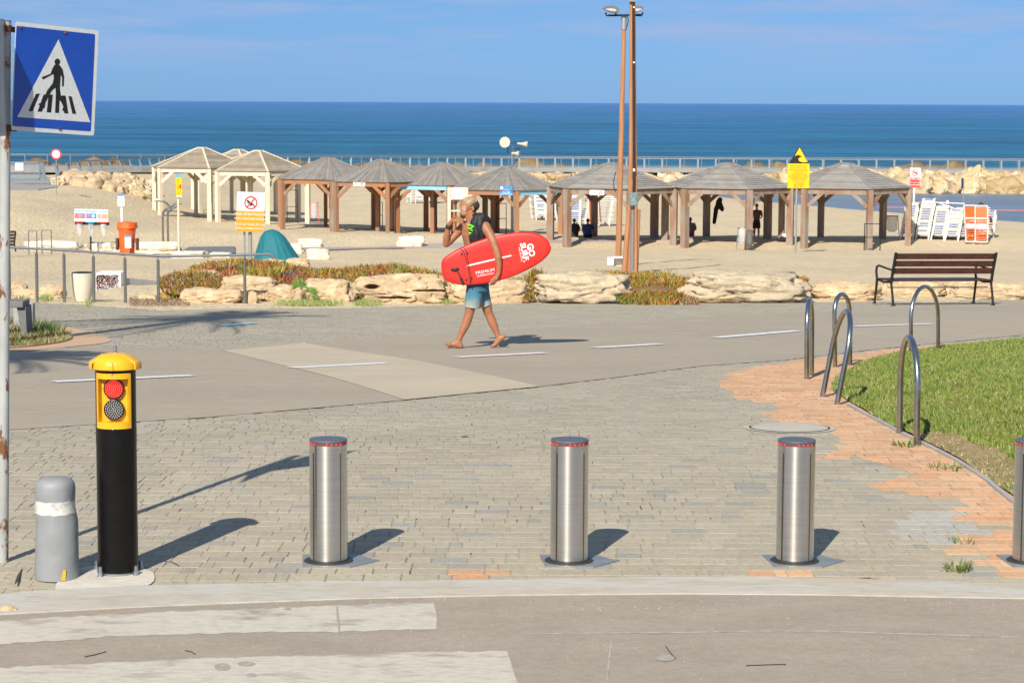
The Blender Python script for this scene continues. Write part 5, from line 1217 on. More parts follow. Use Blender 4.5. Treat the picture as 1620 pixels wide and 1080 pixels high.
# ------------------------------------------------------------------ sun loungers
def lounger(blue, label, group, sc='lounger_white', sl='lounger_white', legs=True):
    e = empty('sun_lounger', (0, 0, 0), label, 'sun lounger', group); w, Lg = .30, 1.85
    mb = MB()
    for s_ in (-1, 1): mb.bar((s_ * w, 0, .34), (s_ * w, Lg, .34), .055, .06); 
    mb.bar((-w - .03, 0, .345), (w + .03, 0, .345), .05, .10); mb.bar((-w, Lg, .34), (w, Lg, .34), .05, .07); mb.build('frame', sc, e)
    mb = MB()
    for i in range(1, 15): mb.box(0, i * Lg / 15, .375, w * 2, .075, .015)
    mb.build('slats', sl, e)
    if blue: mb = MB(); mb.box(0, -.029, .358, w * 1.5, .008, .045); [mb.box(0, i * Lg / 15, .386, w * 1.5, .07, .006) for i in range(1, 15, 2)]; mb.build('stripe', blue, e)
    for sx in (-1, 1):
        for (y0, y1) in ((.12, -.05), (Lg - .3, Lg - .2)): mb = MB(); mb.bar((sx * w, y0, .33), (sx * (w + .03), y1, 0), .06, .045, upv=(0, 1, 0)); mb.build('leg', sc, e)
    return e
GL = 'white loungers in stacks'
protoW = lounger(None, 'white plastic sun lounger in the leaning stacks', GL); protoB = lounger('stripe_blue', 'white plastic sun lounger with blue stripe in the leaning stacks', GL)
used = {0: False, 1: False}
def stack(px, Y, n, pitch, dx, dy, rz, where, seed=0, yy=None, grp=None):
    rnd = random.Random(seed); c = A(px, 380, Y); z = T(c.x, Y); ca, sa = math.cos(rz), math.sin(rz)
    for i in range(n):
        b_ = rnd.random() < .62; p = protoB if b_ else protoW
        if not used[int(b_)]: o_ = p; used[int(b_)] = True
        else: o_ = copy_tree(p)
        o_.location = (c.x + dx * i + rnd.uniform(-.012, .012), Y + dy * i, z - .03 + pitch * i); o_.rotation_euler = (0, 0, rz + rnd.uniform(-.03, .03))
        o_['label'] = ('blue-striped' if b_ else 'white') + ' lounger, ' + ('lowest', 'second', 'third', 'fourth', 'fifth', 'sixth', 'seventh', 'eighth', 'ninth', 'tenth', 'eleventh', 'twelfth', 'thirteenth', 'fourteenth', 'fifteenth')[i] + (' from bottom ' if i else ' one ') + where; o_['group'] = grp or ('loungers ' + where)
for k, (px, n, s_) in enumerate(((1434, 13, 1), (1458.5, 15, 2), (1483, 12, 3), (1506, 11, 4))):
    stack(px, 117 - k * .25, n, .122, .024, .02, R(-14), ('in the stack under the no-swimming sign', 'in the tallest white stack', 'in the stack right of the tallest one', 'in the stack left of the orange loungers')[k], s_)
stack(1522, 116.4, 11, .13, .0, .03, R(-52), 'in the skewed stack beside the orange loungers', 7); stack(1561, 119.5, 9, .122, .02, .02, R(-12), 'in the stack right of the orange loungers', 8)
stack(856, 150, 12, .115, -.012, .02, R(10), 'in the far stack nearest the surfboard', 9); stack(873, 150, 12, .115, -.012, .02, R(10), 'in the middle far stack by the surfboard', 10); stack(896, 150.5, 10, .115, -.02, .02, R(10), 'in the far stack by the grey post', 11)
stack(909, 141, 13, .125, .004, .0, R(5), 'in the blue stack behind the seated pair', 12); stack(922, 141, 13, .125, .02, .0, R(-70), 'in the side-on stack behind the seated pair', 13)
stack(647, 186, 12, .13, .01, .0, R(-60), 'in the leftmost distant stack', 14); stack(664, 186, 11, .13, .004, .0, R(0), 'in the middle distant stack', 15); stack(684, 186, 11, .13, .004, .0, R(4), 'in the distant stack by the brace', 16); stack(738, 186, 10, .13, .004, .0, R(4), 'in the distant stack behind the board', 17)
def standing(px, Y, label, tilt, rz, grp='orange loungers standing on end'):
    e = lounger(None, label, grp, 'lounger_white', 'orange'); c = A(px, 384, Y); e.location = (c.x, Y, T(c.x, Y) + .02)
    e.rotation_euler = (R(78), R(0), R(rz)); return e
a = standing(1533, 115.2, 'orange slatted lounger stood on end, left one of the pair by the stacks', 0, 12); b_ = standing(1551, 115.0, 'orange slatted lounger stood on end, right one of the pair by the stacks', 0, -4)
for q in (a, b_):
    mb = MB(); mb.box(0, .78, .39, .5, .22, .012); mb.box(0, 1.2, .39, .5, .05, .012); mb.build('white_panel', 'bright_white', q, local=True); mb = MB(); mb.box(0, 1.5, .384, .52, .5, .01); mb.build('head_panel', 'orange', q, local=True)
c_ = standing(938, 140.6, 'orange slatted lounger stood on end behind the seated people', 0, 8, 'orange lounger')
# teal folded parasol heap and blue cloth on the stacks
c = A(1538, 331, 117); mb = MB()
for i in range(9): a1 = i * .7; mb.limb([(c + Vector((.30 * math.cos(a1), .1 * math.sin(a1), -.12)), .07), (c + Vector((.1 * math.cos(a1 + 1), 0, .08 + .05 * math.sin(i))), .09)], 8)
o_ = mb.build('folded_cover', 'teal', None, True); tag(remesh(o_, .03, 3), 'crumpled blue-green cloth lying on top of the orange loungers', 'cloth')
c = A(1506, 325, 117.2); mb = MB(); mb.bar(A(1478, 320, 117), A(1526, 322, 117), .09, .05); mb.bar(A(1486, 321, 116.9), A(1519, 333, 116.8), .07, .05); mb.box(A(1499, 319, 117).x, 117, A(1499, 320, 117).z, .14, .1, .2, bev=.03); tag(mb.build('folded_armrest_frame', 'lounger_white'), 'loose white lounger frame lying across the top of the stacks', 'lounger frame')

# ------------------------------------------------------------------ people on the beach
def seated(px, Y, top, shirt, label, low='cloth_black', lean=0):
    c = A(px, 375, Y); z = T(c.x, Y); e = empty('person', (c.x, Y, z), label, 'person'); h = A(px, top, Y).z - z; s_ = h / .88; X = c.x
    V = lambda x, y, zz: Vector((X + x * s_, Y + y * s_, z + zz * s_))
    mb = MB()
    mb.loft([(V(0, 0, .02), .17 * s_, .12 * s_, (1, 0, 0), (0, 1, 0)), (V(0, 0, .15), .17 * s_, .12 * s_, (1, 0, 0), (0, 1, 0)), (V(0, .02, .32), .15 * s_, .10 * s_, (1, 0, 0), (0, 1, 0)), (V(lean, .05, .52), .20 * s_, .11 * s_, (1, 0, 0), (0, 1, 0)), (V(lean, .07, .60), .17 * s_, .08 * s_, (1, 0, 0), (0, 1, 0)), (V(lean, .08, .64), .06 * s_, .05 * s_, (1, 0, 0), (0, 1, 0))])
    mb.limb([(V(lean, .08, .62), .05 * s_), (V(lean, .10, .70), .05 * s_)]); mb.ellipsoid(V(lean, .11, .77), .075 * s_, .09 * s_, .105 * s_); mb.ellipsoid(V(lean - .075, .11, .77), .012 * s_, .02 * s_, .03 * s_); mb.ellipsoid(V(lean + .075, .11, .77), .012 * s_, .02 * s_, .03 * s_)
    for sx in (-1, 1):
        mb.limb([(V(lean + sx * .19, .06, .56), .055 * s_), (V(lean + sx * .27, .1, .32), .045 * s_), (V(sx * .2, .32, .26), .035 * s_), (V(sx * .15, .4, .27), .03 * s_)])
        mb.limb([(V(sx * .1, .05, .1), .09 * s_), (V(sx * .2, .45, .38), .07 * s_), (V(sx * .15, .62, .05), .05 * s_), (V(sx * .15, .74, .04), .04 * s_)])
    o_ = remesh(mb.build('body', 'skin_far', e, True), .022, 2)
    mb = MB(); mb.loft([(V(0, 0, .10), .185 * s_, .135 * s_, (1, 0, 0), (0, 1, 0)), (V(0, .02, .32), .17 * s_, .12 * s_, (1, 0, 0), (0, 1, 0)), (V(lean, .05, .50), .22 * s_, .13 * s_, (1, 0, 0), (0, 1, 0)), (V(lean, .07, .60), .19 * s_, .10 * s_, (1, 0, 0), (0, 1, 0)), (V(lean, .08, .64), .08 * s_, .07 * s_, (1, 0, 0), (0, 1, 0))])
    for sx in (-1, 1): mb.limb([(V(lean + sx * .18, .06, .57), .065 * s_), (V(lean + sx * .24, .08, .42), .06 * s_)])
    remesh(mb.build('shirt', shirt, e, True), .022, 2)
    mb = MB(); mb.loft([(V(0, 0, .0), .20 * s_, .15 * s_, (1, 0, 0), (0, 1, 0)), (V(0, 0, .16), .19 * s_, .14 * s_, (1, 0, 0), (0, 1, 0))]); mb.build('shorts', low, e, True)
    mb = MB(); mb.ellipsoid(V(lean, .10, .79), .083 * s_, .092 * s_, .10 * s_); mb.build('hair', 'hair_dark', e, True); return e
seated(908.5, 117.4, 346, 'cloth_black', 'person in black sitting in the shade, left one of a pair')
seated(930, 117.2, 346, 'cloth_navy', 'person in dark blue shirt seated in the shade, back to us, right of a pair')
seated(1092, 118.2, 344, 'cloth_grey', 'person in grey top and red shorts sitting alone between two posts', 'cloth_red')
def standing_man():
    Ys_ = 117.0; c = A(1196.5, 380, Ys_); z = T(c.x, Ys_); e = empty('person', (c.x, Ys_, z), 'man in dark shorts standing with his back to us under the grey shelter', 'person'); X = c.x; h = A(1196.5, 322, Ys_).z - z; s_ = h / 1.78
    V = lambda x, y, zz: Vector((X + x * s_, Ys_ + y * s_, z + zz * s_)); ux_, uy_ = (1, 0, 0), (0, 1, 0); mb = MB()
    mb.loft([(V(0, 0, .86), .16 * s_, .11 * s_, ux_, uy_), (V(0, 0, 1.02), .14 * s_, .10 * s_, ux_, uy_), (V(0, 0, 1.25), .18 * s_, .11 * s_, ux_, uy_), (V(0, 0, 1.42), .19 * s_, .09 * s_, ux_, uy_), (V(0, 0, 1.47), .07 * s_, .06 * s_, ux_, uy_)])
    mb.limb([(V(0, 0, 1.45), .055 * s_), (V(0, .02, 1.56), .055 * s_)]); mb.ellipsoid(V(0, .02, 1.66), .078 * s_, .095 * s_, .115 * s_); [mb.ellipsoid(V(k * .078, .02, 1.65), .012 * s_, .02 * s_, .03 * s_) for k in (-1, 1)]
    for sx in (-1, 1):
        mb.limb([(V(sx * .2, 0, 1.40), .058 * s_), (V(sx * .27, -.02, 1.13), .045 * s_), (V(sx * .21, .16, 1.03), .035 * s_), (V(sx * .14, .26, 1.08), .03 * s_), (V(sx * .11, .31, 1.1), .02 * s_)])
        mb.limb([(V(sx * .09, 0, .88), .095 * s_), (V(sx * .10, 0, .5), .062 * s_), (V(sx * .105, -.02, .36), .062 * s_), (V(sx * .11, 0, .09), .04 * s_)]); mb.limb([(V(sx * .11, -.03, .035), .035 * s_), (V(sx * .13, .17, .03), .032 * s_)])
    remesh(mb.build('body', 'skin_far', e, True), .02, 2)
    mb = MB(); mb.loft([(V(0, 0, .92), .17 * s_, .125 * s_, ux_, uy_), (V(0, 0, 1.02), .155 * s_, .115 * s_, ux_, uy_), (V(0, 0, 1.25), .195 * s_, .125 * s_, ux_, uy_), (V(0, 0, 1.41), .205 * s_, .105 * s_, ux_, uy_), (V(0, 0, 1.47), .09 * s_, .075 * s_, ux_, uy_)]); [mb.limb([(V(k * .2, 0, 1.39), .07 * s_), (V(k * .25, -.01, 1.22), .062 * s_)]) for k in (-1, 1)]; remesh(mb.build('shirt', 'cloth_brown', e, True), .02, 2)
    mb = MB(); mb.loft([(V(0, 0, .78), .18 * s_, .13 * s_, ux_, uy_), (V(0, 0, .98), .165 * s_, .12 * s_, ux_, uy_)]); [mb.loft([(V(k * .1, 0, .52), .105 * s_, .11 * s_, ux_, uy_), (V(k * .095, 0, .82), .10 * s_, .12 * s_, ux_, uy_)]) for k in (-1, 1)]; remesh(mb.build('shorts', 'cloth_black', e, True), .02, 2)
    mb = MB(); mb.ellipsoid(V(0, .01, 1.685), .084 * s_, .10 * s_, .105 * s_); mb.build('hair', 'hair_dark', e, True)
standing_man()
# person behind the orange loungers (head and shoulder show)
e = seated(1552, 118.4, 321, 'cloth_orange' if 'cloth_orange' in M else 'cloth_red', 'dark-haired person seated just behind the orange loungers at the right', 'cloth_black'); 
# bag with white top, hanging jacket, litter bag stands, pipe frames
c = A(1240, 377, 115.5); z = T(c.x, c.y); e = empty('bag', (c.x, c.y, z), 'black bag with a white towel on top, on the sand right of the standing man', 'bag')
mb = MB(); mb.ellipsoid((c.x, c.y, z + .14), .24, .2, .17); mb.ellipsoid((c.x - .2, c.y, z + .1), .15, .15, .12); remesh(mb.build('body', 'cloth_black', e, True), .03); mb = MB(); mb.ellipsoid((c.x + .02, c.y - .04, z + .34), .13, .1, .1); mb.ellipsoid((c.x + .05, c.y - .04, z + .25), .09, .1, .08); remesh(mb.build('towel', 'bright_white', e, True), .03)
c = A(1137, 335, 119.0); mb = MB()
for (x0, y0, x1, y1, r_) in ((1139, 316, 1133, 330, .14), (1137, 320, 1142, 330, .16), (1133, 330, 1130, 352, .13), (1141, 325, 1143, 333, .09)): mb.limb([(A(x0, y0, 118.2), r_), (A(x1, y1, 118.2), r_ * .8)], 10)
o_ = remesh(mb.build('hanging_jacket', 'cloth_black', None, True), .035); tag(o_, 'black jacket hanging from a brace of the grey shelter', 'jacket')
def bagstand(px, py, Y, w, h, label, fr='zinc', tint='clear_bag'):
    c = A(px, py, Y); z = T(c.x, Y); e = empty('litter_bag_stand', (c.x, Y, z), label, 'litter bag stand', 'thin metal frames holding litter bags')
    for sx in (-1, 1): mb = MB(); mb.tube([(c.x + sx * w * .55, Y, z), (c.x + sx * w * .4, Y, z + h)], .02, 6); mb.build('leg', fr, e)
    mb = MB(); mb.tube([(c.x + w * .45 * math.cos(a), Y + w * .4 * math.sin(a), z + h) for a in [k * math.pi / 8 for k in range(17)]], .02, 6, cap=False); mb.build('hoop', fr, e, True)
    mb = MB(); mb.lathe([(w * .2, h * .25), (w * .42, h * .4), (w * .36, h * .7), (w * .45, h)], c.x, Y, z, 12)
    for v in mb.v: v += Vector((noise.noise(v * 6), noise.noise(v * 6 + Vector((5, 0, 0))), 0)) * .05
    mb.build('bag', tint, e, True)
bagstand(1174, 375, 110.5, .5, 1.05, 'white litter bag on a frame in front of the grey shelter post'); bagstand(1186, 375, 110.3, .42, .95, 'brown stained litter bag tied to the front post of the grey shelter', 'rust', 'cloth_grey'); bagstand(497, 338, 140, .55, 1.3, 'litter bag on a red frame between the cream and slatted shelters', 'pink_red'); bagstand(1411, 374, 118, .7, 1.1, 'pale pink litter bag stand behind the rightmost shelter', 'pink_red')
def pipe_frame(px0, px1, py0, Y, label, mid=True, m_='dark_metal'):
    a = A(px0, py0, Y); b = A(px1, py0, Y); z0 = T(a.x, Y); z1 = T(b.x, Y); e = empty('pipe_frame', (a.x, Y, z0), label, 'metal frame')
    mb = MB(); mb.tube([(a.x, Y, z0), (a.x, Y, a.z), (b.x, Y, b.z), (b.x, Y, z1)], .03, 6); mb.build('frame', m_, e)
    if mid: mb = MB(); zm = (a.z * .5 + z0 * .5); mb.tube([(a.x, Y, zm), (b.x, Y, zm)], .022, 6); mb.build('crossbar', m_, e)
pipe_frame(454, 471, 301, 140, 'thin dark frame standing between the cream shelters and the slatted ones')
pipe_frame(785, 801, 322, 131, 'thin dark frame seen through the loudspeaker shelter'); pipe_frame(594, 605, 320, 136, 'thin dark frame behind the second slatted shelter')
pipe_frame(1368, 1393, 354, 110, 'dark metal barrier frame in front of the rightmost shelter post'); pipe_frame(45, 58, 365, 86, 'short grey pipe frame with top bar at far left of the sand', False, 'zinc'); pipe_frame(66, 81, 364, 88, 'thin grey pipe hoop right of the short pipe frame, far left', False, 'zinc')
# parasol poles and small litter in the sand right of the shelters are too small to read; a red flag marker stands in the bay
c = A(1524, 320, 205); e = empty('marker_buoy', (c.x, 205, SEA), 'dark flag marker standing in the shallow bay before the breakwater', 'marker'); mb = MB(); mb.tube([(c.x, 205, SEA - .5), (c.x, 205, A(1524, 283, 205).z)], .04, 6); mb.build('pole', 'fence_metal', e); mb = MB(); mb.plate([(0, 0), (.28, .1), (.25, .9), (0, 1.0)], A(1524, 299, 205) + Vector((-.2, 0, 0)), (1, 0, 0), (0, 0, 1), .02); mb.build('flag', 'cloth_navy', e)
mb = MB(); mb.tube([gz(*p, 0) * 1 + Vector((0, 0, SEA + .12 - T(*p))) for p in ((34, 212), (42, 208), (52, 203), (62, 198))], .04, 6); tag(mb.build('float_line', 'pink_red'), 'thin reddish float line across the shallow bay at the right', 'float line')

# ------------------------------------------------------------------ near railing, planter, mosaic, teal cover
Yr = 38.2
e = empty('handrail', G(150, 482), 'low stainless handrail on slim posts at the left edge of the promenade', 'railing')
mb = MB(); ps = [A(x, y, Yr) for x, y in ((-60, 386), (20, 391.5), (100, 395.5), (160, 399.5), (215, 403), (256, 405.5), (300, 405), (360, 404), (425, 402), (430, 403), (433, 406), (434.5, 409))]; mb.tube(ps, .022, 12); mb.build('rail', 'hand_rail', e, True)
for x, yt in ((57.5, 400), (101, 402), (147.5, 405.5), (197.5, 408.5), (250, 411), (387, 408), (14, 397)):
    g = G(x, 480); p = A(x, yt, Yr); p0 = Vector((p.x, Yr, T(p.x, Yr))); mb = MB(); mb.tube([p0 - Vector((0, 0, .05)), p], .026, 14); po = mb.build('post', 'rail_steel', e, 40); mb = MB(); mb.tube([p, p + Vector((0, 0, .055))], .007, 8); mb.build('pin', 'rail_steel', po)
b = G(131, 484); b.y = 38.6; b.x = A(131, 480, 38.6).x; b.z = T(b.x, b.y); k = 38.6 / F; hz_ = A(131, 431.5, 38.6).z - b.z
e = empty('planter', b, 'cream coloured tapered round litter bin standing by the handrail', 'bin')
mb = MB(); mb.lathe([(12 * k, 0), (14.5 * k, hz_ * .2), (16.8 * k, hz_ * .5), (18.5 * k, hz_ * .8), (19.3 * k, hz_), (17 * k, hz_), (16.8 * k, hz_ - .03), (.001, hz_ - .035)], b.x, b.y, b.z, 36); mb.build('body', 'planter', e, 50)
mb = MB(); mb.lathe([(16.9 * k, hz_ - .028), (16.9 * k, hz_ + .006), (15.6 * k, hz_ + .012), (5 * k, hz_ + .014), (5 * k, hz_ + .004), (.001, hz_ + .003)], b.x, b.y, b.z, 30); mb.build('lid', 'dark_metal', e, 40)
# mosaic bench wall
e = empty('mosaic_wall', G(170, 450), 'low white wall end covered in colourful mosaic, behind the handrail', 'wall')
a = A(152, 450, 44.5); mb = MB(); p0, p1 = A(150.5, 449, 44.5), A(190, 449, 44.5); zt = A(170, 432, 44.5).z; mb.box((p0.x + p1.x) / 2, 44.9, (zt + p0.z - .3) / 2, p1.x - p0.x, .6, zt - p0.z + .3, bev=.02); mb.build('wall', 'bright_white', e)
p2, p3 = A(190, 444, 45), A(245, 447, 47); mb = MB(); mb.bar(p2 + Vector((0, .3, -.05)), p3 + Vector((0, 0, -.05)), .3, .16); mb.build('wall_extension', 'white', e)
mb = MB(); rnd = random.Random(4)
for i in range(900):
    u_ = rnd.random(); v_ = rnd.random(); q = A(152.5 + 34 * u_, 435 + 24 * v_, 44.58); s_ = .014; cc = rnd.choice([(.7, .7, .7), (.05, .12, .5), (.6, .1, .05), (.1, .1, .1), (.7, .4, .1), (.3, .25, .2), (.5, .5, .55)] if v_ < .5 else [(.75, .75, .75), (.1, .25, .6), (.75, .75, .75), (.6, .15, .05)])
    r0 = rnd.random(); mb.add([q + Vector((s_ * math.cos(r0 + k * 1.57), -.003, s_ * math.sin(r0 + k * 1.57))) for k in range(4)], [(3, 2, 1, 0)], (*cc, 1))
for i in range(150):
    u_ = rnd.random(); q = p2.lerp(p3, u_) + Vector((0, -.32 * (1 - u_) * 0 - .21, rnd.uniform(-.12, .02))) + Vector((0, .3 * (1 - u_) + .05, 0)); s_ = .013; cc = rnd.choice([(.7, .7, .7), (.6, .1, .1), (.1, .3, .1), (.1, .1, .1)]); mb.add([q + Vector((s_ * math.cos(k * 1.57), -.004, s_ * math.sin(k * 1.57))) for k in range(4)], [(3, 2, 1, 0)], (*cc, 1))
mb.build('mosaic', 'plant', e)
# teal draped cover
Yt = 66.0; prof = [(363, 427, 433), (366, 418, 441), (374, 412.5, 450), (384, 409.5, 457), (396, 406, 465), (408, 402.5, 473), (418, 399, 481), (426, 398, 484)]
mb = MB(); seg = 72; k = Yt / F
for i, (y, x0, x1) in enumerate(prof):
    cx, rr = (x0 + x1) / 2, (x1 - x0) / 2; c = A(cx, y, Yt)
    for s_ in range(seg):
        a = 2 * math.pi * s_ / seg; fold = 1 + (.028 * math.sin(a * 17 + i * .12) + .02 * math.sin(a * 9 + 2)) * min(1, i / 2.5); mb.v.append(Vector((c.x + rr * k * math.cos(a) * fold, Yt + rr * k * .8 * math.sin(a) * fold, c.z)))
for i in range(len(prof) - 1):
    for s_ in range(seg): s2 = (s_ + 1) % seg; mb.f.append((i * seg + s_, i * seg + s2, (i + 1) * seg + s2, (i + 1) * seg + s_))
mb.f.append(tuple(range(seg))); tag(mb.build('draped_cover', 'teal', None, True), 'teal cloth cover draped into a folded cone on the sand, right of the no-dogs sign', 'cover')
# far-left wooden bench end and concrete bench
e = empty('beach_bench', G(20, 402), 'small dark wooden bench on the sand, mostly hidden by the sign pole', 'bench')
Yb = 82; 
for i in range(5): mb = MB(); mb.bar(A(8, 367.5 + i * 5, Yb), A(24.5 - i * .6, 366.5 + i * 5, Yb), .03, .085); mb.build('back_slat', 'bench_wood', e)
for q in (((25, 366), (22.5, 386), (25, 398)), ((22, 386), (8, 387), (6, 399))): mb = MB(); mb.tube([A(x, y, Yb) for x, y in q], .03, 6); mb.build('frame', 'dark_metal', e)
c0 = G(36, 533); Yc = c0.y; e = empty('concrete_bench', c0, 'grey concrete bench slab on a tapered leg in the planting bed at the left', 'bench')
mb = MB(); a, b = A(-60, 480, Yc + .1), A(40.5, 480.5, Yc + .1); mb.box((a.x + b.x) / 2, Yc + .15, (A(0, 476, Yc).z + A(0, 486, Yc).z) / 2, b.x - a.x, .42, A(0, 476, Yc).z - A(0, 486, Yc).z, bev=.012); mb.build('slab', 'dark_or_shaded_concrete', e)
mb = MB(); q0, q1, q2, q3 = A(34.5, 534, Yc), A(42.5, 534, Yc), A(40.5, 485, Yc), A(26.5, 485, Yc); mb.add([q0, q1, q2, q3] + [q + Vector((0, .36, 0)) for q in (q0, q1, q2, q3)], [(0, 1, 2, 3), (7, 6, 5, 4), (0, 4, 5, 1), (1, 5, 6, 2), (2, 6, 7, 3), (3, 7, 4, 0)]); mb.build('leg', 'dark_or_shaded_concrete', e)
mb = MB(); a = A(46, 515, Yc + 1.6); mb.box(A(36, 500, Yc + 1.6).x, Yc + 1.7, (A(0, 480, Yc + 1.6).z + A(0, 518, Yc + 1.6).z) / 2, A(51.5, 500, Yc + 1.6).x - A(20, 500, Yc + 1.6).x, .14, A(0, 480, Yc + 1.6).z - A(0, 518, Yc + 1.6).z, bev=.01); mb.build('end_block', 'concrete', e)
bed = smoothpoly(gpoly([(-200, 512), (10, 511), (60, 514), (95, 524), (118, 533), (108, 541), (60, 548), (10, 553), (-200, 560)])); sheet('planting_bed', bed, .02, 'soil', side=.03)
sheet('bed_surround', smoothpoly(gpoly([(-200, 510), (60, 511), (130, 522), (178, 536), (172, 543), (110, 549), (20, 557), (-200, 566)])), .006, 'orange_flat')
rnd = random.Random(9); mb = MB()
for i in range(7000):
    p = G(rnd.uniform(-120, 112), rnd.uniform(513, 549)); x, y = p.x + rnd.uniform(-.05, .05), p.y + rnd.uniform(-.05, .05)
    if not inside((x, y), bed): continue
    lush = noise.noise(Vector((x * 1.4, y * 1.4, 2))) + .5 * math.exp(-((x - G(75, 525).x) / .35) ** 2 - ((y - G(75, 525).y) / .5) ** 2) * 2
    h = rnd.uniform(.03, .07) + (.13 * rnd.random() if lush > .35 else 0); a = rnd.uniform(0, 6.28); z = T(x, y) + .02; b0 = Vector((x, y, z)); t = Vector((math.cos(a) * h * .6, math.sin(a) * h * .6, h)); s_ = Vector((math.sin(a * 3), math.cos(a * 3), 0)) * .006
    cc = (.05, .11, .015) if lush > .35 and rnd.random() < .8 else rnd.choice([(.22, .22, .06), (.12, .15, .03), (.30, .25, .11), (.36, .28, .15)]); mb.add([b0 - s_, b0 + s_, b0 + t], [(0, 1, 2)], (*cc, 1))
tag(mb.build('bed_grass', 'plant'), 'patchy dry and green grass in the small planting bed at the left', 'grass', kind='stuff')

# ------------------------------------------------------------------ succulent bank behind the boulders
ridge = [(130, 464), (148, 458), (165, 449), (200, 444), (250, 444), (285, 425), (330, 412), (380, 408), (430, 411), (500, 424), (560, 420), (620, 413), (690, 428), (730, 436), (790, 440), (835, 436), (880, 432), (960, 424), (1010, 426), (1060, 428), (1110, 437), (1160, 431), (1190, 429), (1230, 436), (1290, 440), (1400, 446)]
def bankz(x, y):
    px = 810 + x / y * F; yt = lin([(-9999, 470)] + ridge + [(9999, 470)], px); Yk = 43.5
    zr = CAMZ - (yt + 9 - 162) * Yk / F; zt = T(0, Yk); up_ = max(0, zr - zt)
    return T(x, y) + up_ * sm((y - 39.3) / 3.2) * sm((50 - y) / 6.5) - .03
mb = MB(); nxn = 110; nyn = 26
for j in range(nyn):
    for i in range(nxn): y = 38.9 + 12 * j / (nyn - 1); x = -9 + 17 * i / (nxn - 1); mb.v.append(Vector((x, y, bankz(x, y) + .03 * noise.noise(Vector((x * 1.5, y * 1.5, 0))) - (.05 if j in (0, nyn - 1) else 0))))
for j in range(nyn - 1):
    for i in range(nxn - 1): a = j * nxn + i; mb.f.append((a, a + 1, a + nxn + 1, a + nxn))
tag(mb.build('sand_bank', 'sand', smooth=True), kind='structure')
rnd = random.Random(21); V_ = []; F_ = []; C_ = []
def spike(p, h, pal):
    n_ = rnd.choice((3, 3, 4)); a = rnd.uniform(0, 6.28); t = Vector((math.cos(a), math.sin(a), 0)) * h * rnd.uniform(.1, 1.1) + Vector((0, 0, h * rnd.uniform(.6, 1.1))); w = h * .13 + .004
    a2 = rnd.uniform(0, 3.14); s_ = Vector((math.cos(a2), math.sin(a2), 0)) * w; s2 = Vector((-math.sin(a2), math.cos(a2), 0)) * w; i0 = len(V_)
    V_.extend([p - s_, p + s_, p + s2 * 1.4, p + t]); F_.extend([(i0, i0 + 1, i0 + 3), (i0 + 1, i0 + 2, i0 + 3), (i0 + 2, i0, i0 + 3)]); C_.extend([(*pal, 1)] * 3)
PAL = {'y': ((.40, .25, .03), (.26, .24, .04), (.46, .29, .03), (.18, .20, .03)), 'r': ((.40, .11, .03), (.27, .07, .035), (.44, .19, .04), (.16, .06, .035)), 'g': ((.10, .17, .025), (.16, .20, .03), (.07, .13, .02)), 'd': ((.26, .20, .17), (.18, .14, .13), (.34, .28, .23), (.13, .09, .08))}
def covered(px):
    return 255 < px < 702 or 800 < px < 1100 or 1118 < px < 1205
cnt = 0
while cnt < 30000:
    y = rnd.uniform(39.6, 46.5); x = rnd.uniform(-7.6, 5.2); px = 810 + x / y * F
    if not covered(px): continue
    n1 = noise.noise(Vector((x * .9, y * .7, 11)))
    if y > 44.5 + n1 * 2.5 + (1.2 if px < 700 else 0) or (px > 1100 and (y > 42.5 or n1 < -.05)): continue
    if y > 40.8 + 2 * abs(n1) and px < 300: continue
    n2 = noise.noise(Vector((x * 2.2, y * 1.6, 4))); n3 = noise.noise(Vector((x * 2.8, y * 2.0, 8)))
    if n3 < -.24: kind = 'd'
    elif n2 > .18: kind = 'y'
    elif n2 < .04: kind = 'r'
    else: kind = 'g' if n3 > .05 else 'y' if rnd.random() < .5 else 'r'
    if rnd.random() < .25: kind = rnd.choice('yrgd')
    spike(Vector((x, y, bankz(x, y) - .005)), rnd.uniform(.055, .125) * (1.25 if kind != 'd' else .8) * (1 + .5 * n2), rnd.choice(PAL[kind])); cnt += 1
mb = MB(); mb.v, mb.f, mb.c = V_, F_, C_; tag(mb.build('succulent_ground_cover', 'plant'), 'red, yellow and green succulents covering the bank behind the boulders', 'succulents', kind='stuff')
V_, F_, C_ = [], [], []
for (cx, cy, rx, ry, n_, pal, hh) in ((1028, 463, 52, 17, 5200, 'ryrgy', .10), (1045, 458, 44, 8, 2600, 'ryry', .09), (1012, 455, 26, 12, 1700, 'yyr', .12), (1060, 452, 24, 10, 1400, 'yry', .11), (996, 463, 22, 13, 2200, 'ggg', .09), (302, 446, 48, 16, 3800, 'yyrd', .13), (352, 448, 20, 9, 900, 'ryd', .10), (848, 450, 16, 22, 1500, 'gyr', .13), (1266, 439, 12, 4, 220, 'ryr', .08), (1088, 472, 16, 5, 600, 'ryd', .07), (410, 470, 8, 14, 350, 'drd', .07)):
    for i in range(n_):
        a = rnd.uniform(0, 6.28); q = math.sqrt(rnd.random()); px, py = cx + rx * q * math.cos(a), cy + ry * q * math.sin(a)
        g = G(px, min(py + 6, 478)); Yq = 38.25 if cx > 900 and cx < 1200 and py > 462 else (39.3 if cx < 900 or py < 462 else 38.6); Yq += (478 - py) * .025
        p = A(px, py + 4, Yq); z = max(p.z - .02, T(p.x, Yq)); 
        spike(Vector((p.x, Yq + rnd.uniform(-.15, .15), z)), hh * rnd.uniform(.6, 1.25), rnd.choice(PAL[rnd.choice(pal)]))
mb = MB(); mb.v, mb.f, mb.c = V_, F_, C_; tag(mb.build('succulent_mat', 'plant'), 'succulent mats spilling forward between and over the promenade boulders', 'succulents', kind='stuff')
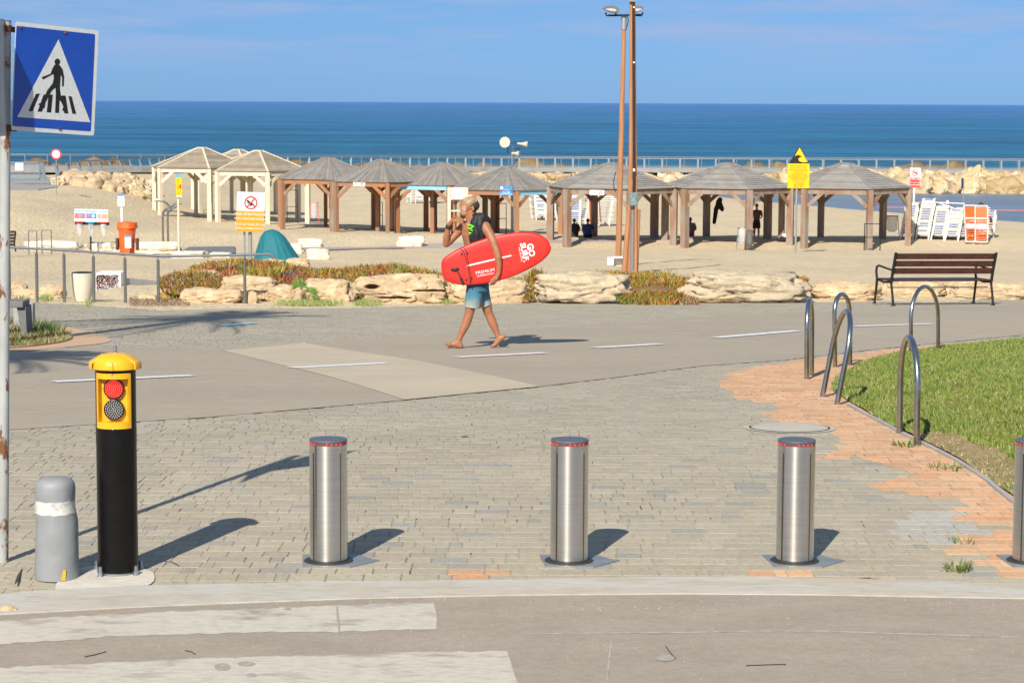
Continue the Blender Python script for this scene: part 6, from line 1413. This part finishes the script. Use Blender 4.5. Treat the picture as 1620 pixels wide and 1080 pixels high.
# mounds that carry the front mats
for (cx, cy, rx, ry, h) in ((1035, 466, 52, 12, .28),):
    Yq = 39.3; c = A(cx, 479, Yq); k = Yq / F; mb = MB(); mb.ellipsoid((c.x, Yq + .35, T(c.x, Yq)), rx * k, .55, h * .9, u=28, v=12); o_ = mb.build('earth_mound', 'mat_soil', None, True); o_['kind'] = 'structure'
# dead twigs on the bank, strip grass, fan palm
mb = MB(); rnd = random.Random(3)
for i in range(90):
    px = rnd.choice([rnd.uniform(860, 940), rnd.uniform(1040, 1080), rnd.uniform(620, 700)]); Yq = rnd.uniform(41, 44); x = (px - 810) / F * Yq; p = Vector((x, Yq, bankz(x, Yq))); ps = [p]
    for j in range(4): ps.append(ps[-1] + Vector((rnd.uniform(-.09, .09), rnd.uniform(-.05, .05), rnd.uniform(-.01, .075))))
    mb.tube(ps, .006, 4)
tag(mb.build('dry_stems', 'rock_grey'), 'grey leafless stems tangled in the succulent bank', 'dry stems', kind='stuff')
M['dry_stem'] = M['rock_grey']
for (px0, px1, py, n_, lb, sd) in ((430, 545, 482, 1400, 'green grass strip at the foot of the boulders around the fan palm', 1), (558, 606, 482, 500, 'thin green grass below the largest boulder', 2), (690, 722, 479, 260, 'green grass sprouting behind the surfer legs', 3), (60, 84, 474, 200, 'green weed beside a railing post at the left', 4), (20, 50, 471, 120, 'small green weed near the first railing post', 5), (136, 146, 483, 90, 'green weed at the foot of the cream bin', 6)):
    rnd = random.Random(sd); mb = MB()
    for i in range(n_):
        px = rnd.triangular(px0, px1, (px0 + px1) / 2); g = G(px, py + rnd.uniform(-3.5, 2)); h = rnd.uniform(.03, .10); a = rnd.uniform(0, 6.28); t = Vector((math.cos(a) * h * .5, math.sin(a) * h * .5, h)); s_ = Vector((.006, 0, 0)); mb.add([g - s_, g + s_, g + t], [(0, 1, 2)], (*rnd.choice([(.10, .19, .03), (.2, .26, .05), (.30, .29, .10)]), 1))
    tag(mb.build('grass_strip', 'plant'), lb, 'grass', kind='stuff')
e = empty('fan_palm', A(488, 478, 38.1), 'small young fan palm with two green fans in front of the boulders', 'palm')
for cx, cy, r_, tl in ((474, 449, 14, 100), (492, 459, 12, 60), (499, 473, 10, 20)):
    c = A(cx, cy + 4, 38.05 if cx != 499 else 38.3); base_ = A(487, 477, 38.1); mb = MB(); mb.tube([base_, base_.lerp(c, .5) + Vector((-.01, -.02, .02)), c], .006, 5); fn = mb.build('stalk', 'leaf', e)
    V2 = MB(); rr = r_ / F * 38 * 1.25
    for i in range(26):
        a = R(tl - 105 + i * 8.2); d = Vector((math.cos(a), -.25 * math.sin(i * 1.7), math.sin(a))).normalized(); s_ = Vector((-math.sin(a), .3, math.cos(a))) * rr * .038; tip = c + d * rr * (1 - .15 * abs(i - 13) / 13) + Vector((0, 0, -.02)); V2.add([c, c + d * rr * .55 + s_, tip, c + d * rr * .55 - s_], [(0, 1, 2), (0, 2, 3)])
    V2.build('fan', 'fan_leaf', e)
rnd = random.Random(8); mb = MB()
for i in range(2600):
    px = rnd.uniform(205, 300); g = G(px, rnd.uniform(462, 484)); h = rnd.uniform(.01, .035); a = rnd.uniform(0, 6.28); s_ = Vector((math.cos(a), math.sin(a), 0)) * .012; mb.add([g - s_, g + s_, g + Vector((rnd.uniform(-.02, .02), 0, h))], [(0, 1, 2)], (*rnd.choice([(.26, .17, .10), (.20, .12, .08), (.34, .25, .16), (.12, .08, .06)]), 1))
tag(mb.build('dry_litter', 'plant'), 'brown dry leaf litter between the railing posts and the slab', 'leaf litter', kind='stuff')

# ------------------------------------------------------------------ date palms outside the picture, whose shadows lie across the promenade
def palm(x, y, h, label, seed, fl=2.0):
    rnd = random.Random(seed); b = Vector((x, y, T(x, y))); e = empty('palm_tree', b, label, 'palm tree', 'palm trees left of the view')
    mb = MB(); ps = [b + Vector((.03 * math.sin(i), 0, h * i / 8)) for i in range(9)]; mb.tube(ps, [.15 - .05 * i / 8 for i in range(9)], 12); mb.build('trunk', 'trunk', e, True)
    top = ps[-1]; mb = MB()
    for i in range(46):
        a = rnd.uniform(0, 6.28); el = rnd.uniform(-.5, 1.1); L_ = fl * rnd.uniform(.8, 1.1); d = Vector((math.cos(a) * math.cos(el), math.sin(a) * math.cos(el), math.sin(el))); pts = []
        for j in range(9): t = j / 8; pts.append(top + d * L_ * t + Vector((0, 0, -.5 * L_ * t * t)))
        mb.tube(pts, .010, 4)
        for j in range(1, 9):
            for s_ in (-1, 1):
                for q in (0, .5):
                    p = pts[j - 1].lerp(pts[j], q); side = d.cross(Vector((0, 0, 1))).normalized() * s_; lf = L_ * .22 * (1 - .5 * j / 9); tip = p + side * lf + d * lf * .6 + Vector((0, 0, -lf * .3)); w_ = d * .026; mb.add([p - w_, p + w_, tip], [(0, 1, 2)])
    mb.build('crown', 'leaf', e)
def shadow_base(px, py, h):
    g = G(px, py); return g.x - .40 * h, g.y - 1.31 * h
x_, y_ = shadow_base(290, 508, 6.2); palm(x_, y_, 6.3, 'palm tree left of the frame that throws the long shadow on the promenade', 1)
x_, y_ = shadow_base(-30, 571, 5.4); palm(x_, y_, 5.4, 'palm tree further left of the frame', 2, 1.5)
# ------------------------------------------------------------------ the surfer
g0 = G(716, 550.5); YS = g0.y; SC = YS / F
def S(x, y, d=0.0): return A(x, y, YS + d)
PERS = empty('person', Vector((S(750, 550).x, YS, g0.z)), 'barefoot blond surfer walking left with a red surfboard under his arm, in blue-grey shorts', 'person')
X1 = Vector((.81, .59, 0)); Y1_ = Vector((.59, -.81, 0)); VX = Vector((1, 0, 0)); VY = Vector((0, 1, 0))
mb = MB()
# trunk, from the hips to the neck
mb.loft([(S(756, 462), .10, .13, VX, VY), (S(757, 450), .118, .165, VX, VY), (S(757, 440), .115, .165, VX, VY), (S(756, 420), .10, .145, X1, Y1_), (S(754, 405), .098, .14, X1, Y1_), (S(751, 388), .112, .155, X1, Y1_), (S(749, 372), .125, .178, X1, Y1_), (S(749, 362), .118, .18, X1, Y1_), (S(750, 354), .095, .155, X1, Y1_), (S(750, 349), .062, .085, X1, Y1_), (S(749, 344), .052, .058, X1, Y1_)])
mb.limb([(S(751, 354), .072), (S(748, 345), .066), (S(745, 334), .062)]); mb.limb([(S(744, 350), .045), (S(740.5, 343), .042), (S(738.5, 338), .036)])
# skull, face
mb.ellipsoid(S(742.5, 324), .098, .076, .098, u=24, v=16); mb.ellipsoid(S(736.5, 329), .064, .058, .086, u=20, v=14); mb.ellipsoid(S(736, 337.5), .056, .048, .05, u=16, v=12); mb.ellipsoid(S(733.2, 341), .028, .03, .024, u=12, v=8)
mb.limb([(S(730.4, 325.5), .010), (S(728.0, 331.5), .0145), (S(729.6, 332.6), .013)], 8)                          # nose
for d in (-.018, .018): mb.ellipsoid(S(729.6, 332, d * .7), .012, .011, .009, u=8, v=6)
mb.limb([(S(730.6, 324.2, -.04), .010), (S(730.0, 323.6, -.012), .012), (S(730.0, 323.6, .012), .012), (S(730.6, 324.2, .04), .010)], 8)   # brow
mb.limb([(S(731.2, 335.6, -.02), .008), (S(730.2, 335.4, 0), .0095), (S(731.2, 335.6, .02), .008)], 8); mb.limb([(S(731.6, 337.6, -.018), .009), (S(730.8, 337.6, 0), .010), (S(731.6, 337.6, .018), .009)], 8)
for d in (-.046, .046): mb.ellipsoid(S(736, 331.5, d), .03, .012, .026, u=10, v=8)                 # cheeks
for d in (-.078, .078): mb.ellipsoid(S(748, 330, d), .020, .010, .034, Matrix.Rotation(R(-12), 3, 'Y'), u=10, v=8)   # ears
# far arm, raised to the chin
mb.limb([(S(739, 357, .13), .068), (S(733, 359, .16), .062), (S(722, 370, .17), .050), (S(711, 382, .15), .046), (S(706, 386, .13), .042)])
mb.limb([(S(706, 385.5, .13), .042), (S(706.5, 376, .11), .045), (S(708.5, 364, .08), .034), (S(710.5, 356, .06), .027), (S(713, 351.5, .05), .028)])
# near arm, hanging outside the board
mb.limb([(S(760, 357, -.10), .070), (S(768, 359, -.16), .068), (S(775, 371, -.215), .058), (S(781, 384, -.26), .050), (S(785.5, 396, -.285), .043)])
mb.limb([(S(785.5, 396, -.285), .043), (S(788, 407, -.285), .045), (S(789.5, 420, -.275), .034), (S(789.3, 431, -.27), .028), (S(787.5, 435.5, -.268), .028)])
# legs
mb.limb([(S(753, 452, -.07), .098), (S(748, 470, -.085), .086), (S(744, 486, -.085), .066), (S(742, 497, -.085), .054), (S(739.5, 506, -.08), .056), (S(735, 517, -.08), .052), (S(729, 530, -.08), .037), (S(725.5, 539, -.08), .033), (S(725, 544, -.08), .035)])
mb.limb([(S(757, 452, .07), .098), (S(764, 470, .085), .086), (S(770, 485, .085), .066), (S(773, 496, .085), .054), (S(777.5, 506, .085), .056), (S(781.5, 516, .08), .050), (S(786, 527, .08), .034), (S(788.5, 534, .08), .033)])
def foot(heel, ball, toe, d, ankle):
    mb.limb([(S(*ankle, d), .033), (S(*heel, d), .034)]); mb.limb([(S(*heel, d), .034), (S((heel[0] + ball[0]) / 2, (heel[1] + ball[1]) / 2 - 1.2, d), .033), (S(*ball, d), .030)])
    mb.limb([(S(ankle[0], ankle[1] + 1, d), .034), (S((ankle[0] + ball[0]) / 2, (ankle[1] + ball[1]) / 2 + 1, d), .034), (S(*ball, d), .027)])
    for k, (w, l) in enumerate(((-.034, .9), (-.013, 1.0), (.006, .93), (.022, .82), (.036, .68))):
        q = (ball[0] + (toe[0] - ball[0]) * l, ball[1] + (toe[1] - ball[1]) * l); mb.limb([(S(*ball, d + w * .8), .019 if k else .022), (S(*q, d + w * 1.1), .011 if k else .0145)], 8)
foot((728.5, 546.5), (711.5, 545.5), (704.5, 543.5), -.08, (725.5, 540)); foot((795.5, 533), (783.5, 545), (776.5, 547.5), .08, (789, 534.5))
def hand(wrist, palm, fingers, thumb, pr=.026):
    mb.limb([(wrist, .027), (wrist.lerp(palm, .5), .030), (palm, pr)], 10)
    for ch in fingers: mb.limb([(ch[0], .0110), (ch[1], .0100), (ch[2], .0090), (ch[3], .0078)], 8)
    mb.limb([(thumb[0], .015), (thumb[1], .0125), (thumb[2], .0105)], 8)
# near hand: fingers go under the board's lower edge and close on it
w_ = S(787.5, 435.5, -.268); pc = S(784.2, 441, -.262); fs = []
for k in range(4):
    o_ = k * 2.5; fs.append((S(786.5 - o_ * .9, 441.5 + o_ * .35, -.262 - .004 * k), S(784.5 - o_ * .95, 446.2 + o_ * .28, -.262), S(781.8 - o_ * .9, 449.6 + o_ * .1, -.235), S(780.6 - o_ * .85, 450.2 + o_ * .05, -.20)))
hand(w_, pc, fs, (S(782.5, 438.5, -.27), S(778.5, 442, -.272), S(776, 445.5, -.262)), .033)
mb.ellipsoid(S(783.5, 441.5, -.258), .034, .018, .036, Matrix.Rotation(R(35), 3, 'Y'), u=12, v=8)
# far hand: loose fist held in front of the chin
w2 = S(713, 351.5, .05); p2_ = S(717.5, 348, .04); fs = []
for k in range(4):
    dz_ = k * 2.15; fs.append((S(718.0 - k * .3, 343.6 + k * 2.5, .03 - .012 * k), S(723.0 + k * .3, 342.4 + k * 2.6, .01 - .014 * k), S(726.0 + k * .1, 344.6 + k * 2.5, -.012 - .012 * k), S(724.6 - k * .2, 347.0 + k * 2.0, -.03 - .006 * k)))
hand(w2, p2_, fs, (S(715.5, 345.5, .03), S(718.5, 342.8, .0), S(722, 343.4, -.012)), .030)
mb.ellipsoid(S(717.5, 348, .035), .036, .022, .032, u=12, v=8)
body = remesh(mb.build('body', 'skin', PERS, True), .0056, 2, .5)
bm_me = body.data; bm_me.materials.append(M['face_cream'])
oL = Vector(PERS.location)
fc0 = S(732, 331)
for p in bm_me.polygons:
    c = p.center + oL
    if c.z > S(0, 334.5).z and c.z < S(0, 321).z and c.x < S(738.5 + 1.2 * noise.noise(c * 30), 0).x and (c - S(738, 329)).length < .14: p.material_index = 1
# hair: blond on top, darker at the back and sides
mb = MB(); mb.ellipsoid(S(743.8, 321.3), .099, .080, .082, u=28, v=18); mb.ellipsoid(S(737, 317.2), .058, .060, .034, u=18, v=12); mb.ellipsoid(S(746.5, 318), .066, .066, .050, u=18, v=12)
for v in mb.v:
    v += (v - S(743, 322)).normalized() * .006 * noise.noise(v * 45)
hr = remesh(mb.build('hair', 'hair', PERS, True), .007, 1)
bm = bmesh.new(); bm.from_mesh(hr.data); cut = S(733.5, 320.8) - oL
bmesh.ops.bisect_plane(bm, geom=bm.verts[:] + bm.edges[:] + bm.faces[:], plane_co=cut, plane_no=(-.5, 0, -.86), clear_outer=True); bm.to_mesh(hr.data); bm.free()
mb = MB(); mb.ellipsoid(S(748.3, 325.0), .082, .0815, .074, u=24, v=16)
hb = remesh(mb.build('hair_back', 'hair_dark', PERS, True), .008, 1)
# short beard, eyes, lips
mb = MB(); mb.ellipsoid(S(732.6, 341.6), .036, .042, .030, u=14, v=10); mb.limb([(S(734.0, 341.8, -.035), .010), (S(731.6, 342.0, 0), .014), (S(734.0, 341.8, .035), .010)], 8);  remesh(mb.build('beard', 'hair_dark', PERS, True), .006, 1)
for d in (-.032, .032): mb = MB(); mb.ellipsoid(S(731.3, 326.8, d), .008, .012, .0065, u=10, v=8); mb.build('eye', 'eye', PERS, True)
mb = MB(); mb.limb([(S(730.7, 336.4, -.022), .004), (S(729.5, 336.3, 0), .005), (S(730.7, 336.4, .022), .004)], 8); mb.build('mouth', 'lips', PERS, True)
# shorts
mb = MB(); mb.loft([(S(756, 441), .128, .176, VX, VY), (S(756, 452), .138, .184, VX, VY), (S(757, 460), .135, .18, VX, VY)])
mb.loft([(S(752, 452, -.08), .110, .094, VX, VY), (S(749, 470, -.09), .104, .094, VX, VY), (S(746, 487, -.09), .094, .090, Vector((1, 0, -.12)), VY)])
mb.loft([(S(758, 452, .08), .118, .098, VX, VY), (S(763, 468, .09), .098, .104, VX, VY), (S(768, 484.5, .09), .078, .092, Vector((1, 0, .28)), VY)])
for v in mb.v: v += Vector((noise.noise(v * 7), noise.noise(v * 7 + Vector((4, 0, 0))), 0)) * .012
remesh(mb.build('shorts', 'shorts', PERS, True), .009, 2)
# watch
mb = MB(); a = S(709.3, 361, .07); b_ = S(710.2, 356.6, .062); mb.tube([a, b_], .0385, 14); mb.tube([a.lerp(b_, .5) + Vector((0, -.034, 0)), a.lerp(b_, .5) + Vector((0, -.046, 0))], .02, 10); mb.build('watch', 'rubber', PERS, 40)
# black wetsuit top hung over the near shoulder
e = empty('wetsuit', S(757, 350, -.1), 'black wetsuit with neon green strap hung over the surfer near shoulder', 'wetsuit')
mb = MB()
mb.limb([(S(752, 341, -.09), .032), (S(757, 343, -.12), .055), (S(764, 344, -.13), .055), (S(770, 348, -.12), .040)]); mb.limb([(S(755, 345, -.13), .055), (S(752, 357, -.175), .062), (S(754, 370, -.175), .066), (S(755, 384, -.15), .066)]); mb.limb([(S(750, 350, -.15), .045), (S(747, 362, -.17), .045), (S(748.5, 376, -.16), .045), (S(750, 387, -.14), .045)])
mb.limb([(S(760, 345, -.13), .055), (S(760.5, 356, -.17), .052), (S(760.5, 372, -.165), .05), (S(759, 384, -.14), .048)]); mb.limb([(S(766, 345, -.08), .05), (S(772, 351, -.02), .05), (S(768, 362, .06), .05), (S(763, 376, .08), .045)])
for v in mb.v: v += Vector((noise.noise(v * 16), noise.noise(v * 16 + Vector((4, 0, 0))), noise.noise(v * 16 + Vector((0, 7, 0))))) * .014
remesh(mb.build('suit', 'wetsuit', e, True), .009, 1)
mb = MB(); mb.tube([S(x, y, -.242 + .006 * k) for k, (x, y) in enumerate(((739.5, 355.5), (744, 356.2), (749, 358), (746.5, 360.5), (742, 361), (745, 363.5), (750, 366), (747, 368.5), (742.5, 368), (744, 371.5), (746.5, 373)))], .0115, 8); mb.build('strap', 'neon', e, True)
mb = MB(); mb.tube([S(x, y, -.232) for x, y in ((747, 352), (751, 353.5), (749.5, 356), (752, 357))], .010, 8); mb.build('logo_patch', 'deep_blue', e, True)

# ------------------------------------------------------------------ the surfboard
BD = -.205
out = [(146, 500), (150, 470), (170, 448), (200, 428), (236, 407), (280, 385), (340, 360), (400, 340), (460, 323), (520, 311), (580, 302), (640, 297), (700, 299), (740, 307), (775, 325), (800, 348), (815, 378), (818, 400), (809, 425), (790, 449), (760, 476), (720, 503), (670, 530), (610, 557), (540, 583), (470, 602), (400, 614), (340, 620), (290, 622), (240, 616), (200, 604), (170, 590), (155, 568), (148, 535)]
cp = lambda x, y: (660 + x / 3.857, 290 + y / 3.857)
out = smoothpoly([cp(*q) for q in out], it=2); n = len(out); ctr = (sum(q[0] for q in out) / n, sum(q[1] for q in out) / n)
BRD = empty('surfboard', S(ctr[0], ctr[1], BD), 'red soft-top surfboard with white GO SURF lettering, carried under the surfer arm', 'surfboard')
mb = MB(); rings = ((1.0, 0), (.985, -.018), (.955, -.029), (.90, -.034), (.6, -.036), (.25, -.037))
front = []
for f_, t_ in rings:
    st = len(mb.v)
    for x, y in out: p = S(ctr[0] + (x - ctr[0]) * f_, ctr[1] + (y - ctr[1]) * f_, BD); p.y = YS + BD + t_; mb.v.append(p)
    front.append(st)
mb.v.append(Vector((S(*ctr).x, YS + BD - .037, S(*ctr).z))); cI = len(mb.v) - 1
for a, b in zip(front, front[1:]):
    for i in range(n): j = (i + 1) % n; mb.f.append((a + i, a + j, b + j, b + i))
for i in range(n): mb.f.append((front[-1] + i, front[-1] + (i + 1) % n, cI))
deck_o = mb.build('deck', 'board_red', BRD, 50)
mb = MB(); back = []
for f_, t_ in ((1.0, 0), (.985, .018), (.955, .029), (.90, .034), (.5, .036)):
    st = len(mb.v)
    for x, y in out: p = S(ctr[0] + (x - ctr[0]) * f_, ctr[1] + (y - ctr[1]) * f_, BD); p.y = YS + BD + t_; mb.v.append(p)
    back.append(st)
for a, b in zip(back, back[1:]):
    for i in range(n): j = (i + 1) % n; mb.f.append((a + i, b + i, b + j, a + j))
mb.f.append(tuple(back[-1] + i for i in range(n))); mb.build('hull', 'board_side', BRD, 50)
def BP(x, y, t=-.0385): p = S(x, y, BD); p.y = YS + BD + t; return p
def bline(q, w, m_, name, t=-.0385):
    mb = MB(); mb.tube([BP(x, y, t) for x, y in q], w, 8); return mb.build(name, m_, BRD, True)
def bstrip(p0, p1, w, m_, name):
    a, b = BP(*p0), BP(*p1); u = (b - a).normalized(); L_ = (b - a).length; v = Vector((0, -1, 0)).cross(u); v = -v if v.z < 0 else v
    mb = MB(); mb.plate([(0, -w), (L_, -w), (L_, w), (0, w)], a, u, v, .0012); return mb.build(name, m_, BRD)
bstrip((738.5, 420.2), (809, 403.8), .0085, 'bright_white', 'stringer')
for x, y in ((272, 430), (307, 426), (300, 587), (332, 577)):
    c = BP(*cp(x, y), -.036); mb = MB(); mb.tube([c, c + Vector((0, -.007, 0))], .014, 12); mb.build('plug', 'rubber', BRD, 40)
bline([cp(262, 392), cp(285, 420), cp(300, 465), cp(312, 520), cp(318, 560), cp(326, 620)][0:6], .0052, 'rubber', 'leash', -.040)
bline([cp(282, 386), cp(298, 412), cp(306, 450), cp(318, 510), cp(330, 572), cp(328, 600)], .0048, 'rubber', 'leash', -.042)
bline([cp(208, 521), cp(228, 528), cp(240, 524)], .020, 'rubber', 'handle', -.038); bline([cp(250, 514), cp(243, 526)], .019, 'rubber', 'handle', -.038)
bline([cp(243, 528), cp(256, 555), cp(266, 575)], .0095, 'rubber', 'handle', -.038); bline([cp(266, 575), cp(276, 598), cp(286, 620)], .018, 'rubber', 'handle', -.038)
ux = Vector((.217, 0, -.976)); uy = Vector((.976, 0, .217))
def btext(s_, px, py, size, bold, sx, ux=ux, uy=uy, m_='bright_white', name='lettering'): return text(s_, BP(px, py, -.037), ux, uy, size, m_, name, BRD, bold=bold, sx=sx, t=.0022)
btext('GO', 839.6, 395.3, 9.6 * SC / .70, .035, .98); btext('SURF.', 829.3, 399.0, 8.6 * SC / .70, .035, 1.0); btext('SURF SCHOOL', 823.3, 402.0, 2.0 * SC / .7, .01, 1.25)
ux2 = Vector((.98, 0, .19)).normalized(); uy2 = Vector((-.19, 0, .98)).normalized()
btext('PREMIUM', 767.5, 429.0, 4.6 * SC / .70, .0, 1.12, ux2, uy2); btext('SURFBOARD', 768, 434.2, 2.6 * SC / .70, .0, 1.32, ux2, uy2)
# pale scuffs of wax
rnd = random.Random(14); mb = MB()
for i in range(60):
    x, y = rnd.gauss(812, 9), rnd.gauss(415, 13); a = rnd.uniform(0, 3.1); l_ = rnd.uniform(.3, 1.3)
    if not (798 < x < 829 and 385 < y < 433): continue
    p = BP(x, y, -.0372); u = Vector((math.cos(a), 0, math.sin(a))) * SC * l_; v = Vector((-math.sin(a), 0, math.cos(a))) * SC * .16; mb.add([p - u - v, p + u - v, p + u + v, p - u + v], [(0, 1, 2, 3)])
M['wax'] = mat('wax', (.80, .16, .13), .6)
mb.build('wax_marks', 'wax', BRD)
for o_ in scene.objects:
    if o_.type == 'MESH' and o_.parent is None and 'kind' not in o_ and 'label' not in o_: o_['kind'] = 'structure'
